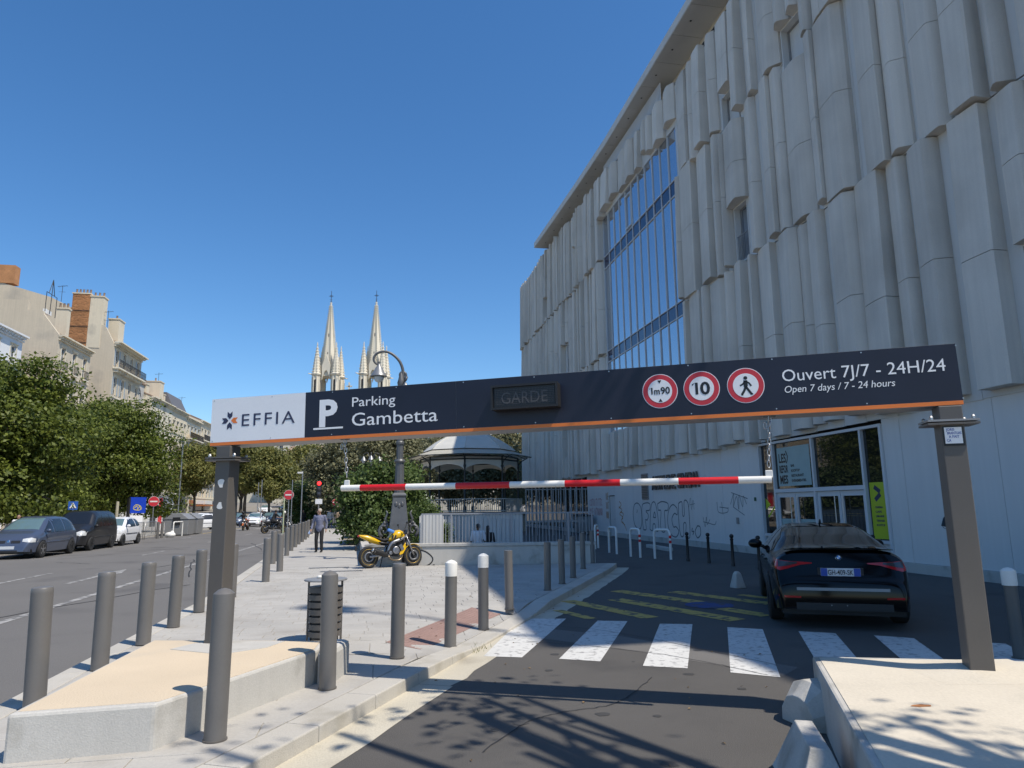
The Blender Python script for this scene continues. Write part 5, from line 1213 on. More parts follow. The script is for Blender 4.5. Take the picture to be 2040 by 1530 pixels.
mb.loft([fluted(.165, 2.16), fluted(.15, 2.75), fluted(.14, 3.15)]); mb.lathe([(.17, 3.15), (.18, 3.2), (.15, 3.26)], 20); mb.loft([fluted(.115, 3.26), fluted(.115, 3.75)]); mb.lathe([(.135, 3.75), (.14, 3.82), (.12, 3.86)], 20); mb.loft([fluted(.105, 3.86), fluted(.085, 5.75)]); mb.lathe([(.11, 5.75), (.13, 5.85), (.10, 5.95), (.07, 6.1), (.02, 6.25)], 16)
mb.build('shaft', K['lamp_grey'], lp, 30)
mb = MB(); arc = [(.0, -.0, 5.6), (.06, 0, 5.95), (.05, 0, 6.3), (-.08, 0, 6.62), (-.35, 0, 6.86), (-.62, 0, 6.92), (-.86, 0, 6.82), (-.93, 0, 6.62), (-.82, 0, 6.48), (-.74, 0, 6.56)]; mb.tube(pathlen(arc, 40), [.055 - .0005 * i for i in range(40)], 8)
mb.torus((.06, 0, 6.12), .10, .045, 18, 8, 'y'); mb.build('arm', K['lamp_grey'], lp, True)
bell(lp, (-.75, 0, 6.08)); 
mb = MB(); mb.tube([(0, -.05, 5.55), (.15, -.5, 5.95), (.16, -.8, 5.9), (.12, -.85, 5.78)], .04, 8); mb.build('arm', K['lamp_grey'], lp, True); bell(lp, (.12, -.85, 5.38), .8)
# smaller lamps further back
def small_lamp(loc, label, h, n):
    t = thing('street_lamp', label, 'street lamp', loc, PHI, 'smaller cast iron lamps in the garden'); mb = MB(); mb.lathe([(.16, 0), (.14, .6), (.09, .8), (.07, h - 1.0), (.09, h - .8), (.05, h - .5), (.02, h)], 12); mb.build('shaft', K['lamp_grey'], t, 40)
    for k in range(n):
        a = 2 * PI * k / n + 2.6; dx, dy = math.cos(a), math.sin(a); zl = h - .55
        mb = MB(); mb.tube([(dx * .05, dy * .05, zl), (dx * .35, dy * .35, zl + .75), (dx * .7, dy * .7, zl + .7), (dx * .75, dy * .75, zl + .5)], .03, 6); mb.build('arm', K['lamp_grey'], t, True); bell(t, (dx * .75, dy * .75, zl + .1), .95)
small_lamp((-11.9, 58, 0), 'lamp with three bell lanterns rising before the grey green trees', 6.2, 3); small_lamp((-13.8, 60, 0), 'single bell lamp low against the trees by the hanging chain', 4.7, 1); small_lamp((-8.2, 62, 0), 'lamp half hidden behind the shaft of the big ornate lamp', 5.9, 2)
# ------------------------------------------------------------------ bandstand
K['zinc'] = M('pale_zinc', (.60, .58, .52), .6, .1, var=.06, vs=1.5, fine=.03, orand=.04); K['dark_iron'] = M('dark_green_iron', (.03, .035, .035), .5, var=.05)
K['skirt'] = leafmat('translucent_skirt', (.66, .63, .55), (.76, .73, .64), .5)
bs = thing('bandstand', 'octagonal bandstand with pale domed roof and dark iron columns', 'bandstand', (-3.2, 50.5, 0), PHI + .18)
def oc(r, k, z): a = 2 * PI * k / 8 + PI / 8; return Vector((r * math.cos(a), r * math.sin(a), z))
mb = MB(); mb.lathe([(4.1, 0), (4.1, 1.2), (4.25, 1.25), (4.25, 1.42), (3.2, 1.42), (.05, 1.44)], 8, ang0=PI / 8); mb.build('platform', K['limestone'], bs)
mb = MB(); mb.lathe([(.05, 5.62), (3.5, 5.2)], 8, ang0=PI / 8); mb.build('ceiling', K['zinc'], bs, fix=False)
for k in range(8):
    c = oc(3.55, k, 0); mb = MB(); mb.lathe([(.12, 1.42), (.12, 1.8), (.075, 1.9), (.065, 4.4), (.09, 4.5), (.11, 4.6), (.07, 4.65), (.06, 5.25)], 10, c=(c.x, c.y, 0)); mb.build('column', K['dark_iron'], bs, 40)
    d = c.normalized()
    mb = MB(); mb.tube(pathlen([c * .99 + Vector((0, 0, 4.35)), c * 1.04 + Vector((0, 0, 4.9)), c * 1.2 + Vector((0, 0, 5.25))], 7), .035, 6); mb.build('bracket', K['dark_iron'], bs, True)
    a, b = oc(3.55, k, 0), oc(3.55, k + 1, 0)
    mb = MB(); n = 18
    for i in range(n):
        u0, u1 = i / n, (i + 1) / n; z0, z1 = [4.25 + .45 * math.sin(PI * u) ** .55 for u in (u0, u1)]; p0, p1 = a.lerp(b, u0), a.lerp(b, u1)
        mb.add([(p0.x, p0.y, z0), (p1.x, p1.y, z1), (p1.x, p1.y, 5.0), (p0.x, p0.y, 5.0)], [(0, 1, 2, 3)])
    f = mb.build('frieze', K['zinc'], bs, fix=False)
    m2 = f.modifiers.new('thick', 'SOLIDIFY'); m2.thickness = .04
    mb = MB(); mb.tube([a + Vector((0, 0, 5.03)), b + Vector((0, 0, 5.03))], .05, 6); mb.tube([a + Vector((0, 0, 5.25)), b + Vector((0, 0, 5.25))], .04, 6); mb.build('beam', K['dark_iron'], bs, True)
    # skirt roof pane, its ribs, the dome panel
    P = [oc(4.55, k, 5.32), oc(4.55, k + 1, 5.32), oc(3.35, k + 1, 5.72), oc(3.35, k, 5.72)]; mb = MB(); mb.add(P, [(0, 1, 2, 3)]); sk = mb.build('skirt_pane', K['skirt'], bs, fix=False); m2 = sk.modifiers.new('thick', 'SOLIDIFY'); m2.thickness = .03
    mb = MB()
    for u in (0, .33, .67): mb.tube([P[0].lerp(P[1], u) - Vector((0, 0, .05)), P[3].lerp(P[2], u) - Vector((0, 0, .05))], .022, 5)
    mb.tube([P[0], P[1]], .022, 6); mb.build('rib', K['dark_iron'], bs, True)
    prof = [(3.4, 5.78), (3.0, 6.1), (2.4, 6.5), (1.7, 6.86), (1.1, 7.1)]
    mb = MB()
    for i in range(4):
        for h in range(1): mb.add([oc(prof[i][0], k, prof[i][1]), oc(prof[i][0], k + 1, prof[i][1]), oc(prof[i + 1][0], k + 1, prof[i + 1][1]), oc(prof[i + 1][0], k, prof[i + 1][1])], [(0, 1, 2, 3)])
    mb.build('roof_panel', K['zinc'], bs, fix=False)
    mb = MB(); mb.tube([oc(r_, k, z_ + .01) for r_, z_ in prof], .03, 6); mb.build('hip', K['zinc'], bs, True)
    mb = MB()
    for i in range(19):
        q = oc(3.85, k, 0).lerp(oc(3.85, k + 1, 0), i / 18.0); mb.box(q.x - .014, q.y - .014, 1.45, q.x + .014, q.y + .014, 2.32)
    for z in (1.52, 2.32): mb.tube([oc(3.85, k, z), oc(3.85, k + 1, z)], .025, 5)
    mb.build('railing', K['zinc'] if k in (4, 5, 6) else K['dark_iron'], bs, fix=False)
mb = MB(); mb.lathe([(1.15, 7.1), (1.15, 7.2), (.9, 7.25), (.85, 7.75), (1.0, 7.8), (.6, 8.2), (.1, 8.6), (.02, 9.2)], 8, ang0=PI / 8); mb.build('lantern', K['zinc'], bs)
# tall bar fence behind the ramp
bf = thing('bar_fence', 'tall fence of thin grey vertical bars beneath the far end of the cinema', 'fence', (.7, 38.5, 0), .03)
fbm = MB().box(-.022, -.022, .2, .022, .022, 2.72).mesh('bar', K['grey_metal'])
for k in range(12): link('bar', fbm, bf, (k * .30, 0, 0))
MB().box(-.03, -.03, .9, 3.4, .03, 1.0).build('rail', K['grey_metal'], bf); MB().box(-.03, -.025, 2.66, 3.4, .025, 2.71).build('rail', K['grey_metal'], bf)
# ------------------------------------------------------------------ yellow motorcycle
K['yellow'] = M('yellow_bike_paint', (.72, .43, .006), .25, 0, var=.03, fine=0, coat=.6); K['alloy'] = M('cast_alloy', (.32, .32, .33), .35, .8, var=.1, vs=12, fine=.05); K['gold'] = M('gold_rim_tape', (.55, .36, .07), .35, .5)
def motorcycle(label, loc, rz, paint, detail=True, group=None, lean=0.0, seat=None):
    t = thing('motorcycle', label, 'motorcycle', loc, rz, group); t.rotation_euler = (lean, 0, rz)
    for x, wd in ((0, .085), (1.42, .055)):
        mb = MB(); mb.lathe([(.22, -wd * .7), (.27, -wd), (.305, -wd * .55), (.312, 0), (.305, wd * .55), (.27, wd), (.22, wd * .7)], 32, axis='y'); w = mb.build('wheel', K['rubber'], t, 40, loc=(x, 0, .312))
        mb = MB(); mb.torus((0, 0, 0), .222, .017, 32, 6, 'y', 2.2)
        for k in range(5):
            a = 2 * PI * k / 5; R3 = Matrix.Rotation(a, 3, 'Y'); mb.obox(R3 @ Vector((0, 0, .12)), (.035, .03, .2), R3)
        mb.lathe([(.05, -.07), (.05, .07)], 14, axis='y'); mb.build('rim', K['black'], w, 40)
        mb = MB(); 
        for s in (-1, 1): mb.torus((0, s * wd * .72, 0), .225, .006, 32, 5, 'y')
        mb.build('rim_tape', K['gold'], w, True)
        mb = MB(); mb.torus((0, -.075, 0), .125, .022, 24, 6, 'y', .15); mb.build('brake_disc', K['alloy'], w, True)
    def el(nm, mat, stations, n=14):      # lofted shell: (x, zc, ry, rz)
        mb = MB(); mb.loft([[(x, ry * math.cos(2 * PI * k / n), z + rz_ * math.sin(2 * PI * k / n)) for k in range(n)] for x, z, ry, rz_ in stations]); return mb.build(nm, mat, t, True)
    tk = el('tank', paint, [(.60, .78, .05, .03), (.64, .80, .11, .07), (.74, .86, .15, .12), (.86, .91, .175, .15), (.98, .92, .18, .155), (1.08, .89, .16, .14), (1.14, .86, .08, .07)])
    for s in (-1, 1):
        for x0 in (.67, .75):
            mb = MB(); mb.add([(x0, s * (.157 if x0 < .7 else .172), .80), (x0 + .05, s * (.165 if x0 < .7 else .178), .79), (x0 + .09, s * (.165 if x0 < .7 else .180), .90), (x0 + .05, s * (.155 if x0 < .7 else .17), .92)], [(0, 1, 2, 3)]); mb.build('tank_graphic', K['black'], tk, fix=False)
    el('seat', seat or K['rubber'], [(.02, .90, .05, .025), (.1, .89, .10, .04), (.3, .82, .13, .045), (.45, .77, .14, .05), (.6, .79, .10, .05), (.68, .82, .06, .03)])
    el('tail_fairing', paint, [(-.30, .93, .03, .02), (-.25, .92, .06, .035), (-.05, .86, .11, .085), (.15, .79, .13, .10), (.32, .72, .13, .07), (.42, .70, .08, .03)])
    mb = MB(); mb.sph((-.30, 0, .92), (.035, .05, .03), 10, 6); mb.build('tail_light', K['tail_red'], t, True)
    mb = MB(); mb.tube([(-.2, 0, .84), (-.36, 0, .62)], .012, 6); mb.box(-.385, -.09, .50, -.375, .09, .63); mb.build('plate_holder', K['plastic'], t)
    mb = MB(); mb.loft([[(.58, y, .36), (.92, y, .30), (.98, y, .45), (.92, y, .62), (.66, y, .60)] for y in (-.185, .185)]); mb.lathe([(.12, -.235), (.12, .235)], 18, c=(.78, 0, .47), axis='y'); mb.lathe([(.08, -.225), (.08, .225)], 16, c=(.62, 0, .42), axis='y')
    for q in range(6): mb.box(.86 + q * .005, -.17, .58 + q * .022, 1.06 + q * .005, .17, .59 + q * .022)
    mb.build('engine', K['plastic'], t, 40)
    for s in (-1, 1):
        mb = MB(); mb.lathe([(.04, s * .24), (.085, s * .245), (.105, s * .235), (.11, s * .2)], 20, c=(.80, 0, .47), axis='y'); mb.lathe([(.03, s * .23), (.05, s * .225), (.06, s * .2)], 16, c=(.63, 0, .40), axis='y'); mb.obox((.98, s * .19, .55), (.10, .04, .17), Matrix.Rotation(-.5, 3, 'Y')); mb.build('engine_cover', K['alloy'], t, 40)
    mb = MB(); mb.box(1.05, -.17, .42, 1.12, .17, .78); mb.build('radiator', K['plastic'], t, bevel=.01)
    for s in (-1, 1):
        mb = MB(); mb.tube(pathlen([(1.16, s * .08, .86), (.98, s * .16, .78), (.72, s * .17, .70), (.60, s * .16, .56), (.56, s * .14, .36)], 12), [.04, .042, .045, .05, .05, .05, .05, .048, .045, .045, .04, .04], 8); mb.build('frame', K['alloy'], t, True)
        mb = MB(); mb.tube([(.56, s * .12, .38), (.0, s * .13, .312)], [.045, .03], 8); mb.build('swingarm', K['grey_metal'], t, True)
        mb = MB(); mb.tube([(1.42, s * .09, .312), (1.30, s * .09, .60), (1.17, s * .09, .92)], [.028, .03, .026], 10); mb.build('fork', K['gold'] if False else K['alloy'], t, True)
        mb = MB(); mb.tube(pathlen([(1.14, s * .05, 1.0), (1.10, s * .22, 1.06), (1.02, s * .36, 1.03)], 8), .016, 8); mb.tube([(1.06, s * .3, 1.045), (1.0, s * .39, 1.025)], .022, 8); mb.build('handlebar', K['black'], t, True)
        mb = MB(); mb.tube([(1.08, s * .24, 1.06), (1.1, s * .36, 1.22)], .008, 6); mb.sph((1.1, s * .39, 1.24), (.02, .07, .04), 10, 6); mb.build('mirror', K['black'], t, True)
        el2 = MB(); el2.loft([[(.62, s * .13, .62), (.62, s * .15, .68), (.62, s * .11, .68)], [(.35, s * .15, .66), (.35, s * .165, .73), (.35, s * .12, .73)], [(.28, s * .13, .70), (.28, s * .14, .73), (.28, s * .11, .73)]]); el2.build('side_cover', K['plastic'], t, True)
        mb = MB(); mb.loft([[(1.12, s * .175, .70), (1.12, s * .185, .50), (1.12, s * .15, .6)], [(1.02, s * .185, .55), (1.02, s * .195, .36), (1.02, s * .15, .45)], [(.92, s * .18, .42), (.92, s * .19, .33), (.92, s * .15, .37)]]); mb.build('belly_fairing', paint, t)
        mb = MB(); mb.obox((.52, s * .2, .34), (.1, .07, .025)); mb.tube([(.56, s * .15, .40), (.50, s * .22, .34)], .015, 6); mb.build('footrest', K['alloy'], t)
    mb = MB(); mb.lathe([(.045, 0), (.075, .03), (.078, .40), (.05, .46), (.03, .5)], 16); e = mb.build('exhaust', K['plastic'], t, 40); e.location = (.08, -.20, .50); e.rotation_euler = (0, math.radians(112), 0)
    mb = MB(); mb.lathe([(.079, .0), (.05, -.03), (.04, -.02), (.079, .06)], 16); mb.build('end_cap', K['chrome'], e, True)
    mb = MB(); mb.tube(pathlen([(.55, -.19, .32), (.7, -.16, .20), (.95, -.12, .20), (1.04, -.1, .35), (1.02, -.08, .55)], 12), .026, 8); mb.build('header_pipe', M('heat_tinted_steel', (.30, .24, .17), .35, .8), t, True)
    mb = MB(); mb.loft([[(1.27, y * .13, .78 - abs(y) * .03), (1.30, y * .12, .98), (1.22, y * .11, 1.06), (1.15, y * .1, .84)] for y in (-1, -.5, 0, .5, 1)]); mb.build('headlamp_cowl', K['plastic'], t, True)
    mb = MB(); mb.sph((1.285, 0, .88), (.03, .09, .075), 12, 8); mb.build('headlight', K['lamp_glass'], t, True)
    mb = MB(); n = 9
    for i in range(n):
        a0 = math.radians(20 + i * 120 / n); a1 = math.radians(20 + (i + 1) * 120 / n)
        mb.add([(1.42 + .335 * math.cos(a), y, .312 + .335 * math.sin(a)) for a, y in ((a0, -.07), (a0, .07), (a1, .07), (a1, -.07))], [(0, 1, 2, 3)])
    f = mb.build('front_mudguard', paint, t, True, fix=False); f.modifiers.new('thick', 'SOLIDIFY').thickness = .012
    mb = MB(); mb.tube([(.5, .15, .32), (.46, .30, .0)], .014, 6); mb.build('side_stand', K['black'], t, True)
    return t
ma, mbp = G(737, 1131, .12), G(822, 1126, .12)
mo = motorcycle('yellow motorcycle parked on the paving against the low ramp wall', ma - Vector((0, .2, 0)), math.radians(30), K['yellow'], lean=math.radians(-6)); mo.scale = (.93, .95, .96)
mb = MB(); mb.obox((0, 0, .0), (.2, .16, .09), Matrix.Rotation(.4, 3, 'Y')); cl = mb.build('folded_cloth', M('bright_blue_cloth', (.10, .25, .60), .8), bevel=.03); cl.location = mo.location + Vector((.55, .3, 1.0)); cl.rotation_euler = (0, 0, .3); tag(cl, 'small bright blue bundle lying on the yellow motorcycle before the lamp base', 'cloth')
# ------------------------------------------------------------------ walking man
man = person('grey haired man walking on the pavement in grey blue shirt and black trousers', G(635, 1100, .11), .05, .985,
       dict(look=(-.8, -.6, .02), head=(-.02, -.03, 1.575), knL=(.10, -.06, .49), anL=(.11, -.02, .08), knR=(-.11, -.04, .49), anR=(-.115, .05, .08), elR=(-.27, .04, 1.12), wrR=(-.31, -.08, .88), elL=(.27, .05, 1.12), wrL=(.255, .0, .88), hiL=(.1, 0, .9), hiR=(-.1, 0, .9)),
       K['shirt_blue'], K['cloth_black'], K['skin'], K['hair_grey'], voxel=.013, fingers=True)
mb = MB(); mb.obox((0, 0, 0), (.09, .02, .13), Matrix.Rotation(.5, 3, 'Y')); o = mb.build('folded_paper', M('pale_blue_paper', (.45, .55, .75), .7), bevel=.006); o.location = man.location + Vector((-.345, -.12, .76)); tag(o, 'pale blue folded paper held low in the hand of the walking man', 'paper')
mb = MB(); mb.tube([(0, 0, 1.36), (.0, -.13, 1.30), (.0, -.138, 1.0)], [.004, .006, .006], 6); mb.build('shirt_placket', K['cloth_black'], man)
# ------------------------------------------------------------------ the black saloon
SAL = CarShape(4.78, 1.86, [(0, .30), (.008, .50), (.03, .66), (.09, .74), (.13, .98), (.19, 1.075), (.24, 1.085), (.32, 1.07), (.75, 1.115), (1.2, 1.26), (1.65, 1.365), (2.1, 1.41), (2.5, 1.415), (2.9, 1.36), (3.45, 1.06), (4.0, .95), (4.4, .84), (4.66, .66), (4.76, .48), (4.78, .3)],
       [(0, .86), (.06, .90), (.2, .945), (.45, .985), (.9, 1.0), (3.7, 1.0), (4.2, .96), (4.55, .88), (4.78, .70)],
       [(.2, .95), (.45, .995), (.65, 1.0), (.86, .99), (.97, .96), (1.06, .90), (1.2, .80), (1.42, .66)], sill=.22, p=9)
hd = math.radians(73.0); fw = Vector((math.cos(hd), math.sin(hd), 0)); cc = Vector((4.60, 10.0, 0)) + fw * 2.39
parts = [('rear_window', 'top', (.52, 1.62, -.86, .86, .97), K['car_glass']), ('windscreen', 'top', (2.62, 3.42, -.88, .88), K['car_glass']), ('sunroof', 'top', (1.75, 2.5, -.72, .72), K['car_glass']),
         ('side_window', 'side2', [(1.0, 1.03, 1.05), (1.35, 1.00, 1.22), (2.0, .98, 1.34), (2.04, .98, 1.345)], K['car_glass']), ('side_window', 'side2', [(2.12, .975, 1.35), (2.6, .96, 1.36), (3.0, .95, 1.26), (3.38, .945, 1.0)], K['car_glass']),
         ('tail_light', 'rear2', [(.865, .825, .955), (.80, .80, .945), (.70, .825, .93), (.52, .88, .922), (.36, .898, .912)], K['tail_red']), ('bumper_ledge', 'rear', [(-.60, .535, .575), (.60, .535, .575)], K['grey_metal']),  # the grey strip paints in the reflection along the bumper's upper ledge
         ('reflector', 'rear2', [(.84, .435, .465), (.55, .43, .455)], K['tail_red']), ('diffuser', 'rear', [(-.62, .27, .37), (.62, .27, .37)], K['plastic'])]
bc, off = car('car', 'black saloon car parked in the shade, rear towards us, plate GH-409-SK', SAL, cc, hd, K['car_black'], K['car_glass'], [.92, 3.75], .335, parts, rim=K['rim_dark'])
def rear_patch(nm, cols, mat, parent, e):
    mb = MB()
    def fn(u, v):
        q = u * (len(cols) - 1); k = min(int(q), len(cols) - 2); f = q - k; c0, c1 = cols[k], cols[k + 1]
        y = c0[0] + (c1[0] - c0[0]) * f; z0 = c0[1] + (c1[1] - c0[1]) * f; z1 = c0[2] + (c1[2] - c0[2]) * f; z = z0 + (z1 - z0) * v; return (SAL.endx(y, z, False, e) + off, y, z)
    mb.grid(fn, 6 * (len(cols) - 1), 5); return mb.build(nm, mat, parent, True, fix=False)
for s in (-1, 1): rear_patch('smoked_lens', [(s * .82, .85, .945), (s * .72, .86, .926), (s * .56, .898, .92)], K['tail_dark'], bc, .010)
xr = SAL.endx(0, .78, False, 0) + off
mb = MB(); mb.box(xr - .012, -.30, .715, xr + .03, .30, .845); mb.build('plate_recess', K['plastic'], bc, bevel=.006)
pl_ = MB().box(xr - .022, -.26, .73, xr - .013, .26, .84).build('number_plate', K['plate'], bc, bevel=.004)
for s in (-1, 1): MB().box(xr - .0235, s * .215 - .043, .732, xr - .0222, s * .215 + .043, .838).build('blue_band', K['plate_blue'], pl_)
lettering('GH-409-SK', .098, K['black'], pl_, frame_mat((0, -1, 0), (0, 0, 1), (xr - .0245, .165, .75)), width=.33, bold=.001)
xe = SAL.endx(0, 1.0, False, 0) + off
em = MB(); em.lathe([(.043, 0), (.043, .006), (.038, .008)], 24, axis='x'); eo = em.build('emblem', K['chrome'], bc, True); eo.location = (xe - .012, 0, .985); eo.rotation_euler = (0, .35, 0)
for rr, mt, h in ((.040, K['black'], -.0008),):
    mb = MB(); mb.lathe([(rr, h - .001), (rr, h)], 24, axis='x'); mb.build('emblem_ring', mt, eo, fix=True)
for q in range(4):
    mb = MB(); n = 8; c0 = (-.0025, 0, 0); mb.add([c0] + [(-.0025, .026 * math.cos(q * PI / 2 + i * PI / 2 / n), .026 * math.sin(q * PI / 2 + i * PI / 2 / n)) for i in range(n + 1)], [(0, i, i + 1) for i in range(1, n + 1)]); mb.build('emblem_quarter', K['white'] if q % 2 else M('emblem_blue', (.06, .22, .55), .3, var=0, fine=0), eo, fix=False)
mb = MB(); n = 24
sp = []
for i in range(n + 1):
    y = -.72 + 1.44 * i / n; k = 1 - (abs(y) / .72) ** 4 * .5; x = SAL.endx(y * .98, 1.04, False, 0) + off; sp.append([(x + .14, y, 1.075), (x - .01, y, 1.078 + .012 * k), (x - .015, y, 1.085 + .02 * k), (x + .16, y, 1.09)])
mb.loft(sp); mb.build('boot_spoiler', K['car_black'], bc, 50)
for s in (-1, 1):
    mb = MB(); mb.sph((3.02 + off, s * 1.02, 1.03), (.075, .125, .085), 14, 10); mb.tube([(3.0 + off, s * .84, .97), (3.02 + off, s * .96, 1.0)], .03, 8); mb.build('door_mirror', K['car_black'], bc, True)
    for x in (1.55, 2.6): mb = MB(); mb.tube([(x + off - .1, s * (SAL.side(x, .86) + .012), .86), (x + off + .1, s * (SAL.side(x, .86) + .012), .865)], .013, 8); mb.build('door_handle', K['car_black'], bc, True)
    mb = MB(); mb.sph((SAL.endx(s * .3, .33, False, .002) + off, s * .1 + .06, .34), (.006, .011, .011), 8, 6); mb.build('parking_sensor', K['grey_metal'], bc, True)
mb = MB(); mb.tube([(2.0 + off, 0, 1.41), (1.9 + off, 0, 1.475), (1.86 + off, 0, 1.42)], .014, 6); mb.build('roof_aerial', K['car_black'], bc, True)
# ------------------------------------------------------------------ cars parked along the boulevard
MPV = CarShape(4.26, 1.81, [(0, .3), (.02, .85), (.06, 1.05), (.4, 1.48), (.7, 1.58), (1.5, 1.62), (2.2, 1.6), (2.65, 1.47), (3.35, 1.06), (3.85, .93), (4.1, .75), (4.22, .5), (4.26, .3)],
       [(0, .88), (.2, .95), (.7, 1), (3.3, 1), (3.8, .95), (4.1, .84), (4.26, .66)], [(.2, .95), (.5, 1), (.8, .995), (.98, .96), (1.2, .87), (1.62, .70)], sill=.22)
VAN = CarShape(4.2, 1.80, [(0, .35), (.02, 1.5), (.08, 1.74), (.5, 1.82), (2.3, 1.82), (2.65, 1.74), (3.2, 1.20), (3.85, 1.02), (4.08, .82), (4.17, .5), (4.2, .3)],
       [(0, .93), (.2, .97), (.7, 1), (3.3, 1), (3.8, .95), (4.05, .86), (4.2, .68)], [(.2, .95), (.5, 1), (.95, .995), (1.1, .97), (1.5, .89), (1.82, .82)], sill=.24)
SML = CarShape(3.6, 1.66, [(0, .35), (.02, .85), (.08, 1.05), (.35, 1.36), (.7, 1.46), (1.5, 1.47), (2.0, 1.36), (2.65, 1.0), (3.2, .86), (3.45, .68), (3.57, .5), (3.6, .3)],
       [(0, .86), (.2, .94), (.6, 1), (2.8, 1), (3.2, .95), (3.45, .84), (3.6, .66)], [(.2, .95), (.5, 1), (.8, .995), (.95, .96), (1.15, .88), (1.47, .72)], sill=.22)
HAT = CarShape(4.2, 1.78, [(0, .35), (.02, .85), (.08, 1.02), (.4, 1.34), (.75, 1.45), (1.6, 1.47), (2.2, 1.4), (3.05, 1.0), (3.75, .86), (4.05, .68), (4.17, .5), (4.2, .3)],
       [(0, .88), (.2, .95), (.7, 1), (3.3, 1), (3.75, .95), (4.05, .84), (4.2, .66)], [(.2, .95), (.5, 1), (.8, .995), (.95, .96), (1.15, .88), (1.47, .72)], sill=.22)
DN = math.atan2(-uV.y, -uV.x)            # facing down the boulevard towards the viewer
def parked(label, S, b, a, paint, hood, ws, sidew, hl, wx, wr, grille, screen='windscreen', rot=DN, group=None, zoff=0.0, cat='car', badge=True, rim=None):
    P = [('windscreen', 'top', ws, K[screen])] + [('side_window', 'side2', w, K['dusty_glass']) for w in sidew] + [('rear_window', 'top', (.14, .42, -.8, .8), K['car_glass'])]
    P += [('headlight', 'front2', hl, K['lamp_glass'])] + [('grille', 'front', g, K['plastic']) for g in grille] + [('tail_light', 'rear2', [(S.hw * .80, .75, 1.0), (S.hw * .68, .75, 1.0)], K['tail_red'])]
    t, o = car('car' if cat == 'car' else 'van', label, S, ST(b, a, zoff), rot, paint, None, wx, wr, P, cat, group, rim=rim)
    xf_ = S.endx(0, .42, True, 0) + o
    MB().box(xf_ - .02, -.26, .38, xf_ + .012, .26, .49).build('number_plate', K['plate'], t, bevel=.003)
    if badge: mb = MB(); mb.obox((S.endx(0, .68, True, 0) + o, 0, .68), (.02, .09, .1), Matrix.Rotation(-.5, 3, 'Y')); mb.build('front_badge', K['chrome'], t, bevel=.01)
    for s in (-1, 1):
        mx = ws[1] - .08; mb = MB(); mb.sph((mx + o, s * (S.hw + .07), ws_z(S, mx)), (.06, .10, .075), 12, 8); mb.build('door_mirror', paint if S is not VAN else K['plastic'], t, True)
        mb = MB(); mb.tube([(S.L * .25 + o, s * (S.side(S.L * .25, .62) + .008), .6), (S.L * .72 + o, s * (S.side(S.L * .72, .62) + .008), .6)], .018, 6); mb.build('rub_strip', K['plastic'] if S is not MPV else paint, t, True)
    return t
def ws_z(S, x): return S.zt(x) * .5 + .47
GP = 'cars parked along the far kerb of the boulevard'
parked('slate blue people carrier parked first along the far kerb, headlamps towards us', MPV, -13.95, 32.2, K['car_blue'], None, (2.42, 3.28, -.88, .88), [[(.55, 1.05, 1.30), (.9, 1.0, 1.45), (1.35, .98, 1.5)], [(1.45, .98, 1.5), (2.35, .96, 1.48)], [(2.45, .96, 1.45), (3.2, .97, 1.02)]],
       [(.86, .62, .74), (.72, .62, .80), (.48, .66, .76)], [.75, 3.40], .32, [[(-.42, .60, .70), (-.1, .60, .70)], [(.1, .60, .70), (.42, .60, .70)], [(-.72, .26, .34), (.72, .26, .34)]], group=GP)
parked('dusty black panel van parked between the blue people carrier and the small white car', VAN, -13.95, 36.95, K['car_dark'], None, (2.62, 3.2, -.88, .88), [[(.25, 1.12, 1.62), (1.1, 1.1, 1.64)], [(1.2, 1.1, 1.64), (2.0, 1.08, 1.62)], [(2.1, 1.08, 1.6), (2.6, 1.06, 1.56), (3.1, 1.05, 1.12)]],
       [(.84, .70, .88), (.66, .68, .92), (.48, .74, .84)], [.75, 3.35], .31, [[(-.44, .70, .80), (.44, .70, .80)], [(-.6, .26, .36), (.6, .26, .36)]], screen='car_glass', group=GP, cat='van')
parked('small white three door hatchback parked third along the far kerb', SML, -13.95, 41.2, K['car_white'], None, (1.95, 2.6, -.88, .88), [[(.35, 1.0, 1.15), (.6, .98, 1.34), (1.0, .96, 1.38)], [(1.1, .96, 1.38), (1.8, .94, 1.36), (2.5, .94, .98)]],
       [(.78, .62, .78), (.62, .60, .82), (.5, .66, .76)], [.6, 2.95], .29, [[(-.5, .32, .46), (.5, .32, .46)]], group=GP)
GT = 'traffic waiting and moving far up the boulevard'
def hatch(label, b, a, paint, rot=DN, z=0.0, S=HAT, cat='car', group=GT): return parked(label, S, b, a, paint, None, (2.2, 3.0, -.88, .88), [[(.45, 1.0, 1.15), (.8, .98, 1.33), (1.3, .96, 1.38)], [(1.4, .96, 1.38), (2.1, .95, 1.35), (2.95, .94, 1.0)]], [(.84, .62, .74), (.7, .60, .78), (.5, .66, .74)], [.75, 3.35], .31, [[(-.46, .60, .68), (.46, .60, .68)], [(-.6, .28, .40), (.6, .28, .40)]], rot=rot, group=group, zoff=z)
def bap(x, y): return BA(G(x, y))
b, a = bap(503, 1049); hatch('white hatchback in the traffic facing us far up the boulevard', b, a + 1.5, K['car_white'])
b, a = bap(466, 1048); hatch('blue grey car in the traffic left of the white hatchback', b, a + 1.5, K['car_silver'])
b, a = bap(548, 1050); hatch('dark car in the traffic right of the white hatchback', b, a + 1.5, K['car_dark'])
b, a = bap(412, 1056); hatch('white car seen side on before the row of shops, beside the gantry post', b - 1.0, a + 2.0, K['car_white'], rot=DN - .9)
b, a = bap(398, 1050); hatch('white van roof showing behind the side on white car', b - 2.0, a + 6.0, K['car_white'], S=HAT, rot=DN - .9)
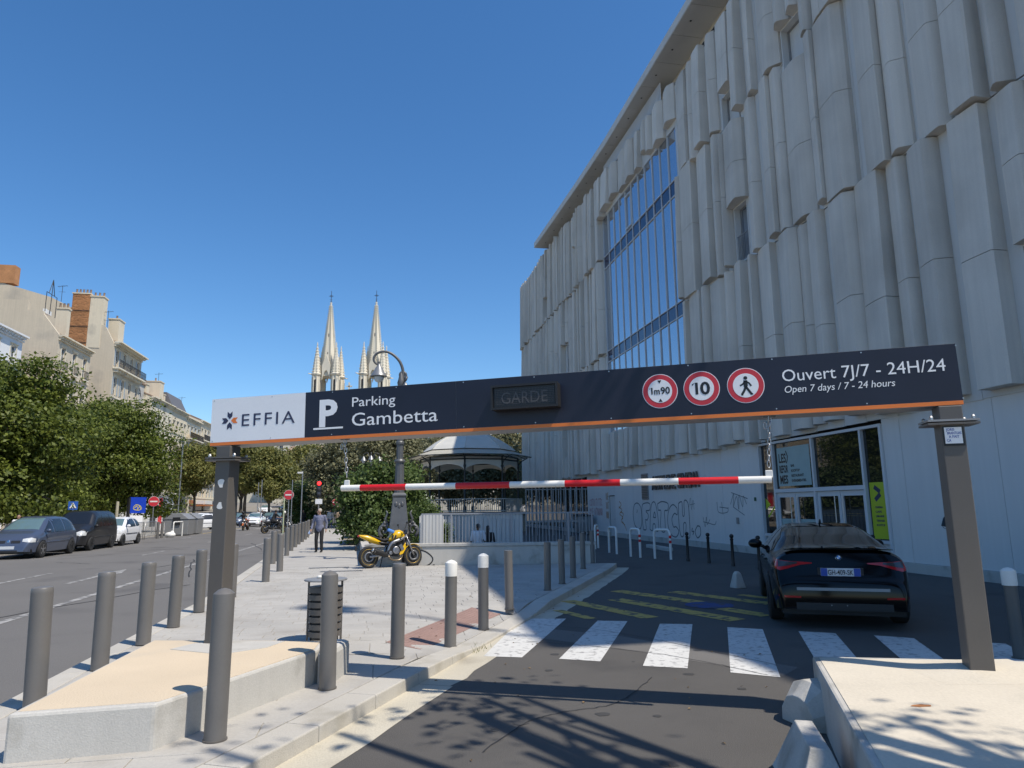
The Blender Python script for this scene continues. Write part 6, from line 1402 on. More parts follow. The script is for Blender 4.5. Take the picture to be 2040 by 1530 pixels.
b, a = bap(405, 1048); hatch('yellow car before the shop awnings behind the white vehicles', b - 6.0, a + 14.0, K['yellow'], rot=DN - 1.2)
hatch('dark blue car crossing behind the white hatchback', -14.0, 96, K['car_blue'], rot=DN - .3); hatch('white car on the rise beyond the junction', -19.5, 128, K['car_white'], z=hillz(128), group='cars on the rise'); hatch('blue car on the rise beyond the junction, right of the white one', -16.4, 130, K['car_blue'], z=hillz(130), group='cars on the rise')
# riders
RP = dict(hiL=(.12, 0, .86), hiR=(-.12, 0, .86), knL=(.22, -.36, .72), knR=(-.22, -.36, .72), anL=(.2, -.2, .34), anR=(-.2, -.2, .34), pelvis=(0, .08, .86), waist=(0, .04, .98), chest=(0, -.05, 1.2), neck=(0, -.1, 1.36), head=(0, -.13, 1.5), shL=(.19, -.08, 1.33), shR=(-.19, -.08, 1.33), elL=(.3, -.28, 1.12), elR=(-.3, -.28, 1.12), wrL=(.3, -.52, 1.06), wrR=(-.3, -.52, 1.06))
p = G(478, 1057); mt = motorcycle('motorcycle with orange lit front coming towards us on the boulevard', p + Vector((.2, 1.2, 0)), DN - .08, M('orange_bike_paint', (.45, .12, .03), .3), detail=False)
person('motorcyclist in dark jacket and helmet riding towards us', p + Vector((.05, .55, .0)), -.15, 1.0, RP, K['cloth_black'], K['cloth_blue'], helmet=K['black'], voxel=.04)
p = G(541, 1063); sc = motorcycle('dark scooter ridden by the man in black near the long bollard row', p + Vector((-.6, .2, 0)), .75, K['car_dark'], detail=False)
person('rider in black T-shirt without helmet turning to look back along the road', p + Vector((-.05, .5, .0)), .75 + PI / 2, 1.08, dict(RP, look=(1, -.4, 0)), K['cloth_black'], K['cloth_black'], K['skin'], K['hair_dark'], sleeves='short', voxel=.035)
p = G(566, 1058); motorcycle('scooter of the white helmeted rider behind the bollards', p + Vector((-.2, .8, 0)), DN + .3, K['car_dark'], detail=False)
person('scooter rider with a white helmet behind the bollards', p + Vector((-.1, .2, .0)), .3, 1.0, RP, K['cloth_black'], K['cloth_blue'], helmet=K['white'], voxel=.04)
K['cloth_red'] = M('red_cloth', (.35, .04, .05), .8)
for q, lb, sh, tr, rz in (((657, 1054), 'distant pedestrian in a pale grey top near the railings', M('pale_grey_cloth', (.4, .42, .42), .8), K['cloth_blue'], .4), ((672, 1057), 'distant pedestrian in a tan top by the round road sign', K['cloth_tan'], K['cloth_black'], 2.6), ((683, 1055), 'distant pedestrian all in black right of the round road sign', K['cloth_black'], K['cloth_black'], 3.0),
                          ((603, 1052), 'distant pedestrian in black near the stall poster', K['cloth_black'], K['cloth_black'], 0.3), ((514, 1046), 'distant pedestrian in white crossing up the road', K['cloth_white'], K['cloth_blue'], 1.0), ((521, 1045), 'distant pedestrian in a dark coat crossing up the road', K['cloth_black'], K['cloth_tan'], 1.0)):
    person(lb, G(*q, .05), rz, 1.0, dict(knL=(.1, -.12, .5), anL=(.1, -.1, .08), anR=(-.1, .2, .1)), sh, tr, voxel=.045, group='distant pedestrians')
person('pedestrian in pale clothes on the far pavement behind the black van', ST(-17.0, 37.5), .6, 1.0, None, K['cloth_white'], K['cloth_blue'], voxel=.04); person('pedestrian in tan clothes under the trees beyond the parked cars', ST(-18.4, 41.0), 1.2, 1.0, None, K['cloth_tan'], K['cloth_black'], voxel=.04)
# ------------------------------------------------------------------ road signs, signals, posts
def sign_post(loc, label, h, r, kind, rz=0.0, name='road_sign'):
    t = thing(name, label, 'road sign', loc, rz); mb = MB(); mb.lathe([(.035, -.05), (.035, h + .1)], 10); mb.build('pole', K['steel'], t, 40)
    def d(nm, rr, mat, y): mb = MB(); mb.lathe([(rr, y), (rr, y + .012)], 32, c=(0, 0, h), axis='y'); return mb.build(nm, mat, t)
    if kind == 'noentry': d('sign_plate', r, K['white'], -.06); d('red_face', r * .95, K['sign_red'], -.075); MB().box(-r * .68, -.082, h - r * .14, r * .68, -.077, h + r * .14).build('white_bar', K['white'], t)
    elif kind == 'noturn':
        d('sign_plate', r, K['sign_red'], -.06); d('white_face', r * .76, K['white'], -.075)
        mb = MB(); mb.stroke([(.1 * r / .3, -.12), (.1 * r / .3, .06), (-.08, .06)], .05); mb.stroke([(-.16, .17), (.16, -.17)], .045); o = mb.build('turn_symbol', K['sign_red'], t, fix=False); o.matrix_local = frame_mat((1, 0, 0), (0, 0, 1), (0, -.08, h))
    elif kind == 'pedestrian':
        MB().box(-r, -.06, h - r, r, -.045, h + r).build('blue_plate', M('sign_blue', (.02, .10, .42), .4), t); mb = MB(); mb.add([(-r * .75, -.064, h - r * .6), (r * .75, -.064, h - r * .6), (0, -.064, h + r * .75)], [(0, 1, 2)]); mb.build('white_triangle', K['white'], t, fix=False)
        mb = MB(); mb.stroke([(0, .1), (0, -.02), (-.08, -.16)], .05); mb.stroke([(0, -.02), (.08, -.16)], .05); o = mb.build('walking_figure', K['black'], t, fix=False); o.matrix_local = frame_mat((1, 0, 0), (0, 0, 1), (0, -.067, h))
    return t
sign_post(G(572, 1070, .1), 'round red no entry sign on a pole at the long bollard row', 2.55, .30, 'noentry', PHI * .5); sign_post(G(613, 1058, .1) + Vector((0, 8, 0)), 'smaller distant no entry sign left of the walking man', 2.25, .29, 'noentry', .2)
sign_post(ST(-16.0, 54.4), 'red no entry sign on the far pavement beside the blue sign board', 2.45, .36, 'noentry', .3); sign_post((-15.1, 60, 0), 'round no left turn sign on a pole right of the walking man', 2.15, .24, 'noturn', .15); sign_post(ST(-16.0, 40.9), 'square blue pedestrian crossing sign behind the black van', 2.1, .22, 'pedestrian', .4)
tl = thing('traffic_light', 'traffic light showing red above the head of the walking man', 'traffic light', (-16.75, 60, 0), .15)
MB().lathe([(.055, 0), (.055, 3.0)], 12).build('pole', K['grey_metal'], tl, 40); MB().box(-.2, -.14, 2.75, .2, .14, 4.2).build('signal_head', K['plastic'], tl, bevel=.03); K['lit_red'] = emat('lit_red_lamp', (1.0, .02, .02), 3.0)
for z, m in ((3.95, K['lit_red']), (3.5, K['tail_dark']), (3.05, K['tail_dark'])): MB().lathe([(.17, -.17), (.15, -.18), (.05, -.2)], 20, c=(0, 0, z), axis='y').build('signal_lens', m, tl, 40)
MB().box(-.28, -.08, 2.2, .30, -.05, 2.62).build('information_plate', K['sign_white'], tl)
def pole(loc, label, h, mat, r=.05, name='post'):
    t = thing(name, label, 'post', loc); MB().lathe([(r, -.05), (r, h), (r * .4, h + .02)], 10).build('shaft', mat, t, 40); return t
t = pole(G(574, 1068, .1) + Vector((.0, 2.5, 0)), 'slim grey pole with a small camera, just behind the no entry sign', 4.2, K['steel'], .045, 'camera_pole'); MB().box(-.35, -.06, 4.05, .02, .06, 4.17).build('camera_housing', K['white'], t, bevel=.02)
K['pale_green'] = M('pale_green_paint', (.42, .46, .30), .6); pole(G(563, 1066, .1), 'pale yellowish post left of the no entry sign', 2.6, K['pale_green'], .05); pole(G(578, 1071, .1), 'steel sign pole standing right behind the no entry sign', 3.4, K['steel'], .03)
pole(ST(-15.9, 47.0), 'bare pale wooden post between the trees and the white hatchback', 2.35, M('pale_wood', (.42, .38, .28), .8), .09); pole((-27.5, 76, 0), 'thin pale lamp pole in the traffic left of the white hatchback', 5.0, K['steel'], .05); pole((-35.2, 96, 0), 'thin pale pole far up the left pavement', 5.5, K['steel'], .06); pole(ST(-16.2, 61.5), 'tall pale pole on the far pavement before the shops', 7.5, K['steel'], .07)
# railings far along the pavement, and a stall
def rail_fence(p, q, h, label, n, mat):
    d = (q - p); L = d.length; t = thing('guard_rail', label, 'railing', p, math.atan2(d.y, d.x)); me = MB().box(-.03, -.03, 0, .03, .03, h).mesh('upright', mat)
    for k in range(n + 1): link('upright', me, t, (L * k / n, 0, 0))
    for z in (h * .45, h - .03): MB().box(0, -.02, z, L, .02, z + .04).build('rail', mat, t)
rail_fence(Vector((-16.2, 61, .1)), Vector((-13.4, 61.8, .1)), 1.0, 'dark guard rail across the pavement by the round road sign', 4, K['post']); rail_fence(Vector((-22, 72, .1)), Vector((-17.6, 71, .1)), .95, 'dark guard rail behind the head of the walking man', 7, K['post'])
rail_fence(Vector((-17.4, 70, .1)), Vector((-12.5, 71, .1)), 1.0, 'dark guard rail far behind the pedestrians', 8, K['post'])
st = thing('poster_stand', 'stand with a violet and white poster at the end of the bollard row', 'poster stand', (-21.5, 71, .1), .1); MB().box(-.45, -.03, .9, .45, .03, 2.3).build('board', K['sign_white'], st); MB().box(-.22, -.036, 1.2, .24, -.031, 2.1).build('violet_print', M('violet_print', (.12, .08, .35), .5), st)
for x in (-.42, .42): MB().box(x - .03, -.03, 0, x + .03, .03, .9).build('leg', K['steel'], st)
# far pavement furniture
def crowd_barrier(p, q, label):
    d = q - p; L = d.length; t = thing('crowd_barrier', label, 'barrier', p, math.atan2(d.y, d.x)); me = MB().lathe([(.01, .2), (.01, 1.05)], 6).mesh('bar', K['steel'])
    MB().tube([(0, 0, 0), (0, 0, 1.08), (L, 0, 1.08), (L, 0, 0)], .022, 8).build('frame', K['steel'], t, True); MB().tube([(0, 0, .2), (L, 0, .2)], .016, 6).build('rail', K['steel'], t, True)
    for k in range(1, 17): link('bar', me, t, (L * k / 17, 0, 0))
    return t
cbr = crowd_barrier(ST(-14.4, 45.3), ST(-14.6, 48.0), 'galvanised crowd barrier with an orange strip beside the white hatchback'); MB().box(.5, -.03, .72, 1.5, -.024, .82).build('orange_strip', K['orange'], cbr)
crowd_barrier(ST(-14.6, 48.3), ST(-14.7, 50.8), 'galvanised crowd barrier further on, before the white sign board')
hoop(ST(-14.0, 52.3), ST(-13.8, 53.8), 'plain white hoop barrier before the grey recycling containers', False, 1.0, None)
for k, (a, b, lb) in enumerate(((55.2, -14.35, 'grey recycling container with pitched lid, the nearer of two'), (57.6, -14.3, 'grey recycling container with pitched lid, the farther of two'))):
    t = thing('recycling_container', lb, 'container', ST(b, a), PHI, 'grey recycling containers')
    MB().loft([[(-.78, -.85, .05), (.78, -.85, .05), (.78, .85, .05), (-.78, .85, .05)], [(-.82, -.9, 1.15), (.82, -.9, 1.15), (.82, .9, 1.15), (-.82, .9, 1.15)]]).build('body', K['grey_metal'], t, bevel=.03)
    MB().loft([[(-.86, y, 1.16), (.86, y, 1.16), (.3, y, 1.58), (-.3, y, 1.58)] for y in (-.94, .94)]).build('lid', K['grey_metal'], t, bevel=.02); MB().box(-.25, -.96, .75, .25, -.90, 1.3).build('flap', K['plastic'], t)
    mb = MB()
    for sx in (-.6, .6): mb.lathe([(.05, 0), (.05, .05)], 8, c=(sx, -.7, 0))
    mb.build('foot', K['plastic'], t)
mb = MB(); mb.sph((0, 0, .16), (.36, .28, .2), 12, 8); mb.sph((.1, .05, .3), (.14, .12, .14), 10, 6); o = mb.build('refuse_bag', K['white'], loc=ST(-13.9, 51.3)); tag(o, 'white refuse bag dumped at the kerb before the crowd barriers', 'bag'); o.data.polygons.foreach_set('use_smooth', [True] * len(o.data.polygons))
pole(ST(-14.1, 49.2), 'short grey bollard post left of the white refuse bag', 1.05, K['bollard'], .09); pole(ST(-14.15, 50.3), 'short grey bollard post close to the white refuse bag', 1.05, K['bollard'], .09)
ks = thing('sign_board', 'blue advertising board with yellow scribble on a dark post beneath the trees', 'sign board', ST(-16.3, 51.9), PHI + .9); ks.scale = (.62, .9, .92)
MB().box(-.9, -.06, 1.78, .95, .06, 2.95).build('blue_board', M('cobalt_blue_board', (.01, .05, .45), .4), ks); MB().box(-1.12, -.1, 0, -.9, .1, 2.9).build('post', K['plastic'], ks); MB().box(-.8, -.05, .3, .7, .05, 1.6).build('white_board', K['sign_white'], ks)
mb = MB(); mb.stroke(pathlen([(-.5, .3, 0), (-.2, .45, 0), (.3, .35, 0), (.45, .15, 0), (.1, .05, 0), (-.45, .12, 0), (-.5, .3, 0)], 30), .05); mb.stroke(pathlen([(-.4, .2, 0), (-.1, .36, 0), (.0, .1, 0), (.2, .33, 0), (.35, .12, 0)], 20), .06); o = mb.build('scribble', M('yellow_print', (.6, .5, .05), .5), ks, fix=False); o.matrix_local = frame_mat((1, 0, 0), (0, 0, 1), (0, -.064, 1.95))
# ------------------------------------------------------------------ houses across the boulevard (street frame, facade at b = -34 facing the street)
HB = -34.0
K['render_a'] = M('warm_beige_render', (.56, .48, .36), .9, var=.06, vs=.35, fine=.03, fs=6, streak=.06, stain=(.36, .32, .26), stain_s=.35, stain_lo=.52, stain_hi=.75)
K['render_b'] = M('cream_limestone', (.64, .56, .42), .9, var=.06, vs=.4, fine=.03, fs=5, streak=.04, stain=(.45, .40, .31), stain_s=.4)
K['render_c'] = M('pale_stone', (.67, .61, .48), .9, var=.06, vs=.4, fine=.03, fs=5, streak=.05, stain=(.48, .43, .35), stain_s=.5)
K['render_w'] = M('white_render', (.72, .72, .72), .85, var=.03, vs=.5, fine=0)
K['tiles'] = M('roman_roof_tiles', (.30, .21, .15), .9, var=.15, vs=1.5, fine=.1, fs=6)
K['brick'] = M('orange_brick', (.42, .20, .085), .9, var=.18, vs=1.2, fine=.12, fs=8)
K['shutter'] = M('grey_blue_shutter', (.36, .40, .42), .7, var=.05)
K['house_glass'] = glassmat('house_window_glass', (.05, .06, .07), 0, .05, .8)
K['iron'] = M('balcony_iron', (.03, .03, .03), .6, var=0, fine=0)
K['awning'] = M('rust_awning', (.35, .13, .05), .8); K['shop_white'] = M('white_shopfront', (.60, .60, .58), .6)
win_cache = {}
def window_meshes(w, h):
    k = (round(w, 2), round(h, 2))
    if k not in win_cache:
        m = MB(); d = -.16
        for y0, y1, z0, z1 in ((0, .07, 0, h), (w - .07, w, 0, h), (.07, w - .07, 0, .08), (.07, w - .07, h - .08, h), (w / 2 - .04, w / 2 + .04, .08, h - .08)): m.box(d - .05, y0, z0, d, y1, z1)
        for z in (h * .36, h * .68): m.box(d - .05, .07, z - .02, d - .002, w / 2 - .04, z + .02); m.box(d - .05, w / 2 + .04, z - .02, d - .002, w - .07, z + .02)
        s = MB(); s.box(-.02, -w * .5, 0, .03, -.03, h)
        for q in range(9): s.box(.03, -w * .5 + .05, h * (.05 + q * .105), .045, -.08, h * (.10 + q * .105))
        b = MB(); n = 8
        for q in range(n + 1): b.box(.30, -.12 + q * (w + .24) / n - .015, .12, .325, -.12 + q * (w + .24) / n + .015, 1.0)
        b.box(.29, -.14, .98, .335, w + .14, 1.02); b.box(.29, -.14, .1, .335, w + .14, .14)
        for yy in (-.13, w + .10): b.box(0, yy, .98, .30, yy + .03, 1.02); b.box(0, yy, .1, .30, yy + .03, .14)
        sl = MB().box(0, -.2, -.1, .36, w + .2, .02)
        su = MB(); su.box(0, -.16, h + .0, .05, w + .16, h + .14); su.box(0, -.2, h + .14, .14, w + .2, h + .22); su.box(0, -.14, 0, .035, -.002, h); su.box(0, w + .002, 0, .035, w + .14, h)
        win_cache[k] = (m.mesh('frame', K['white']), MB().box(d - .03, .06, .07, d - .02, w - .06, h - .07).mesh('pane', K['house_glass']), s.mesh('shutter', K['shutter']), b.mesh('railing', K['iron']), sl.mesh('balcony', K['render_c']), su.mesh('surround', K['render_c']))
    return win_cache[k]
def facade_wall(mb, Wd, H, D, ops, xoff=0.0):
    ys = sorted(set([0, Wd] + [o[i] for o in ops for i in (0, 1)])); zs = sorted(set([0, H] + [o[i] for o in ops for i in (2, 3)]))
    for y0, y1 in zip(ys, ys[1:]):
        for z0, z1 in zip(zs, zs[1:]):
            cy, cz = (y0 + y1) / 2, (z0 + z1) / 2
            if any(o[0] < cy < o[1] and o[2] < cz < o[3] for o in ops): continue
            mb.add([(0, y0, z0), (0, y1, z0), (0, y1, z1), (0, y0, z1)], [(0, 1, 2, 3)])
    for y0, y1, z0, z1 in ops:
        r = -.24
        mb.add([(0, y0, z0), (0, y1, z0), (0, y1, z1), (0, y0, z1), (r, y0, z0), (r, y1, z0), (r, y1, z1), (r, y0, z1)], [(0, 4, 5, 1), (1, 5, 6, 2), (2, 6, 7, 3), (3, 7, 4, 0), (4, 7, 6, 5)])
    return mb
def house(label, a0, Wd, H, cols, rows, wall, D=12.0, gable=None, hb=HB, balcony=(), shutters=True, roof=True, ground=True, cornice=.55, sc='render_c', name='town_house', win=(1.0, 2.1)):
    t = thing(name, label, 'house', ST(hb, a0, 0), PHI)
    ops = []; ws = []
    pitch = Wd / cols
    for ri, (z0, hh) in enumerate(rows):
        for c in range(cols):
            y0 = pitch * (c + .5) - win[0] / 2; ops.append((y0, y0 + win[0], z0, z0 + hh)); ws.append((y0, z0, hh, ri))
    if ground:
        for c in range(max(1, cols // 2)): p2 = Wd / max(1, cols // 2); ops.append((p2 * c + .4, p2 * (c + 1) - .4, .0, 3.0))
    mb = facade_wall(MB(), Wd, H, D, ops)
    gb = gable or [(0, H), (-D * .5, H + 2.6), (-D, H)]                  # (x, z) top outline of the party walls, from street to back
    rf_ = [(0, H), (-D, H + 1.6)] if gable else gb
    for y, o_ in ((0, gb), (Wd, rf_)): mb.add([(0, y, 0)] + [(x, y, z) for x, z in o_] + [(-D, y, 0)], [tuple(range(len(o_) + 2))])
    if gable:
        for (x0, z0), (x1, z1) in zip(gb, gb[1:]): mb.add([(x0, 0, z0), (x0, .4, z0), (x1, .4, z1), (x1, 0, z1)], [(0, 1, 2, 3)])
        mb.add([(0, .4, H - .1)] + [(x, .4, z) for x, z in gb] + [(-D, .4, H - .1)], [tuple(range(len(gb) + 2))])
    mb.add([(-D, 0, 0), (-D, Wd, 0), (-D, Wd, gb[-1][1]), (-D, 0, gb[-1][1])], [(0, 1, 2, 3)])
    mb.build('wall', K[wall], t, fix=False)
    if roof:
        mb = MB()
        for (x0, z0), (x1, z1) in zip(rf_, rf_[1:]): mb.add([(x0, -.06 if not gable else .42, z0 + .02), (x0, Wd + .06, z0 + .02), (x1, Wd + .06, z1 + .02), (x1, -.06 if not gable else .42, z1 + .02), (x0, -.06 if not gable else .42, z0 + .2), (x0, Wd + .06, z0 + .2), (x1, Wd + .06, z1 + .2), (x1, -.06 if not gable else .42, z1 + .2)], [(0, 1, 2, 3), (7, 6, 5, 4), (0, 4, 5, 1), (1, 5, 6, 2), (2, 6, 7, 3), (3, 7, 4, 0)])
        t_roof = mb.build('roof', K['tiles'], t)
    mb = MB(); mb.box(.002, -.02, H - .55, .18, Wd + .02, H - .42); mb.box(.002, -.05, H - .14, cornice, Wd + .05, H + .02); mb.box(.002, -.03, H - .26, cornice * .6, Wd + .03, H - .142)
    for k in range(int(Wd / .55)): mb.box(.002, k * .55 + .1, H - .41, cornice * .7, k * .55 + .3, H - .262)
    mb.build('cornice', K[sc], t)
    for z0, hh in rows[:1] if len(rows) < 2 else rows: MB().box(.002, -.01, z0 - .38, .09, Wd + .01, z0 - .2).build('string_course', K[sc], t)
    rr = random.Random(int(a0 * 10))
    for y0, z0, hh, ri in ws:
        f, p, s, b, sl, su = window_meshes(win[0], hh)
        w = link('window', f, t, (0, y0, z0)); link('pane', p, w); link('surround', su, w)
        if shutters and rr.random() < .55: link('shutter', s, w); link('shutter', s, w, (0, win[0] * 1.5 + .03 - (0), 0))
        if ri in balcony: bl = link('balcony', sl, t, (0, y0, z0)); link('railing', b, bl)
    if ground:
        for c in range(max(1, cols // 2)):
            p2 = Wd / max(1, cols // 2); MB().box(-.2, p2 * c + .45, .3, -.15, p2 * (c + 1) - .45, 2.95).build('shop_window', K['house_glass'], t); MB().box(.01, p2 * c + .35, 3.02, .12, p2 * (c + 1) - .35, 3.7).build('shop_fascia', rr.choice([K['shop_white'], K['awning'], K['navy_ink'], K['render_a']]), t)
    return t
def long_balcony(t, Wd, z, hh=1.0, dep=.8):
    bl = MB().box(.003, .1, z - .22, dep, Wd - .1, z - .02).build('balcony', K['render_c'], t)
    mb = MB()
    for k in range(int(Wd / .9)): mb.box(.003, .25 + k * .9, z - .62, dep * .75, .45 + k * .9, z - .222)
    mb.build('console', K['render_c'], bl)
    mb = MB(); n = int(Wd / .14)
    for k in range(n): y = .12 + (Wd - .24) * k / (n - 1); mb.box(dep - .05, y - .014, z, dep - .025, y + .014, z + hh)
    for zz in (z + .06, z + hh * .55, z + hh): mb.box(dep - .06, .1, zz - .02, dep - .02, Wd - .1, zz + .02)
    mb.build('railing', K['iron'], bl)
    return bl
def chimney(t, x0, x1, y0, y1, z0, z1, mat, pots=4):
    c = MB().box(x0, y0, z0, x1, y1, z1).build('chimney', mat, t); MB().box(x0 - .08, y0 - .08, z1 + .003, x1 + .08, y1 + .08, z1 + .16).build('chimney_cap', K['render_b'], c)
    pm = MB().lathe([(.13, 0), (.11, .55), (.14, .6)], 10).mesh('chimney_pot', K['tiles'], 40)
    for k in range(pots): link('chimney_pot', pm, c, (x0 + (x1 - x0) * (k + .5) / pots, (y0 + y1) / 2, z1 + .165))
    return c
def aerial(t, p, h):
    mb = MB(); p = Vector(p); mb.tube([p, p + Vector((0, 0, h))], .03, 5); mb.tube([p + Vector((-.7, .3, h * .95)), p + Vector((.7, -.3, h * .95))], .02, 4)
    for k in range(6): q = p + Vector((-.6 + k * .24, .26 - k * .1, h * .95)); mb.tube([q - Vector((0, .25, 0)), q + Vector((0, .25, 0))], .014, 4)
    mb.tube([p + Vector((-.4, 0, h * .6)), p + Vector((.4, 0, h * .6))], .018, 4); mb.build('aerial', K['iron'], t)
R5 = [(4.6, 2.3), (8.2, 2.2), (11.6, 2.1), (14.7, 1.8)]
h = house('bright white house with a plain cornice at the picture edge above the trees', 57, 15.0, 18.4, 5, [(4.6, 2.3), (8.3, 2.3), (12, 2.2), (15.6, 1.6)], 'render_w', sc='render_w', shutters=False); MB().box(.19, 0, 14.6, .35, 15, 14.9).build('string_course', K['shutter'], h)
house('low house wedged in the gap behind the tree tops', 72.2, 6.9, 12.5, 3, [(4.6, 2.2), (8.3, 2.1)], 'render_a')
h = house('narrow beige house with blank party wall and three iron balconied windows', 79.2, 8.4, 20.45, 3, [(4.6, 2.3), (8.4, 2.3), (12.6, 2.3), (16.75, 2.55)], 'render_a', D=14, gable=[(0, 20.45), (-1.7, 22.7), (-1.75, 23.0), (-3.3, 23.1), (-3.32, 24.15), (-14, 24.2)], balcony=(2, 3), sc='render_b', shutters=False)
chimney(h, -3.2, -2.0, 6.2, 7.0, 21.0, 25.0, K['render_b'], 3); mb = MB()
for q in ([(-1.8, .4, 23.1), (-1.8, .4, 25.3), (-1.8, 2.8, 25.3), (-1.8, 2.8, 23)], [(-1.8, 1.5, 23.1), (-1.8, 1.6, 27)], [(-1.8, .9, 25.3), (-1.8, 1.6, 27), (-1.8, 2.2, 25.3)]): mb.tube(q, .04, 5)
mb.build('roof_frame', K['iron'], h)
for k in range(3): MB().box(-2.2 + .03 * k, .8 + k * .5, 23.02, -1.9, 1.15 + k * .5, 23.5).build('roof_box', K['white'], h)
h = house('tall cream house with large blank party wall, brick chimney breast and long iron balcony', 94.5, 10.6, 23.4, 4, [(4.6, 2.4), (8.6, 2.4), (12.8, 2.4), (16.6, 2.3), (20.3, 2.2)], 'render_a', D=15, gable=[(0, 23.0), (-1.2, 25.3), (-2.2, 25.9), (-5.2, 27.6), (-8, 29.0), (-14, 30.7), (-15, 30.7)], sc='render_c', cornice=.9)
long_balcony(h, 10.6, 20.1)
cb2 = chimney(h, -5.4, -3.35, -.12, 1.1, 20, 29.55, K['brick'], 5); 
bm_ = MB().box(-.11, -.03, -.05, .11, 0, .05).mesh('brick', K['brick'])
mb = MB(); rr = random.Random(4)
for r_ in range(60):
    for c in range(8):
        if rr.random() < .8: x = -5.38 + c * .25 + (r_ % 2) * .12; mb.box(x, -.14 - rr.random() * .02, 23.2 + r_ * .105, min(x + .22, -3.36), -.12, 23.28 + r_ * .105)
o = mb.build('brick', K['brick'], cb2); o['kind'] = 'stuff'
for zz in (23.1, 25.2, 27.3): MB().box(-5.5, -.2, zz, -3.25, -.15, zz + .06).build('iron_band', K['iron'], cb2)
chimney(h, -3.3, -1.75, -.05, 1.4, 22.5, 29.25, K['render_b'], 3); chimney(h, -1.9, -.6, 2.6, 4.6, 23.0, 27.0, K['render_b'], 1)
mb = MB(); mb.box(-15.4, -.1, 30.6, -12.4, 1.2, 33.0); mb.build('chimney', K['brick'], h); aerial(h, (-1.2, -2.2 + 2.6, 24.2), 3.4); aerial(h, (-7, .6, 28.6), 2.2)
tag(MB().box(-10, 0, 0, -1.2, 5.4, 17.6).build('garage_building', K['render_a'], loc=ST(HB, 105.2, 0), rz=PHI), 'lower set back building in the gap beside the tall cream house', 'building')
bw = thing('roof_wall', 'grey roof wall with spray letters between the cream house and the next terrace', 'wall', ST(HB, 105.3, 0), PHI); MB().box(-1.4, 0, 17.7, -1.1, 5.2, 20.4).build('wall_body', K['concrete'], bw); MB().box(-1.6, -.1, 20.41, -.9, 5.3, 20.6).build('tile_cap', K['tiles'], bw)
lettering('BA', 1.7, K['spray_black'], bw, frame_mat((0, 1, 0), (0, 0, 1), (-1.09, 1.0, 18.5)), width=3.2, bold=.02)
h = house('pale terrace house with white chimney stack next to the spray lettered wall', 110.6, 11.0, 18.8, 4, [(4.4, 2.2), (8.0, 2.1), (11.6, 2.0), (14.8, 1.5)], 'render_c', shutters=False); chimney(h, -4, -.8, .0, 1.2, 18.8, 20.6, K['render_b'], 4); chimney(h, -5, -.9, 6.6, 8.6, 18.8, 22.2, K['render_b'], 2); chimney(h, -6, -1.2, 10, 10.8, 18.8, 20.6, K['render_b'], 6); aerial(h, (-2, 9.2, 19), 5.2)
h = house('ornate stone terrace house with corniced windows behind the tree edge', 121.7, 8.8, 18.7, 4, [(4.4, 2.2), (8.0, 2.1), (11.6, 2.0), (14.9, 1.7)], 'render_b', balcony=(2,), shutters=False); mb = MB(); mb.loft([[(0, 0, 18.75), (0, 8.8, 18.75), (-6, 8.8, 18.75), (-6, 0, 18.75)], [(-1.2, .2, 21.3), (-1.2, 8.6, 21.3), (-6, 8.6, 21.3), (-6, .2, 21.3)]]); mb.build('mansard_roof', M('slate', (.12, .12, .13), .7), h)
h = house('terrace house with a yellow ochre balcony screen and iron balconies', 130.6, 9.6, 18.2, 4, [(4.4, 2.3), (8.1, 2.2), (11.8, 2.1), (15.1, 1.7)], 'render_c', balcony=(0, 1)); b = long_balcony(h, 9.6, 14.6); MB().box(.72, .3, 14.62, .70, 6.6, 15.7).build('ochre_screen', M('ochre_canvas', (.55, .36, .10), .8), b); aerial(h, (-3, 7, 18.4), 4.6)
h = house('pale end terrace house with long iron balconies beside the gantry post', 140.3, 13.0, 18.9, 5, [(4.4, 2.3), (8.1, 2.2), (11.8, 2.1), (15.4, 1.9)], 'render_b', balcony=(1,)); long_balcony(h, 13, 7.9); long_balcony(h, 13, 11.6); long_balcony(h, 13, 15.2); MB().box(.02, .5, 2.6, 1.6, 8, 2.9).build('awning', K['awning'], h)
for k, (a, w, H, lb) in enumerate(((153.5, 12, 17.5, 'house continuing the terrace behind the gantry post'), (165.7, 13, 19, 'far terrace house hidden in part by the plane trees'))): house(lb, a, w, H, 4, [(4.4, 2.2), (8, 2.1), (11.6, 2.0)], 'render_c')
# pale kiosk like shop front by the trees
ko = thing('shop', 'small white corner shop front with red and white posters behind the containers', 'shop', ST(-24, 80, 0), PHI); MB().box(-8, 0, 0, 0, 9, 3.6).build('wall', K['shop_white'], ko); MB().box(.01, .6, .1, .06, 2.4, 2.8).build('door', K['plastic'], ko); MB().box(.01, 3.4, .4, .05, 4.6, 3.2).build('red_poster', K['red'], ko); MB().box(.01, 5.2, .6, .05, 7.8, 2.6).build('window', K['house_glass'], ko); MB().box(-8.1, -.1, 3.62, .4, 9.1, 3.85).build('roof', K['render_c'], ko)
mb = MB(); mb.prism([(p.x, p.y) for p in [ST(-15.7, 20), ST(-15.7, 95), ST(-33.9, 95), ST(-33.9, 20)]], -.05, .11); tag(mb.build('left_pavement', K['paver']), kind='structure')
kerb_run([ST(-15.6, 26).to_2d(), ST(-15.6, 70).to_2d()], .25, 2.0, 1, lambda x, y: .121, parent=None)
for o in bpy.data.objects:
    if o.name.startswith('kerb_stone') and o.parent is None: o.parent = PV
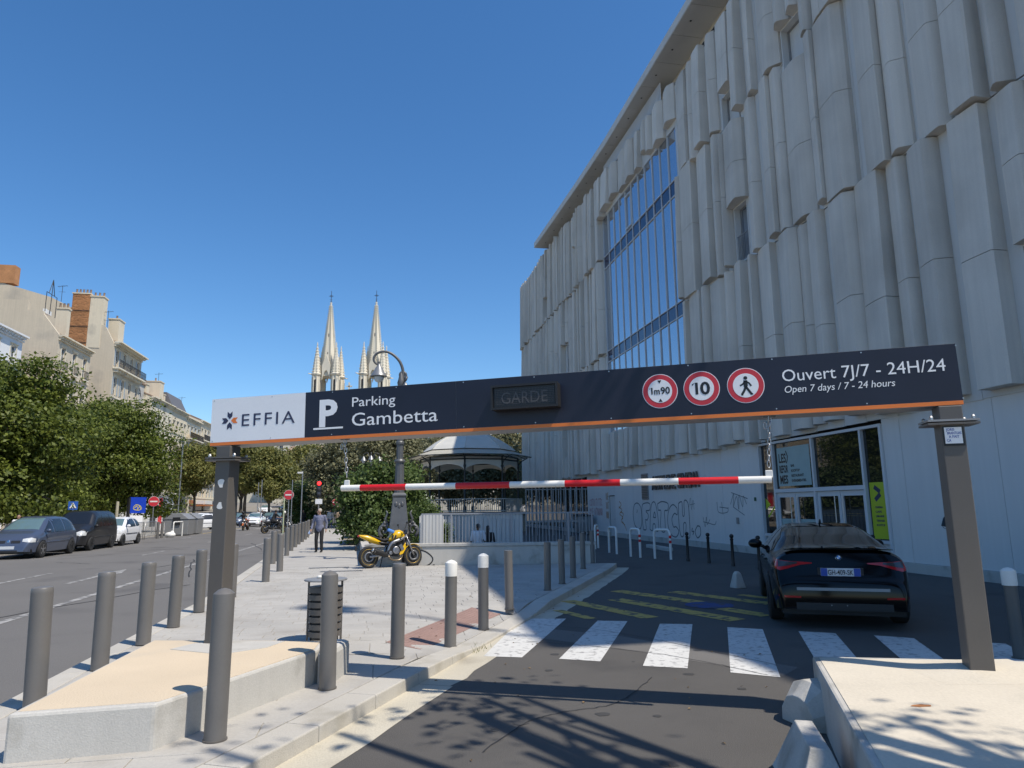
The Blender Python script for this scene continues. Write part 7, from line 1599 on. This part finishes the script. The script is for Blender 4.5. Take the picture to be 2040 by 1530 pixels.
# ------------------------------------------------------------------ trees along the boulevard
r_ = random.Random(5)
def blobs_round(R, H0, H1, n, seed):
    q = random.Random(seed); out = [(0, 0, (H0 + H1) / 2, R * .62, R * .62, (H1 - H0) * .42)]
    for k in range(n):
        a = 2 * PI * k / n + q.uniform(-.3, .3); zz = q.uniform(H0 + .2 * (H1 - H0), H1 - .2 * (H1 - H0)); rr = R * q.uniform(.45, .68); s = R * q.uniform(.26, .46)
        out.append((rr * math.cos(a), rr * math.sin(a), zz, s, s, s * q.uniform(.7, .95)))
    for k in range(3): out.append((q.uniform(-.3, .3) * R, q.uniform(-.3, .3) * R, H1 - R * .32, R * .38, R * .38, R * .3))
    return out
LIME = [TreeKind('leafA', blobs_round(4.9, .3, 10.1, 16, 3 + k), 6.5, .24, 1050, 56, .21, 50 + k, spread=.50, flat=.36) for k in range(2)]
for k, (a, b, s, lb) in enumerate(((42.0, -20.8, 1.03, 'big dense lime tree behind the first two parked cars'), (60.5, -20.6, 1.04, 'big dense lime tree behind the crowd barriers, its edge against the pale terrace'), (49.5, -22.0, .90, 'lime tree set back between the two big ones'), (33.5, -22.5, .98, 'lime tree at the picture edge behind the people carrier'), (65.5, -26.5, .84, 'lime tree furthest back, showing between the big one and the houses'), (35.5, -28.5, 1.0, 'lime tree in deep shade behind the people carrier'), (47, -30, .95, 'lime tree in deep shade behind the black van'))):
    LIME[k % 2].put('lime_tree', ST(b, a, 0), lb, 'tree', 'lime trees across the boulevard', k * 2.1, (s, s, s * (1.02 if k != 1 else 1.03)))
PLANE = [TreeKind('leafB', blobs_round(5.2, 3.2, 12.5, 8, 13 + k), 7.5, .26, 1300, 16, .42, 70 + k, spread=.5, flat=.7) for k in range(2)]
for k, (x, y, s, lb) in enumerate(((-41.5, 106, 1.02, 'tall plane tree right beside the gantry post far up the boulevard'), (-35.0, 100, .82, 'plane tree in the middle of the far clump behind the traffic'), (-30.6, 118, .95, 'plane tree behind the big no entry sign'), (-47, 122, 1.15, 'plane tree rising behind the far clump'), (-37.5, 128, 1.0, 'plane tree further up the rise behind the clump'), (-54, 118, .95, 'plane tree at the end of the pale terrace'))):
    PLANE[k % 2].put('plane_tree', (x, y, hillz(BA((x, y))[1]) - .1), lb, 'tree', 'plane trees at the far junction', k * 1.3, (s, s, s))
OAK = [TreeKind('leafC', blobs_round(4.4, 1.2, 9.0, 9, 23 + k), 5.5, .2, 1500, 18, .26, 90 + k, spread=.42, flat=.7) for k in range(2)]
for k, (x, y, s, lb) in enumerate(((-15.6, 66, .98, 'grey green oak behind the traffic light and the hanging chain'), (-20.3, 78, .80, 'grey green oak rising left of the traffic light'), (-10.6, 62, 1.0, 'grey green oak behind the shaft of the ornate lamp'), (-6.5, 72, 1.05, 'grey green oak behind the left part of the bandstand'), (-1.0, 74, 1.12, 'grey green oak behind the right part of the bandstand'), (3.6, 66, .75, 'grey green oak showing through the tall bar fence'), (-12.5, 84, 1.2, 'grey green oak deep behind the garden lamps'), (3.0, 84, 1.0, 'grey green oak far behind the bandstand roof'))):
    OAK[k % 2].put('holm_oak', (x, y, 0), lb, 'tree', 'grey green oaks round the bandstand', k * 1.9, (s, s, s))
LAU[1].put('laurel_shrub', (-20.5, 68, 0), 'bright green young shrub between the two no entry signs', 'shrub', None, 1.0, (1.5, 1.5, 1.35))
# trees out of the picture whose branches shade the entrance
bq = random.Random(8); bt = [(bq.uniform(-3.3, .9), bq.uniform(1.0, 4.6), bq.uniform(6.4, 9.6), .5, .5, .45) for k in range(12)]
BARE = TreeKind('leafB', bt, 8.5, .24, 48, 8, .15, 111, spread=.26, flat=.6)
for k, (x, y, lb, rz) in enumerate(((5.5, .2, 'plane tree beside the entrance behind the viewpoint, thin leaved branches over the car park road', 0.0),)):
    BARE.put('plane_tree', (x, y, 0), lb, 'tree', None, rz)
# ------------------------------------------------------------------ church with twin spires
ch = thing('church', 'pale stone gothic church with twin crocketed spires beyond the trees', 'church', (-53.4, 225, 0))
def spire_tower(cx):
    def part(nm, mb, mat=None, par=ch, smooth=False): return mb.build(nm, mat or K['limestone'], par, smooth, loc=(cx, 0, 0))
    part('tower_shaft', MB().box(-4.3, -4.3, 0, 4.3, 4.3, 32))
    for sx in (-1, 1):
        mb = MB(); mb.box(sx * 4.3 - .9, -5.4, 0, sx * 4.3 + .9, -4.31, 22); mb.loft([[(sx * 4.3 - .9, -5.4, 22), (sx * 4.3 + .9, -5.4, 22), (sx * 4.3 + .9, -4.31, 22), (sx * 4.3 - .9, -4.31, 22)], [(sx * 4.3 - .9, -4.4, 25), (sx * 4.3 + .9, -4.4, 25), (sx * 4.3 + .9, -4.31, 25), (sx * 4.3 - .9, -4.31, 25)]]); part('buttress', mb)
    for z0, z1 in ((5, 12), (17, 22), (24, 30)):
        for x in (-1.6, 0, 1.6):
            MBw = MB(); MBw.box(x - .5, -4.36, z0, x + .5, -4.32, z1); part('lancet_window', MBw, K['dark_void'])
        mb = MB(); mb.box(-2.6, -4.6, z1 + .15, 2.6, -4.31, z1 + .5); mb.box(-2.6, -4.6, z0 - .5, 2.6, -4.31, z0 - .1)
        for x in (-.8, .8): mb.box(x - .12, -4.55, z0, x + .12, -4.37, z1)
        part('tracery', mb)
    for z in (14.5, 23, 31.6): part('string_course', MB().box(-4.7, -4.7, z, 4.7, 4.7, z + .5))
    # open belfry: four clustered piers and arches
    for sx in (-1, 1):
        for sy in (-1, 1):
            mb = MB(); px_, py_ = sx * 3.15, sy * 3.15; mb.lathe([(1.25, 32.1), (1.25, 45.0)], 8, c=(px_, py_, 0), ang0=PI / 8)
            for k in range(8): a = PI / 8 + k * PI / 4; mb.lathe([(.2, 32.1), (.2, 44.6)], 6, c=(px_ + 1.3 * math.cos(a), py_ + 1.3 * math.sin(a), 0))
            mb.lathe([(1.55, 45.0), (1.75, 45.5), (1.4, 45.8)], 8, c=(px_, py_, 0), ang0=PI / 8); b = part('belfry_pier', mb)
            mb = MB()
            for k in range(4): a = k * PI / 2 + PI / 4 * 0; mb.box(px_ + 1.17 * math.cos(a) - .22, py_ + 1.17 * math.sin(a) - .22, 38, px_ + 1.17 * math.cos(a) + .22, py_ + 1.17 * math.sin(a) + .22, 43.5)
            part('pier_slot', mb, K['dark_void'])
            mb = MB(); mb.lathe([(1.35, 45.8), (.9, 50), (.12, 55.2)], 8, c=(px_, py_, 0), ang0=PI / 8)
            for k in range(8):
                a = PI / 8 + k * PI / 4
                for q in range(9): z = 46.3 + q * .98; r0 = 1.35 * (1 - (z - 45.8) / 9.6) + .10; mb.sph((px_ + r0 * math.cos(a), py_ + r0 * math.sin(a), z), (.24, .24, .2), 5, 4)
            mb.sph((px_, py_, 55.3), (.3, .3, .2), 6, 4); mb.lathe([(.1, 55.2), (.16, 55.8), (.02, 56.4)], 6, c=(px_, py_, 0)); part('pinnacle', mb)
            mb = MB(); mb.tube([(px_ + sx * 1.4, py_ + sy * 1.4, 45.3), (px_ + sx * 2.1, py_ + sy * 2.1, 45.4)], [.22, .12], 6); part('gargoyle', mb)
    for sg, ax in ((-1, 'y'), (1, 'y'), (-1, 'x'), (1, 'x')):
        mb = MB(); n = 12; prof = []
        for i in range(n + 1): u = -1 + 2 * i / n; prof.append((u * 1.35, 43.6 + 3.2 * (1 - abs(u) ** 1.7)))
        for (x0, z0), (x1, z1) in zip(prof, prof[1:]):
            zt0, zt1 = [46.4 + 5.4 * (1 - abs(x) / 2.2) for x in (x0, x1)]
            vs = [(x0, sg * 3.3, z0), (x1, sg * 3.3, z1), (x1, sg * 3.3, zt1), (x0, sg * 3.3, zt0), (x0, sg * 2.6, z0), (x1, sg * 2.6, z1), (x1, sg * 2.6, zt1), (x0, sg * 2.6, zt0)]
            if ax == 'x': vs = [(y, x, z) for x, y, z in vs]
            mb.add(vs, [(0, 1, 2, 3), (7, 6, 5, 4), (0, 4, 5, 1), (2, 6, 7, 3), (0, 3, 7, 4), (1, 5, 6, 2)])
        part('gable', mb)
    mb = MB(); mb.lathe([(3.1, 45.0), (3.0, 46.0), (.28, 70.2), (.42, 70.5), (.3, 70.8)], 8, ang0=PI / 8); sp_ = part('spire', mb)
    mb = MB()
    for k in range(8):
        a = PI / 8 + k * PI / 4
        for q in range(30): z = 46.5 + q * .79; r0 = 3.0 * (1 - (z - 46) / 26.7) + .1; mb.sph((r0 * math.cos(a), r0 * math.sin(a), z), (.29, .29, .2), 5, 4)
    mb.build('crocket', K['limestone'], sp_)
    mb = MB()
    for k in range(4):
        a = -PI / 2 + k * PI / 2
        for z in (52, 58.5): r0 = 2.78 * (1 - (z - 46) / 26.7) * math.cos(PI / 8) * 1.0 + .06; mb.obox((r0 * math.cos(a), r0 * math.sin(a), z), (.25, .1, 2.2), Matrix.Rotation(a + PI / 2, 3, 'Z'))
    mb.build('slit', K['dark_void'], sp_)
    mb = MB(); mb.tube([(0, 0, 70.8), (0, 0, 74.9)], .085, 6); mb.tube([(-.75, 0, 73.1), (.75, 0, 73.1)], .08, 6); mb.tube([(-.35, 0, 71.9), (.35, 0, 71.9)], .06, 6); mb.torus((0, 0, 73.1), .36, .05, 16, 5, 'y'); mb.sph((0, 0, 71.2), .22, 8, 6); mb.build('cross', K['iron'], sp_)
for cx in (-7.7, 7.7): spire_tower(cx)
MB().loft([[(-3.38, -3, 0), (3.38, -3, 0), (3.38, 30, 0), (-3.38, 30, 0)], [(-3.38, -3, 30), (3.38, -3, 30), (3.38, 30, 30), (-3.38, 30, 30)]]).build('nave_front', K['limestone'], ch)
mb = MB(); mb.add([(-3.38, -3, 30), (3.38, -3, 30), (0, -3, 39.5), (-3.38, 30, 30), (3.38, 30, 30), (0, 30, 39.5)], [(0, 1, 2), (5, 4, 3), (0, 2, 5, 3), (2, 1, 4, 5)]); mb.build('nave_roof', K['limestone'], ch)
mb = MB(); mb.box(-.22, -3.2, 39.5, .22, -2.8, 42.6); mb.box(-.95, -3.2, 41.1, .95, -2.8, 41.55); mb.build('gable_cross', K['limestone'], ch); MB().lathe([(2.3, -3.12), (2.3, -3.02)], 24, c=(0, 0, 24), axis='y').build('rose_window', K['dark_void'], ch)
# pale far blocks above the plane trees and behind the junction
def block(label, x, y, w, H, rows, cols, wall='render_c', d=10):
    return house(label, 0, w, H, cols, [(3.6 + i * (H - 4) / rows, min(1.9, (H - 4) / rows * .62)) for i in range(rows)], wall, D=d, ground=False, name='apartment_block', sc='render_c'), (x, y)
for lb, x, y, w, H, rows, cols in (('pale apartment block showing over the plane trees left of the church', -70, 196, 16, 21.5, 5, 5), ('lower pale block between the plane trees and the church tower', -60, 188, 10, 17.5, 4, 3), ('pale block closing the road behind the far traffic', -44, 150, 12, 11, 3, 4), ('pale apartment block with spray letters behind the bandstand roof', -6.5, 110, 12, 15.5, 4, 4)):
    (t, (x_, y_)) = block(lb, x, y, w, H, rows, cols); t.location = (x - w / 2, y, hillz(BA((x, y))[1]) - .1); t.rotation_euler = (0, 0, -PI / 2)
    if 'letters' in lb: lettering('EVA', 1.7, K['shutter'], t, frame_mat((0, 1, 0), (0, 0, 1), (.05, 3.0, 12.9)), width=4.5, bold=.03)
